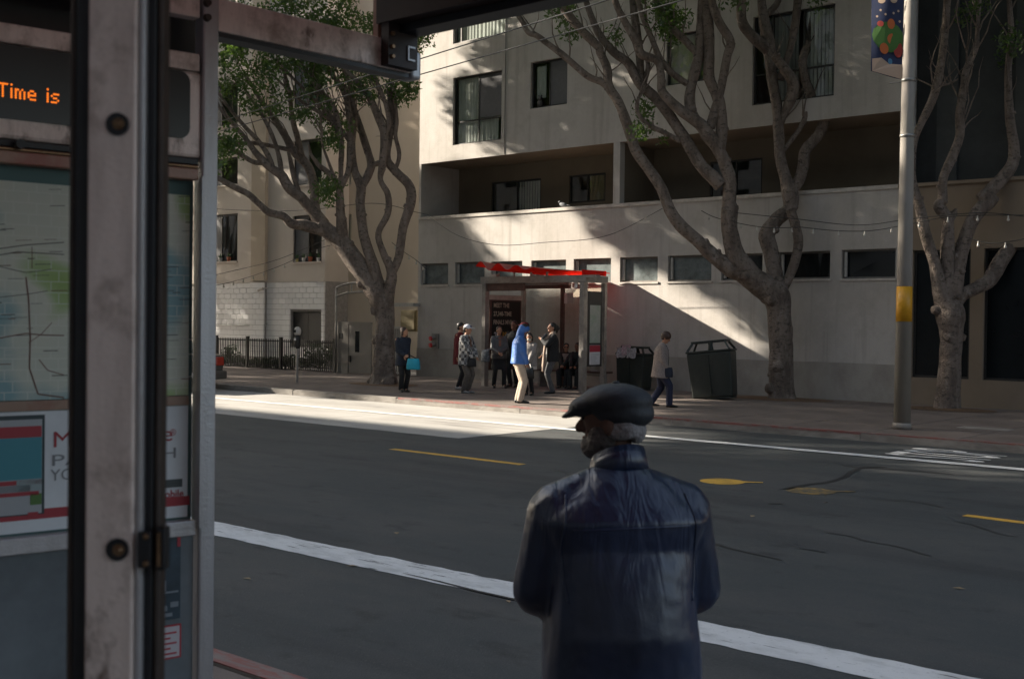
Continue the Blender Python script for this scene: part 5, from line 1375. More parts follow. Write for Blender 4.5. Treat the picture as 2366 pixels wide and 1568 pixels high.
# map case
mc = rail(346.5, 375, 'map_case', M['copper_tint'], -.03, .016)
zt1 = uv(0, 376, .0)[1]; zb1 = uv(0, 1247, .0)[1]; uA = uv(XE, 700)[0]; uB = uv(455, 700)[0]
b = NB(); obox(b, PF, AX, AN, UZ, (uA, uB), (-.05, -.03), (zb1, zt1)); link_bm('case_back', b, mat('case_back', (.10,.17,.17), .6), ns)
def mat_map():
    m = mat('street_map', (.40,.42,.36), .5)
    n = m.node_tree; bs = n.nodes['Principled BSDF']; tc = n.nodes.new('ShaderNodeTexCoord'); mp = n.nodes.new('ShaderNodeMapping')
    n.links.new(tc.outputs['Object'], mp.inputs[0])
    mp.inputs['Rotation'].default_value = (0, 0, -math.atan2(AX.y, AX.x)); 
    sp = n.nodes.new('ShaderNodeSeparateXYZ'); n.links.new(mp.outputs[0], sp.inputs[0]); cb = n.nodes.new('ShaderNodeCombineXYZ')
    n.links.new(sp.outputs[0], cb.inputs[0]); n.links.new(sp.outputs[2], cb.inputs[1])
    nz = n.nodes.new('ShaderNodeTexNoise'); nz.inputs['Scale'].default_value = 3.1; nz.inputs['Detail'].default_value = 2; n.links.new(cb.outputs[0], nz.inputs[0])
    cr = n.nodes.new('ShaderNodeValToRGB'); e = cr.color_ramp.elements; e[0].position = .36; e[0].color = (.25,.40,.44,1); e[1].position = .66; e[1].color = (.33,.46,.14,1)
    a = e.new(.43); a.color = (.62,.63,.55,1); a = e.new(.55); a.color = (.68,.66,.56,1); a = e.new(.60); a.color = (.42,.54,.25,1)
    n.links.new(nz.outputs[0], cr.inputs[0])
    br = n.nodes.new('ShaderNodeTexBrick'); br.inputs['Scale'].default_value = 9; br.inputs['Mortar Size'].default_value = .012; br.inputs['Color1'].default_value = (0,0,0,1); br.inputs['Color2'].default_value = (0,0,0,1); br.inputs['Mortar'].default_value = (1,1,1,1)
    br.offset = .35; n.links.new(cb.outputs[0], br.inputs[0])
    mx = n.nodes.new('ShaderNodeMix'); mx.data_type = 'RGBA'; ml = n.nodes.new('ShaderNodeMath'); ml.operation = 'MULTIPLY'; ml.inputs[1].default_value = .55
    n.links.new(br.outputs[0], ml.inputs[0]); n.links.new(ml.outputs[0], mx.inputs[0]); n.links.new(cr.outputs[0], mx.inputs[6]); mx.inputs[7].default_value = (.76,.74,.68,1)
    n.links.new(mx.outputs[2], bs.inputs['Base Color']); return m
M['map'] = mat_map()
zm1 = uv(0, 416, -.02)[1]; zm0 = uv(0, 926, -.02)[1]; zp1 = uv(0, 953, -.02)[1]; zp0 = uv(0, 1236, -.02)[1]
ub_ = uv(438, 700, -.02)[0]
b = NB(); obox(b, PF, AX, AN, UZ, (uA, ub_), (-.029, -.024), (zm0, zm1)); mp_ = link_bm('street_map', b, M['map'], ns)
# printed route lines on the map
route = mat('route_line', (.20,.10,.075), .6); route2 = mat('route_line_dark', (.10,.09,.08), .6); Lw = mat('route_line_pale', (.60,.60,.56), .6)
def mapline(pts, w, m, nm='map_line'):
    b = NB(); q = [PF + AX * uv(x, y, -.0232)[0] + UZ * uv(x, y, -.0232)[1] + AN * -.0232 for x, y in pts]
    for p0, p1 in zip(q, q[1:]):
        d = (p1 - p0).normalized(); s = d.cross(AN) * w / 2; quad(b, [p0 - s, p1 - s, p1 + s, p0 + s])
    bmesh.ops.recalc_face_normals(b, faces=b.faces); link_bm(nm, b, m, mp_)
for k in range(46):
    x0 = random.uniform(-60, 120) if k % 3 else random.uniform(372, 430); y0 = random.uniform(425, 915); L_ = random.uniform(12, 40)
    mapline([(x0, y0), (x0 + L_, y0 - L_ * .02)], random.choice((.0012, .0018, .0022)), random.choice((route2, route, route2)), 'map_print')
for pts, m, w in ((((-40,580),(60,566),(148,560)), route2, .004), (((-40,596),(40,582),(148,588)), route2, .004), (((74,570),(74,620)), route, .003), (((0,616),(60,630),(120,622)), route2, .003),
    (((60,640),(66,690),(70,780),(68,850),(88,910),(148,918)), route, .006), (((-30,690),(60,680),(110,672)), route2, .003), (((-30,786),(60,770),(100,774),(148,775)), route, .005), (((66,792),(95,772),(120,745)), route, .003),
    (((90,830),(110,855),(148,866)), route, .004), (((10,808),(75,806)), Lw, .003), (((10,820),(75,818),(148,816)), Lw, .003), (((96,935),(120,935),(148,920)), route2, .003), (((372,775),(410,780),(446,785)), Lw, .005), (((372,815),(446,818)), Lw, .005), (((372,880),(446,868)), Lw, .004)):
    mapline(pts, w * .6, m)
b = NB(); obox(b, PF, AX, AN, UZ, (uA, ub_), (-.029, -.02), (zp1 + .002, zm0 - .002)); link_bm('case_divider', b, M['trim_tan'] if 'trim_tan' in M else M['copper_tint'], ns)
# poster below the map
b = NB(); obox(b, PF, AX, AN, UZ, (uA, ub_), (-.029, -.024), (zp0, zp1)); po = link_bm('poster', b, mat('poster_paper', (.78,.78,.82), .6, .08, 5), ns)
pred = mat('poster_red', (.42,.045,.06), .55); pgrey = mat('poster_grey', (.26,.26,.28), .6)
def sheet(x0, y0, x1, y1, m, nm, lift=0):
    w = -.0235 + lift; ua_, za_ = uv(x0, y0, w); uc, zc_ = uv(x1, y1, w); zb2 = uv(x0, y1, w)[1]
    b = NB(); quad(b, [PF + AX * ua_ + UZ * zb2 + AN * w, PF + AX * uc + UZ * zb2 + AN * w, PF + AX * uc + UZ * za_ + AN * w, PF + AX * ua_ + UZ * za_ + AN * w]); bmesh.ops.recalc_face_normals(b, faces=b.faces); link_bm(nm, b, m, po)
sheet(XE, 1212, 437, 1237, pred, 'red_band')
# picture of a phone on the poster
sheet(XE, 974, 102, 1225, mat('phone_dark', (.03,.045,.055), .4), 'phone', .0004)
sheet(XE, 985, 96, 1222, mat('phone_screen', (.44,.44,.47), .4), 'phone_screen', .0008)
sheet(XE, 1002, 96, 1030, pred, 'app_heading', .0012)
sheet(XE, 1030, 96, 1135, mat('app_blue', (.06,.27,.34), .4), 'app_picture', .0012)
sheet(38, 1110, 96, 1136, mat('app_cloud', (.34,.40,.42), .4), 'app_cloud', .0016)
sheet(XE, 1137, 96, 1148, pred, 'app_stripe', .0016); sheet(XE, 1149, 70, 1165, pgrey, 'app_bus_windows', .0016); sheet(XE, 1166, 90, 1176, pred, 'app_stripe', .0016)
sheet(70, 1140, 96, 1166, mat('app_green', (.10,.20,.05), .4), 'app_hill', .0016); sheet(64, 1183, 88, 1198, pred, 'app_button', .0016)
def ptext(s, x, y, hpx, m, lift=.001, xe=None, **k):
    u, z = uv(x, y, -.0235 + lift); _, z2 = uv(x, y - hpx, -.0235 + lift)
    o = text('poster_lettering', s, m, po, PF + AX * u + UZ * z + AN * (-.0235 + lift), AX, UZ, (z2 - z) * 1.38, **k)
    if xe:
        ue = uv(xe, y, -.0235 + lift)[0]; O = PF + AX * u - world_loc(po); d = [(v.co - O).dot(AX) for v in o.data.vertices]; f = (ue - u) / max(d)
        for v, q in zip(o.data.vertices, d): v.co += AX * q * (f - 1)
ptext('MuniMobile', 120, 1033, 38, pred, xe=398); ptext('®', 392, 1006, 15, pred)
ptext('PAY WITH', 116, 1076, 27, pgrey, xe=406); ptext('YOUR PHONE', 116, 1110, 27, pgrey, xe=352)
sheet(330, 1112, 421, 1131, mat('poster_badge', (.07,.075,.08), .4), 'badge', .0008)
ptext('munimobile', 318, 1156, 19, pred, bold=.0006, xe=424)
sheet(378, 1219, 424, 1224, mat('poster_white', (.6,.6,.62), .5), 'small_print', .0008)
rail(1247.5, 1286, 'case_foot', M['ns_alu'], -.03, .016)
# glass over the case and the wall below it
bm = NB(); gq = lambda w, z0, z1, u0=uA, u1=uB: [PF + AX * u0 + AN * w + UZ * z0, PF + AX * u1 + AN * w + UZ * z0, PF + AX * u1 + AN * w + UZ * z1, PF + AX * u0 + AN * w + UZ * z1]
quad(bm, gq(-.004, zb1 + .002, zt1 - .002)); link_bm('case_glass', bm, mat_glass('case_glass', (.90,.93,.92), .0, .04), ns)
z2 = uv(0, 1288, .0)[1]
bm = NB(); quad(bm, gq(-.012, .12, z2)); link_bm('lower_panel', bm, mat('etched_glass', (.17,.20,.215), .25, .3, 1.2), ns)
# small notices on the right of the lower panel
def stick(x0, y0, x1, y1, m, nm, w):
    ua_, za_ = uv(x0, y0, w); uc, _ = uv(x1, y1, w); zb2 = uv(x0, y1, w)[1]
    b = NB(); obox(b, PF, AX, AN, UZ, (ua_, uc), (w - .003, w), (zb2, za_)); return link_bm(nm, b, m, ns)
dk = stick(330, 1228, 416, 1440, mat('dark_blue_notice', (.03,.055,.075), .4, .4, 10), 'notice', -.004)
for (x0, y0, x1, y1) in ((372,1342,384,1366),(372,1368,412,1372),(376,1400,386,1412),(394,1390,412,1402),(372,1418,398,1426)): stick(x0, y0, x1, y1, mat('notice_print', (.20,.24,.27), .5), 'notice_print', -.0025)
stick(410, 1228, 417, 1262, pred, 'notice_edge', -.002)
stick(330, 1453, 418, 1532, pred, 'sticker', -.004); stick(330, 1457, 414, 1528, mat('sticker_paper', (.55,.54,.56), .6), 'sticker_paper', -.0025)
for k in range(5): stick(352, 1466 + k * 12, 408 - (k % 2) * 14, 1470 + k * 12, pred, 'sticker_print', -.0015)
# beam towards the road, its bracket and bright end
BD = (F0 * math.cos(math.radians(42.8)) + R0 * math.sin(math.radians(42.8))).normalized()
BN = Vector((BD.y, -BD.x, 0)); BN = BN if BN.dot(CP - PF) > 0 else -BN
P0 = PF + AX * (u2 + .002)
pe = atd(955, 140, 3.76); Lb = (pe - P0); Lb.z = 0; Lb = Lb.dot(BD)
zl = onP(730, 123, PF, BN).z; zu = onP(730, 51, PF, BN).z
b = NB(); obox(b, P0, BD, BN, UZ, (0, Lb - .03), (-.055, .0), (zl, zu)); bm_ = link_bm('beam', b, M['ns_steel'], ns); bevel(bm_, .004, 2)
b = NB(); obox(b, P0, BD, BN, UZ, (0, Lb - .035), (-.06, -.003), (zl - .014, zl - .001)); link_bm('beam_flange', b, M['rubber'], ns)
b = NB(); obox(b, P0, BD, BN, UZ, (Lb - .029, Lb + .012), (-.06, .006), (zl - .016, zu - .02)); e = link_bm('beam_end', b, M['ns_alu'], ns); bevel(e, .010, 3)
b = NB(); obox(b, P0, BD, BN, UZ, (Lb - .155, Lb - .034), (.001, .035), (zl + .004, zu + .14)); br_ = link_bm('bracket', b, M['fascia'], ns)
ul = Lb - .078
for (a0, a1, c0, c1) in ((0,.030,.0,.005),(0,.030,.040,.045),(0,.005,.005,.040)):
    b = NB(); obox(b, P0, BD, BN, UZ, (ul + a0, ul + a1), (.036, .041), (zl + .028 + c0, zl + .028 + c1)); link_bm('bracket_loop', b, M['ns_alu'], br_)
for zz_ in (.03, .06, .10):
    c = P0 + BD * (Lb - .14) + BN * .036 + UZ * (zl + zz_); b = NB(); cyl(b, c, c + BN * .008, .008, .006, 8); link_bm('bolt', b, M['brass'], br_)
# roof: dark fascia along the kerb, red sheet above
fz = zl + .135
FO = P0 + BD * (Lb - .10)
EX = Vector((1, 0, 0)); EY = Vector((0, 1, 0))
b = NB(); obox(b, FO, EX, EY, UZ, (-.02, 3.6), (-.06, .06), (fz, fz + .20)); link_bm('roof_fascia', b, M['fascia'], ns)
b = NB(); obox(b, FO, EX, EY, UZ, (-.02, 3.6), (-.01, .07), (fz - .025, fz - .001)); link_bm('fascia_lip', b, M['rubber'], ns)
b = NB(); obox(b, FO, EX, EY, UZ, (-.045, -.022), (-.05, .0), (fz - .10, fz + .22)); link_bm('drip_bar', b, M['copper_tint'], ns)
b = NB(); N1 = 40; g = []
for i in range(N1 + 1):
    x = -.055 + 4.2 * i / N1; row = []
    for y in (-2.9, -1.4, .12):
        row.append(b.verts.new(FO + EX * x + EY * y + UZ * (fz + .235 + .06 * (1 - math.cos(x * 2.8)) * .5 + .04 * -y * .2)))
    g.append(row)
for i in range(N1):
    for j in range(2): b.faces.new((g[i][j], g[i+1][j], g[i+1][j+1], g[i][j+1]))
link_bm('roof', b, mat_translucent('shelter_roof_sheet', (.30,.05,.035), .35, 0, .5, 0, .03, tcol=(.42,.12,.09)), ns, smooth=True)
# ---- near post of the glass end wall, an arm's length from the camera
DN = 1.40
NX = R0; NY = -F0
PN = atd(262, 760, DN); PN.z = 0
un = lambda px: (atd(px, 760, DN) - PN).dot(NX)
def npost(x0, x1, d0, d1, nm, m, bev=.002, z=(0, 2.9), par=ns):
    b = NB(); obox(b, PN, NX, NY, UZ, (un(x0), un(x1)), (d0, d1), z); o = link_bm(nm, b, m, par)
    if bev: bevel(o, bev, 3)
    return o
np_ = npost(207, 318, -.02, .012, 'end_post', M['ns_steel'], .004)
npost(318.5, 334, -.02, .007, 'post_edge', M['ns_alu'], .003)
npost(153, 167, -.03, -.005, 'gasket_lip', M['rubber2'], .003); npost(165, 208, -.03, .000, 'gasket', M['rubber'], .010)
npost(334.5, 353, -.03, -.004, 'gasket', M['rubber'], .002); npost(353.5, 369, -.035, -.006, 'gasket_lip', M['rubber2'], .004)
for py in (288, 1268):
    c = onP(272, py, PN + NY * .0123, NY)
    b = NB(); cyl(b, c, c + NY * .0035, .0135, .0135, 24); bl = link_bm('bolt_recess', b, M['rubber'], np_)
    b = NB(); c2 = c + NX * .0022 + NY * .0036; cyl(b, c2, c2 + NY * .003, .0075, .0065, 16); cyl(b, c2 + NY * .003, c2 + NY * .0055, .0048, .003, 12); link_bm('bolt', b, M['brass'], np_)
c = onP(336, 1268, PN + NY * .012, NY)
b = NB(); obox(b, Vector((c.x, c.y, c.z)), NX, NY, UZ, (-.009, .0085), (0, .005), (-.022, .022)); cl_ = link_bm('clamp', b, M['rubber'], ns); bevel(cl_, .003, 2)
for dz in (.016, -.016):
    b = NB(); q = c + NY * .0051 + UZ * dz + NX * .002; cyl(b, q, q + NY * .003, .0038, .0025, 10); link_bm('screw', b, M['brass'], cl_)
b = NB(); obox(b, c, NX, NY, UZ, (.013, .024), (-.02, .0), (-.026, .026)); cl2 = link_bm('hinge_block', b, M['rubber'], ns); bevel(cl2, .003, 2)
b = NB(); obox(b, c, NX, NY, UZ, (.0145, .0185), (.0005, .003), (-.020, .020)); link_bm('brass_strip', b, M['brass'], cl2)
# ================================================================== people
def rcone(bm, p0, p1, r0, r1, seg=12):
    p0, p1 = Vector(p0), Vector(p1); d = p1 - p0
    if d.length < 1e-5: d = Vector((0, 0, 1e-4))
    t = d.normalized(); pts = []; rad = []
    for k in range(4): a = math.pi / 2 * k / 3; pts.append(p0 - t * r0 * math.cos(a)); rad.append(max(1e-4, r0 * math.sin(a)))
    for k in range(4): a = math.pi / 2 * (3 - k) / 3; pts.append(p1 + t * r1 * math.cos(a)); rad.append(max(1e-4, r1 * math.sin(a)))
    tube(bm, pts, rad, seg)
def ell(bm, c, r, fr=None, sub=3):
    fr = fr or (Vector((1,0,0)), Vector((0,1,0)), Vector((0,0,1)))
    Mx = Matrix.Translation(Vector(c)) @ Matrix((fr[0] * r[0], fr[1] * r[1], fr[2] * r[2])).transposed().to_4x4()
    bmesh.ops.create_icosphere(bm, subdivisions=sub, radius=1, matrix=Mx)
def loft(bm, rings, seg=20):
    R = []
    for c, xv, yv in rings:
        R.append([bm.verts.new(Vector(c) + xv * math.copysign(abs(math.cos(a)) ** .85, math.cos(a)) + yv * math.copysign(abs(math.sin(a)) ** .85, math.sin(a))) for a in (2 * math.pi * k / seg for k in range(seg))])
    for i in range(len(R) - 1):
        for k in range(seg): bm.faces.new((R[i][k], R[i][(k+1) % seg], R[i+1][(k+1) % seg], R[i+1][k]))
    bm.faces.new(R[0][::-1]); bm.faces.new(R[-1])
    return R
def part(nm, bm, m, root, vox=None, smooth=2, tex=None):
    bmesh.ops.recalc_face_normals(bm, faces=bm.faces)
    me = bpy.data.meshes.new(nm); bm.to_mesh(me); bm.free()
    o = bpy.data.objects.new(nm, me); COL.objects.link(o); o.parent = root; me.materials.append(m)
    if vox:
        r = o.modifiers.new('r', 'REMESH'); r.mode = 'VOXEL'; r.voxel_size = vox; r.use_smooth_shade = True
        if smooth: s = o.modifiers.new('s', 'SMOOTH'); s.factor = .5; s.iterations = smooth
        PENDING.append(o)
    else: me.polygons.foreach_set('use_smooth', [True] * len(me.polygons))
    if tex: tex(o)
    return o
def ik(a, t, l1, l2, pole):
    d = t - a; L = min(d.length, (l1 + l2) * .999); dn = d.normalized(); t = a + dn * L
    x = (l1 * l1 - l2 * l2 + L * L) / (2 * L); h = math.sqrt(max(0, l1 * l1 - x * x))
    p = pole - dn * pole.dot(dn); p.normalize()
    return a + dn * x + p * h, t
SKIN = mat('skin', (.40,.20,.12), .55, .15, 9)
SKIN2 = mat('skin_deep', (.20,.09,.055), .55, .15, 9)
EYE = mat('eye_dark', (.02,.015,.012), .3); LIP = mat('lip', (.25,.09,.07), .5)
HAIRB = mat('black_hair', (.012,.010,.009), .45, .4, 30); HAIRN = mat('brown_hair', (.045,.022,.014), .5, .4, 30)
SHOE = mat('black_shoe', (.014,.013,.013), .35)
def cloth(name, c, var=.25, vs=9, rough=.85, bump=.5, bs=16, **k): return mat(name, c, rough, var, vs, bump, bs, **k)
def person(label, foot, H, phi, skin=SKIN, lean=0, twist=0, head=(0, 0), L=(-.24,.04,.80), R=(.24,.04,.80), fl=(-.09, 0), fr=(.09, 0), pelvis=.89, py=0, Lp=(-.6,-1,-.2), Rp=(.6,-1,-.2), jacket=None, hem=-.14, flare=1.0, bulk=1.0, shw=.178, shirt=None, trousers=None, legw=1.0, skirt=None, shoe=SHOE, hair=('short', HAIRB), vox=.010, extra=None, sleeve=1.0, group='people waiting at the far bus stop', belly=0, name='person', footturn=(8, -8), drop=0.0, arm=1.0, broad=False, hx=0.0):
    a = math.radians(phi); fwd = F0 * math.cos(a) + R0 * math.sin(a)
    t = thing(name, label, 'person', foot, group)
    t.rotation_euler = (0, 0, math.atan2(-fwd.x, fwd.y))
    s = H / 1.70; X, Y, Z = Vector((1,0,0)), Vector((0,1,0)), Vector((0,0,1))
    V = lambda q: Vector(q) * s
    le = math.radians(lean); sp = (Y * math.sin(le) + Z * math.cos(le)); tw = math.radians(twist)
    bx = (X * math.cos(tw) + Y * math.sin(tw)); by = Z.cross(bx); by = (by - sp * by.dot(sp)).normalized()
    P = V((0, py, pelvis)); chest = P + sp * .36 * s; neck = P + sp * .535 * s
    hy, hp = math.radians(head[0]), math.radians(head[1])
    hf = (Y * math.cos(hy) + X * math.sin(hy)); hf = hf * math.cos(hp) - Z * math.sin(hp)
    hr = hf.cross(Z).normalized(); hu = hr.cross(hf).normalized()
    hb_ = neck + bx * hx * s + (sp * (.055 - drop) + by * (.012 + drop * .5)) * s; hc = hb_ + (hu * .092 + hf * .018) * s
    HF = (hr, hf, hu)
    sh_ = {-1: P + sp * .475 * s - bx * shw * s, 1: P + sp * .475 * s + bx * shw * s}
    hand = {-1: V(L), 1: V(R)}; pole = {-1: Vector(Lp), 1: Vector(Rp)}
    elb = {}; wri = {}
    for k in (-1, 1): elb[k], wri[k] = ik(sh_[k], hand[k], .285 * s * arm, .255 * s * arm, pole[k])
    ft = {-1: V((fl[0], fl[1], fl[2] if len(fl) > 2 else 0)), 1: V((fr[0], fr[1], fr[2] if len(fr) > 2 else 0))}
    hip = {k: P + bx * (.085 * k * s) - Z * .03 * s for k in (-1, 1)}; kn = {}; an = {}
    for k in (-1, 1): kn[k], an[k] = ik(hip[k], ft[k] + Z * .085 * s, .415 * s, .40 * s, Y + X * .08 * k)
    # ---- body: one continuous skin
    b = NB()
    ell(b, hc + hu * .018 * s, (.073*s, .090*s, .098*s), HF); ell(b, hc + (hf * .028 - hu * .052) * s, (.052*s, .058*s, .062*s), HF)
    rcone(b, hc + (hf * .088 + hu * .012) * s, hc + (hf * .104 - hu * .020) * s, .010*s, .016*s); ell(b, hc + (hf * .074 - hu * .078) * s, (.026*s, .020*s, .022*s), HF, 2)
    ell(b, hc + (hf * .078 + hu * .030) * s, (.05*s, .016*s, .012*s), HF, 2)
    for k in (-1, 1): ell(b, hc + (hr * .076 * k - hf * .008 - hu * .008) * s, (.010*s, .020*s, .032*s), HF, 2)
    rcone(b, neck - sp * .06 * s, hc - hu * .04 * s, .056*s, .050*s)
    loft(b, [(P - sp*.05*s, bx*.135*s, by*.095*s), (P + sp*.15*s, bx*.125*s, by*.09*s), (P + sp*.36*s, bx*.15*s, by*.095*s), (P + sp*.47*s, bx*.13*s, by*.07*s), (P + sp*.51*s, bx*.06*s, by*.05*s)])
    for k in (-1, 1):
        rcone(b, sh_[k] - (sp * .10 + bx * .02 * k) * s * broad, elb[k], (.036 if broad else .048)*s, .038*s); rcone(b, elb[k], wri[k], .037*s, .025*s)
        d = (wri[k] - elb[k]).normalized(); side = d.cross(Y if abs(d.y) < .8 else Z).normalized(); nrm = side.cross(d)
        if abs(side.y) > abs(nrm.y): side, nrm = nrm, side
        pc = wri[k] + d * .05 * s; ell(b, pc, (.040*s, .018*s, .052*s), (nrm, side, d), 2) if False else ell(b, pc, (.038*s, .019*s, .052*s), (side, nrm, d), 2)
        for i, (o_, ln) in enumerate(((-.028, .058), (-.010, .068), (.010, .064), (.028, .050))):
            q0 = pc + side * o_ * s + d * .035 * s; q1 = q0 + (d * .75 + nrm * .25) * ln * .55 * s; q2 = q1 + (d * .45 + nrm * .6) * ln * .5 * s
            rcone(b, q0, q1, .0095*s, .009*s, 8); rcone(b, q1, q2, .009*s, .007*s, 8)
        q0 = pc - side * .034 * s * k - d * .01 * s; q1 = q0 + (d * .7 - side * .6 * k + nrm * .3) * .045 * s; rcone(b, q0, q1, .011*s, .009*s, 8); rcone(b, q1, q1 + (d * .9 + nrm * .3) * .028 * s, .009*s, .007*s, 8)
        rcone(b, hip[k], kn[k], .070*s, .050*s); rcone(b, kn[k], an[k], .048*s, .034*s)
        rcone(b, an[k], ft[k] + (Y * .11 + Z * .03) * s, .034*s, .026*s)
    body = part('body', b, skin, t, vox, 2)
    for k in (-1, 1):
        b = NB(); ell(b, hc + (hr * .031 * k + hf * .084 + hu * .012) * s, (.013*s, .007*s, .007*s), HF, 1); part('eye', b, EYE, t)
    b = NB(); ell(b, hc + (hf * .086 - hu * .048) * s, (.022*s, .008*s, .007*s), HF, 1); part('mouth', b, LIP, t)
    # ---- clothes
    if trousers:
        b = NB(); w = legw
        loft(b, [(P + sp*.10*s, bx*.150*s, by*.118*s), (P, bx*.168*s, by*.128*s), (P - Z*.08*s, bx*.165*s, by*.128*s), (P - Z*.13*s, bx*.12*s, by*.10*s)])
        for k in (-1, 1):
            rcone(b, hip[k] - Z*.02*s, kn[k], .092*s*w, .070*s*w); rcone(b, kn[k], an[k] + Z*.005*s, .068*s*w, .062*s*w)
        part('trousers', b, trousers, t, .0125, 2)
    if skirt:
        b = NB(); m_, zl_ = skirt
        loft(b, [(P + sp*.10*s, bx*.155*s, by*.12*s), (P, bx*.18*s, by*.14*s), (Vector((P.x, P.y, (P.z/s + zl_) / 2 * s)), bx*.20*s, by*.155*s), (Vector((P.x, P.y, zl_ * s)), bx*.215*s, by*.17*s)])
        part('skirt', b, m_, t, .0125, 1)
    for k in (-1, 1):
        b = NB(); ang_ = math.radians(footturn[0] if k > 0 else footturn[1]); fd = Y * math.cos(ang_) + X * math.sin(ang_); fx = fd.cross(Z)
        f0 = ft[k]
        loft(b, [(f0 + (fd * y + Z * z) * s, fx * rx * s, Z * rz * s) for y, z, rx, rz in ((-.075,.035,.018,.022),(-.06,.046,.036,.044),(.0,.048,.040,.046),(.06,.04,.043,.038),(.12,.032,.047,.030),(.17,.026,.040,.022),(.195,.022,.018,.014))], 14)
        rcone(b, f0 + Z*.05*s - fd*.02*s, an[k] + Z*.01*s, .040*s, .042*s)
        part('shoe', b, shoe, t, .011, 1)
    if jacket:
        b = NB(); B = bulk if broad else bulk * 1.07; hz = P.z + hem * s
        rg = []
        if hem < -.02: rg.append((Vector((P.x, P.y, hz)), bx*.188*s*B*flare, by*.150*s*B*flare)); rg.append((Vector((P.x, P.y, (hz + P.z) / 2)), bx*.186*s*B*(1+flare)/2, by*.148*s*B*(1+flare)/2))
        else: rg.append((P + sp*hem*s, bx*.178*s*B, by*.138*s*B))
        rg += [(P + sp*.04*s + by*belly*s*.5, bx*.180*s*B, by*(.140+belly)*s*B), (P + sp*.16*s + by*belly*s*.5, bx*.172*s*B, by*(.134+belly)*s*B), (P + sp*.28*s, bx*.178*s*B, by*.134*s*B), (P + sp*.38*s, bx*.182*s*B, by*.128*s*B), (P + sp*.455*s, bx*.165*s, by*.105*s*B), (P + sp*.50*s, bx*.11*s, by*.082*s), (P + sp*.535*s, bx*.070*s, by*.066*s), (P + sp*.56*s, bx*.066*s, by*.062*s)]
        if broad:
            rg = rg[:-5] + [(P + sp*.36*s - by*.012*s, bx*.205*s*B, by*.140*s*B), (P + sp*.40*s - by*.010*s, bx*.185*s*B, by*.125*s*B), (P + sp*.455*s - by*.004*s, bx*.128*s*B, by*.102*s*B), (P + sp*.495*s, bx*.090*s*B, by*.082*s*B), (P + sp*.515*s, bx*.066*s*B, by*.064*s*B), (P + sp*.525*s, bx*.060*s*B, by*.058*s*B)]
        loft(b, rg, 24)
        for k in (-1, 1):
            c = sh_[k] + (-sp * (.098 if broad else .012)) * s
            if broad: rcone(b, P + (sp*.465 + bx*.035*k - by*.01)*s, c - bx*.035*k*s, .056*s*B, .086*s*B)
            rcone(b, c - bx * (.035 if broad else .03) * k * s, elb[k], (.084 if broad else .073)*s*B, (.070 if broad else .060)*s*B); w0 = elb[k].lerp(wri[k], .93 * sleeve); rcone(b, elb[k], w0, (.070 if broad else .060)*s*B, (.056 if broad else .046)*s*B)
        jk = part('jacket', b, jacket, t, .0125 if vox > .008 else vox * 1.15, 2)
    if shirt:
        b = NB(); loft(b, [(P + sp*.05*s + by*(.145*bulk+belly)*s, bx*.035*s, by*.012*s), (P + sp*.25*s + by*.138*bulk*s, bx*.045*s, by*.012*s), (P + sp*.40*s + by*.122*bulk*s, bx*.05*s, by*.014*s), (P + sp*.51*s + by*.072*s, bx*.05*s, by*.02*s)]); part('shirt', b, shirt, t, .010, 1)
    if hair:
        st, hm = hair; b = NB()
        if st in ('short', 'bob', 'perm', 'pony', 'long'):
            g = 1.2 if st == 'perm' else 1.0
            ell(b, hc + (hu * .045 - hf * .022) * s, (.084*s*g, .096*s*g, .088*s*g), HF); ell(b, hc + (hu * .01 - hf * .05) * s, (.078*s*g, .066*s*g, .09*s), HF)
        if st in ('bob', 'long'):
            dz = .09 if st == 'bob' else .17
            for k in (-1, 1): rcone(b, hc + (hr*.068*k + hu*.02 - hf*.02) * s, hc + (hr*.072*k - hu*dz - hf*.025) * s, .034*s, .026*s)
            rcone(b, hc + (hu*.0 - hf*.06) * s, hc + (-hu*dz - hf*.055) * s, .055*s, .045*s)
        if st == 'pony': rcone(b, hc + (hu*.045 - hf*.10) * s, hc + (hu*.0 - hf*.15) * s, .045*s, .05*s); rcone(b, hc + (-hf*.14) * s, hc + (-hu*.10 - hf*.13) * s, .04*s, .02*s)
        if st == 'bald_side':
            for k in (-1, 1): ell(b, hc + (hr*.064*k - hf*.038 - hu*.018) * s, (.018*s, .050*s, .036*s), HF)
            ell(b, hc + (-hf*.074 - hu*.022) * s, (.062*s, .026*s, .042*s), HF)
        part('hair', b, hm, t, .010, 1)
    J = dict(root=t, s=s, P=P, sp=sp, bx=bx, by=by, hc=hc, hf=hf, hr=hr, hu=hu, HF=HF, hand=wri, elb=elb, sh=sh_, neck=neck, X=X, Y=Y, Z=Z, Wm=Matrix.Translation(t.location) @ t.rotation_euler.to_matrix().to_4x4())
    return J
def at_feet(x, y, top):
    f = onZ(x, y); dep = (f - CP).dot(FW); return f, (y - top) * dep / FPX
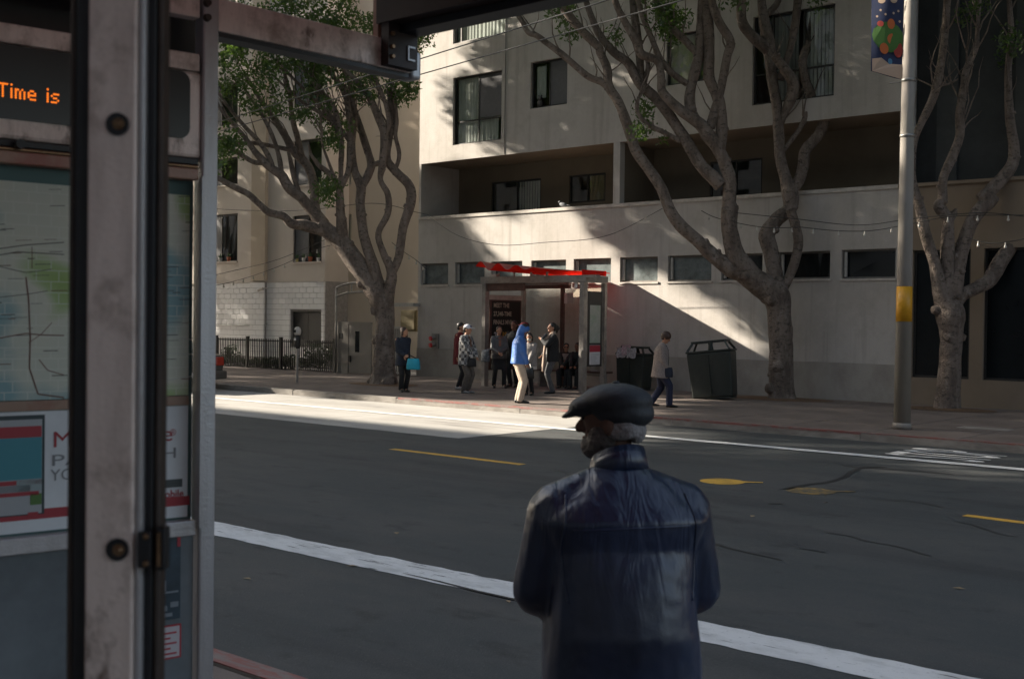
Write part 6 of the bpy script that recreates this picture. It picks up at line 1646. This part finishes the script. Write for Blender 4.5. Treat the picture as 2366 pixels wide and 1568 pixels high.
def bag(name, label, top, w, d, h, m, hold=None, yaw=0, cat='bag', strapm=None, taper_=.8):
    t = thing(name, label, cat, top - Vector((0, 0, h)))
    c, s_ = math.cos(yaw), math.sin(yaw); ex, ey = Vector((c, s_, 0)), Vector((-s_, c, 0)); o = top - Vector((0, 0, h))
    b = NB(); loft(b, [(o + Vector((0,0,z*h)), ex * w * .5 * q, ey * d * .5 * e) for z, q, e in ((0,.9,.85),(.06,1,1),(.5,.97,1),(.85,taper_+.08,.7),(1,taper_,.35))], 20); bmesh.ops.recalc_face_normals(b, faces=b.faces); link_bm('bag_body', b, m, t, smooth=True)
    if hold is not None:
        for sy in (-1, 1):
            b = NB(); P = [Vector(q) for q in catmull([list(o + ex*w*.26 + ey*d*.16*sy + Vector((0,0,h*.96))), list(hold + ex*.02), list(o - ex*w*.26 + ey*d*.16*sy + Vector((0,0,h*.96)))], 8)]; tube(b, P, .009, 6); link_bm('strap', b, strapm or m, t)
    return t
PLAID = mat('plaid_cloth', (.1,.1,.1), .9)
def plaid(m, c0, c1, c2, sc):
    n = m.node_tree; bs = n.nodes['Principled BSDF']; tc = n.nodes.new('ShaderNodeTexCoord'); ck = n.nodes.new('ShaderNodeTexChecker'); ck.inputs['Scale'].default_value = sc
    ck.inputs['Color1'].default_value = (*c0, 1); ck.inputs['Color2'].default_value = (*c1, 1)
    nz = n.nodes.new('ShaderNodeTexNoise'); nz.inputs['Scale'].default_value = 9; mx = n.nodes.new('ShaderNodeMix'); mx.data_type = 'RGBA'; mx.inputs[7].default_value = (*c2, 1)
    mr = n.nodes.new('ShaderNodeMapRange'); mr.inputs[1].default_value = .45; mr.inputs[2].default_value = .6; n.links.new(tc.outputs['Object'], nz.inputs[0]); n.links.new(nz.outputs[0], mr.inputs[0]); n.links.new(mr.outputs[0], mx.inputs[0])
    n.links.new(tc.outputs['Object'], ck.inputs[0]); n.links.new(ck.outputs[0], mx.inputs[6]); n.links.new(mx.outputs[2], bs.inputs['Base Color'])
plaid(PLAID, (.40,.39,.37), (.03,.03,.033), (.13,.13,.135), 13)
TWEED = mat('tweed', (.23,.19,.17), .95, .55, 60, .5, 40)
navy = cloth('navy_coat', (.012,.017,.030)); blackc = cloth('black_cloth', (.013,.013,.014)); dkgrey = cloth('dark_grey_cloth', (.035,.035,.037))
# 1 woman with the turquoise bag
f, h = at_feet(930, 905, 755)
J = person('person in dark navy coat with a bright turquoise bag standing right of the leaning ficus', f, h, 150, head=(-42, 2), L=(.03,.22,.93), R=(.06,.23,.97), jacket=navy, hem=-.20, flare=1.08, trousers=blackc, hair=('bob', HAIRN), shirt=None, fl=(-.07,.02), fr=(.08,.05), legw=1.05)
hw = J['Wm'] @ (J['elb'][-1].lerp(J['hand'][-1], .45))
tq = cloth('turquoise_cloth', (.02,.30,.42), .15, 6)
bag('handbag', 'bright turquoise handbag hanging from the arm of the person in navy', onY(955, 828, hw.y - .1), .34, .16, .26, tq, hw - Vector((0,0,.03)), math.radians(25), strapm=blackc)
# 2 man in a plaid jacket, 3 person behind him
f, h = at_feet(1075, 908, 749)
J = person('person in black and white plaid jacket and white peaked cap, left of the shelter', f, h, 122, head=(-18, 5), L=(-.08,.27,.90), R=(.10,.25,.88), Lp=(-1,-.6,-.2), Rp=(1,-.6,-.2), jacket=PLAID, hem=-.20, bulk=1.06, shirt=cloth('brown_shirt', (.11,.05,.025)), trousers=cloth('taupe_trousers', (.10,.085,.072)), legw=1.12, shoe=cloth('grey_trainer', (.22,.22,.22)), hair=('short', HAIRB), belly=.02)
s = J['s']; capw = mat('white_cap_cloth', (.62,.63,.68), .8, .1, 8); capn = mat('navy_cap_cloth', (.03,.04,.10), .8)
b = NB(); ell(b, J['hc'] + (J['hu']*.062 - J['hf']*.008)*s, (.088*s, .102*s, .072*s), J['HF']); ell(b, J['hc'] + (J['hu']*.050 + J['hf']*.125)*s, (.066*s, .07*s, .011*s), J['HF'])
part('cap', b, capw, J['root'], .009, 1)
b = NB(); ell(b, J['hc'] + (J['hu']*.082 + J['hf']*.065)*s, (.05*s, .035*s, .03*s), J['HF']); part('cap_badge', b, capn, J['root'])
hw = J['Wm'] @ J['hand'][1]
bag('camera_bag', 'small black pouch held at the waist of the person in plaid', hw + Vector((0,0,-.02)) , .22, .12, .20, blackc, None, .4)
f, h = at_feet(1061, 899, 744)
J = person('person in maroon jacket mostly hidden behind the one in plaid', f, h, 112, jacket=cloth('maroon_cloth', (.12,.012,.014)), hem=-.26, trousers=blackc, legw=.82, shoe=cloth('pale_trainer', (.35,.34,.33)), head=(-10, 0), L=(-.2,.12,.86))
# 4 woman in the open grey jacket
f, h = at_feet(1151, 896, 753)
J = person('person in grey leather jacket with clasped hands in front of the black poster', f, h, 168, skin=SKIN, L=(-.02,.24,.98), R=(.04,.25,.96), Lp=(-1,-.5,-.3), Rp=(1,-.5,-.3), jacket=cloth('grey_leather', (.075,.073,.075), .5, 8, .45), hem=-.08, bulk=1.1, shirt=cloth('rose_brown_knit', (.22,.09,.06), .4, 40), trousers=blackc, skirt=(blackc, .52), hair=('short', HAIRN), fl=(-.15,.03), fr=(.13,.0), belly=.02)
hw = J['Wm'] @ J['elb'][1]
bag('handbag', 'grey patterned handbag on the arm of the person in the grey leather jacket', Vector((hw.x - .1, hw.y - .16, .98)), .24, .14, .30, cloth('grey_pattern', (.13,.14,.15), .7, 18), hw, .3)
# 5 person with the phone, 6 burgundy cap
f, h = at_feet(1186, 894, 740)
J = person('person in black holding up a phone in front of the dark poster', f, h, 205, skin=SKIN2, L=(-.24,.04,.80), R=(.12,.30,1.12), jacket=blackc, hem=-.22, trousers=blackc, hair=('short', HAIRB))
hw = J['Wm'] @ J['hand'][1]
ph = thing('phone', 'pale phone held up by the person in black beside the poster', 'phone', hw + Vector((0, 0, .03)))
b = NB(); obox(b, hw + Vector((0,0,.10)), R0, -F0, UZ, (-.035,.035), (.02,.03), (-.07,.07)); link_bm('phone_case', b, mat('phone_grey', (.25,.26,.28), .3), ph)
b = NB(); obox(b, hw + Vector((0,0,.10)), R0, -F0, UZ, (-.031,.031), (.012,.0195), (-.06,.06)); link_bm('screen', b, M['pane_dark'], ph)
f, h = at_feet(1213, 902, 744)
J = person('person with burgundy cap standing hidden behind the blue hooded figure', f, h, 262, skin=SKIN2, jacket=cloth('dark_plum_coat', (.03,.015,.018)), hem=-.2, trousers=blackc, hair=('bob', HAIRB))
s = J['s']; b = NB(); ell(b, J['hc'] + (J['hu']*.07 + J['hf']*.005)*s, (.092*s, .105*s, .06*s), J['HF']); ell(b, J['hc'] + (J['hu']*.055 + J['hf']*.12)*s, (.06*s, .055*s, .012*s), J['HF']); part('cap', b, cloth('burgundy_wool', (.16,.010,.018)), J['root'], .010, 1)
# 7 blue hood
f, h = at_feet(1197, 931, 752)
blue = cloth('blue_nylon', (.030,.115,.36), .2, 7, .55, .9, 11); khaki = cloth('khaki_trousers', (.40,.33,.26), .15, 5, .9, .8, 9)
J = person('person in bright blue hooded jacket and khaki trousers standing at the kerb', f, h * 1.03, 82, head=(12, 34), lean=2, L=(-.15,.13,.84), R=(.15,.15,.86), jacket=blue, hem=-.07, bulk=1.10, trousers=khaki, legw=1.16, hair=('short', HAIRB), fl=(-.07,.0), fr=(.08,.03), pelvis=.905, skin=SKIN2)
s = J['s']; b = NB(); ell(b, J['hc'] + (J['hu']*.016 - J['hf']*.022)*s, (.094*s, .106*s, .106*s), J['HF']); ell(b, J['hc'] + (J['hu']*.055 + J['hf']*.045)*s, (.09*s, .062*s, .064*s), J['HF']); rcone(b, J['neck'] - J['sp']*.03*s, J['hc'] - (J['hf']*.03 + J['hu']*.05)*s, .092*s, .088*s)
part('hood', b, blue, J['root'], .0115, 1)
# 8 masked woman
f, h = at_feet(1222, 913, 768)
J = person('person in pale grey jacket with cream face mask and red belt behind the blue hood', f, h, 205, head=(-15, 10), L=(-.06,.24,.86), R=(.08,.25,.84), jacket=cloth('pale_grey_quilt', (.24,.22,.205), .3, 14), hem=-.10, bulk=1.08, trousers=blackc, skirt=(cloth('cream_tunic', (.46,.42,.38), .25, 9), .70), hair=('bob', HAIRB), legw=.9)
s = J['s']; b = NB(); ell(b, J['hc'] + (J['hf']*.062 - J['hu']*.050)*s, (.062*s, .052*s, .050*s), J['HF']); part('mask', b, cloth('cream_mask', (.50,.46,.38), .1), J['root'], .010, 1)
b = NB(); loft(b, [(J['P'] + J['sp']*z*s, J['bx']*.205*s, J['by']*.165*s) for z in (-.07, -.02)]); part('belt', b, cloth('red_belt', (.42,.035,.02)), J['root'])
hw = J['Wm'] @ J['hand'][-1]
bag('handbag', 'black handbag hanging in front of the person with the face mask', hw + Vector((.06,-.08,-.10)), .30, .14, .26, cloth('black_leather_bag', (.012,.013,.012), .3, 9, .35), hw, .4)
# 9 scarf woman
f, h = at_feet(1275, 909, 745)
J = person('person in black jacket with long beige scarf and hair clip, in the shelter opening', f, h, 262, head=(-8, -4), L=(-.06,.27,1.28), R=(.10,.22,.92), Lp=(-1,-.3,-.6), jacket=blackc, hem=-.12, bulk=1.03, shirt=cloth('white_blouse', (.5,.49,.47)), trousers=cloth('grey_jeans', (.085,.085,.088)), legw=1.0, hair=('pony', HAIRB), shoe=SHOE, fl=(-.08,.02), fr=(.09,-.02))
s = J['s']; sc = cloth('beige_scarf', (.30,.22,.17), .25, 12); b = NB()
q0 = J['neck'] + (J['by']*.05 - J['bx']*.02)*s
for dx, zz0 in ((-.05, .55), (-.01, .66)):
    P = [q0 + J['bx']*(dx)*s, q0 + (J['by']*.12 - J['sp']*.12 + J['bx']*(dx-.02))*s, Vector((J['P'].x + (dx - .06)*s, .21*s, 1.0*s)), Vector((J['P'].x + (dx - .06)*s, .24*s, zz0*s))]
    for a_, c_ in zip(P, P[1:]): rcone(b, a_, c_, .034*s, .036*s)
rcone(b, J['neck'] - J['bx']*.06*s, J['neck'] + J['bx']*.06*s, .07*s, .07*s)
part('scarf', b, sc, J['root'], .011, 1)
b = NB(); ell(b, J['hc'] + (J['hu']*.06 - J['hf']*.115 + J['hr']*.03)*s, (.02*s,.015*s,.03*s), J['HF'], 2); part('hair_clip', b, mat('cream_clip', (.7,.68,.6), .4), J['root'])
hw = J['Wm'] @ J['hand'][-1]; b = NB(); rcone(b, hw + Vector((0,0,.03)), hw + R0*.10 + Vector((0,0,.13)), .03, .035); bmesh.ops.recalc_face_normals(b, faces=b.faces)
tag(link_bm('cup', b, mat('dark_cup', (.05,.05,.055), .4), smooth=True), 'dark cup held to the mouth of the person with the beige scarf', 'cup')
# 10, 11 seated
fs = onY(1303, 880, YC - .55); fs.z = 0
J = person('seated person with sunglasses and pale shawl in the shelter, right of the scarf wearer', fs, 1.52, 195, pelvis=.50, py=-.22, fl=(-.10,.22), fr=(.10,.20), L=(-.02,.20,.66), R=(.05,.22,.66), head=(-12, 2), jacket=cloth('dark_green_coat', (.016,.020,.018)), hem=-.04, bulk=1.12, trousers=blackc, legw=1.3, hair=('short', HAIRB), shirt=cloth('rust_shirt', (.22,.05,.03)), Lp=(-1,-.3,-.3), Rp=(1,-.3,-.3))
s = J['s']; b = NB(); loft(b, [(J['P'] + J['sp']*z*s, J['bx']*a_*s, J['by']*c_*s) for z, a_, c_ in ((.30,.215,.165),(.36,.22,.165),(.44,.20,.14),(.50,.125,.10))]); part('shawl', b, cloth('pale_shawl', (.26,.21,.17), .3, 14), J['root'], .011, 1)
b = NB(); [ell(b, J['hc'] + (J['hr']*.033*k + J['hf']*.090 + J['hu']*.012)*s, (.030*s,.010*s,.022*s), J['HF'], 2) for k in (-1,1)]; part('sunglasses', b, EYE, J['root'])
fs = onY(1329, 880, YC - .55); fs.z = 0
J = person('seated person in black partly hidden by the right post of the shelter', fs, 1.55, 200, skin=SKIN2, pelvis=.50, py=-.22, fl=(-.10,.20), fr=(.10,.22), L=(-.06,.22,.62), R=(.08,.22,.62), head=(20, 4), jacket=blackc, hem=-.04, bulk=1.1, trousers=blackc, legw=1.25, hair=('short', HAIRB))
# 12 walking woman
f, h = at_feet(1524, 940, 763)
J = person('person in tweed jacket and navy trousers walking past the bins, looking down', f, h, 100, head=(8, 30), lean=4, L=(-.18,.14,.84), R=(.13,.16,.84), fl=(-.05,-.20,.01), fr=(.06,.21), pelvis=.875, jacket=TWEED, hem=-.22, flare=1.12, bulk=1.16, trousers=cloth('navy_trousers', (.018,.022,.05)), legw=1.2, hair=('perm', HAIRN), shirt=cloth('dark_blouse', (.03,.025,.02)), group='people on the far pavement')
hw = J['Wm'] @ J['hand'][-1]
hb2 = onY(1544, 838, f.y - .12); bag('handbag', 'small dark blue bag at the front of the walking person in tweed', Vector((f.x + .22, f.y - .05, .82)), .20, .10, .20, cloth('dark_blue_bag', (.014,.018,.032)), None, .6)

# ================================================================== man in the foreground
def leather():
    m = bpy.data.materials.new('navy_leather'); m.use_nodes = True; n = m.node_tree; b = n.nodes['Principled BSDF']
    b.inputs['Roughness'].default_value = .34; b.inputs['Specular IOR Level'].default_value = .6
    tc = n.nodes.new('ShaderNodeTexCoord')
    def nz(sc, scale, det=4, dist=0):
        mp = n.nodes.new('ShaderNodeMapping'); mp.inputs['Scale'].default_value = scale; n.links.new(tc.outputs['Object'], mp.inputs[0])
        t = n.nodes.new('ShaderNodeTexNoise'); t.inputs['Scale'].default_value = sc; t.inputs['Detail'].default_value = det; t.inputs['Distortion'].default_value = dist
        n.links.new(mp.outputs[0], t.inputs[0]); return t
    a = nz(2.0, (10, 5, 1.6), 2, 1.2); g2 = nz(3.2, (1.5, 1.5, .8), 2, .8); c = nz(140, (1, 1, 1), 3)
    sx = n.nodes.new('ShaderNodeSeparateXYZ'); n.links.new(tc.outputs['Object'], sx.inputs[0])
    mr = n.nodes.new('ShaderNodeMapRange'); mr.interpolation_type = 'SMOOTHSTEP'; mr.inputs[1].default_value = .88; mr.inputs[2].default_value = 1.18; n.links.new(sx.outputs[2], mr.inputs[0])
    ml = n.nodes.new('ShaderNodeMath'); ml.operation = 'MULTIPLY'; n.links.new(a.outputs[0], ml.inputs[0]); n.links.new(mr.outputs[0], ml.inputs[1])
    ad = n.nodes.new('ShaderNodeMath'); ad.operation = 'MULTIPLY_ADD'; ad.inputs[1].default_value = .9; n.links.new(g2.outputs[0], ad.inputs[0]); n.links.new(ml.outputs[0], ad.inputs[2])
    b1 = n.nodes.new('ShaderNodeBump'); b1.inputs['Strength'].default_value = .32; b1.inputs['Distance'].default_value = .03; n.links.new(ad.outputs[0], b1.inputs['Height'])
    b2 = n.nodes.new('ShaderNodeBump'); b2.inputs['Strength'].default_value = .12; b2.inputs['Distance'].default_value = .003; n.links.new(c.outputs[0], b2.inputs['Height']); n.links.new(b1.outputs[0], b2.inputs['Normal'])
    n.links.new(b2.outputs[0], b.inputs['Normal'])
    d = nz(3, (1, 1, 1), 5); r = n.nodes.new('ShaderNodeValToRGB'); r.color_ramp.elements[0].color = (.009,.016,.036,1); r.color_ramp.elements[1].color = (.020,.036,.085,1); r.color_ramp.elements[0].position = .35; r.color_ramp.elements[1].position = .7
    n.links.new(d.outputs[0], r.inputs[0]); n.links.new(r.outputs[0], b.inputs['Base Color']); return m
LEA = leather()
fm = atd(1436, 1500, 3.18); fm.z = 0
J = person('person in dark navy leather jacket and flat cap seen from behind, close in the foreground', fm, 1.60, -8, skin=cloth('weathered_skin', (.11,.058,.04), .2, 12), head=(-62, 1), lean=8, L=(-.10,.34,1.00), R=(.13,.34,1.00), Lp=(-.55,-1,-.3), Rp=(.45,-1,-.3), jacket=LEA, hem=-.16, bulk=1.25, shw=.206, drop=.030, arm=1.10, broad=True, hx=.008, trousers=cloth('dark_trousers', (.015,.016,.02)), legw=1.25, hair=('bald_side', mat('grey_hair', (.22,.21,.21), .6, .4, 60, .6, 80)), vox=.0075, group=None, belly=.03)
s = J['s']; HFm = J['HF']; capm = mat('black_leather_cap', (.012,.015,.019), .62, .4, 6, .6, 9)
b = NB(); hc, hf, hr, hu = J['hc'], J['hf'], J['hr'], J['hu']
ell(b, hc + (hu*.060 - hf*.010)*s, (.095*s, .112*s, .056*s), HFm); ell(b, hc + (hu*.026 - hf*.028)*s, (.090*s, .098*s, .052*s), HFm); ell(b, hc + (hu*.048 + hf*.070)*s, (.080*s, .066*s, .036*s), (hr, (hf - hu*.22).normalized(), (hu + hf*.22).normalized())); ell(b, hc + (hu*.026 + hf*.112)*s, (.062*s, .050*s, .011*s), (hr, (hf - hu*.34).normalized(), (hu + hf*.30).normalized()))
part('flat_cap', b, capm, J['root'], .0065, 3)
b = NB(); ell(b, hc + (hu*.116 - hf*.01)*s, (.012*s, .012*s, .006*s), HFm, 2); part('cap_button', b, capm, J['root'])
b = NB(); ell(b, hc + (hf*.040 - hu*.072)*s, (.060*s, .060*s, .046*s), HFm); ell(b, hc + (hf*.02 - hu*.05 - hr*.05)*s, (.03*s, .045*s, .05*s), HFm); ell(b, hc + (hf*.02 - hu*.05 + hr*.05)*s, (.03*s, .045*s, .05*s), HFm); part('beard', b, mat('grey_beard', (.07,.06,.055), .7, .5, 60, .6, 80), J['root'], .008, 1)
# collar, yoke seam, side seams
P, sp, bx, by = J['P'], J['sp'], J['bx'], J['by']
b = NB(); R = []
for z, g in ((.49, 1.12), (.53, 1.02), (.582, .99), (.590, 1.04), (.555, 1.15), (.52, 1.24)): R.append((P + sp*z*s + by*.005*s, bx*.082*g*s, by*.078*g*s))
rr = [[b.verts.new(c + xv*math.cos(a)*.92 + yv*math.sin(a) - sp*(.026*(1 + math.sin(a)) + .008*(1 - math.cos(a)))*s) for a in (math.pi * (.62 - 0) + (2*math.pi - .24*math.pi*1) * k / 23 for k in range(24))] for c, xv, yv in R]
for i in range(len(rr) - 1):
    for k in range(23): b.faces.new((rr[i][k], rr[i][k+1], rr[i+1][k+1], rr[i+1][k]))
co = part('collar', b, LEA, J['root']); sl = co.modifiers.new('sol', 'SOLIDIFY'); sl.thickness = .006
jk = [o for o in J['root'].children if o.name.startswith('jacket')][0]
jk.modifiers.new('sub', 'SMOOTH').iterations = 4
tx = bpy.data.textures.new('fold_noise', 'CLOUDS'); tx.noise_scale = .075; tx.noise_depth = 2
e0 = bpy.data.objects.new('fold_frame', None)
dm_ = jk.modifiers.new('folds', 'DISPLACE'); dm_.texture = tx; dm_.strength = .007; dm_.mid_level = .5; dm_.texture_coords = 'LOCAL'
SEAM = (jk, J, P, sp, bx, by, s)
# ================================================================== finish: bake the body and cloth modifiers
dg = bpy.context.evaluated_depsgraph_get()
new = []
for o in PENDING:
    me = bpy.data.meshes.new_from_object(o.evaluated_get(dg)); new.append(me)
for o, me in zip(PENDING, new):
    old = o.data; me.name = o.name; m = old.materials[0]; o.modifiers.clear(); o.data = me
    if not me.materials: me.materials.append(m)
    me.polygons.foreach_set('use_smooth', [True] * len(me.polygons))
# seams stitched on to the finished leather jacket
jk, J, P, sp, bx, by, s = SEAM
from mathutils.bvhtree import BVHTree
bv = BVHTree.FromPolygons([v.co[:] for v in jk.data.vertices], [p.vertices[:] for p in jk.data.polygons])
def seam(pts, r=.0035):
    q = []
    for p in pts:
        h = bv.ray_cast(p - by * .6, by)
        if h[0] is not None: q.append(h[0] - by * .001)
    if len(q) > 3:
        b = NB(); tube(b, q, r, 6); me = bpy.data.meshes.new('seam'); b.to_mesh(me); b.free(); me.materials.append(LEA); o = bpy.data.objects.new('seam', me); COL.objects.link(o); o.parent = J['root']
        me.polygons.foreach_set('use_smooth', [True] * len(me.polygons))
seam([P + sp * (.345 + .012 * math.sin(u * 2.6)) * s + bx * u * s for u in [(-.17 + .34 * k / 40) for k in range(41)]])
for sg in (-1, 1): seam([P + sp * (.44 - .30 * k / 24) * s + bx * sg * (.175 + .018 * math.sin(k / 24 * 3)) * s for k in range(25)], .003)
for o in list(SC.objects):
    if o.type == 'MESH' and o.name.startswith('led_lettering'): o['kind'] = 'stuff'
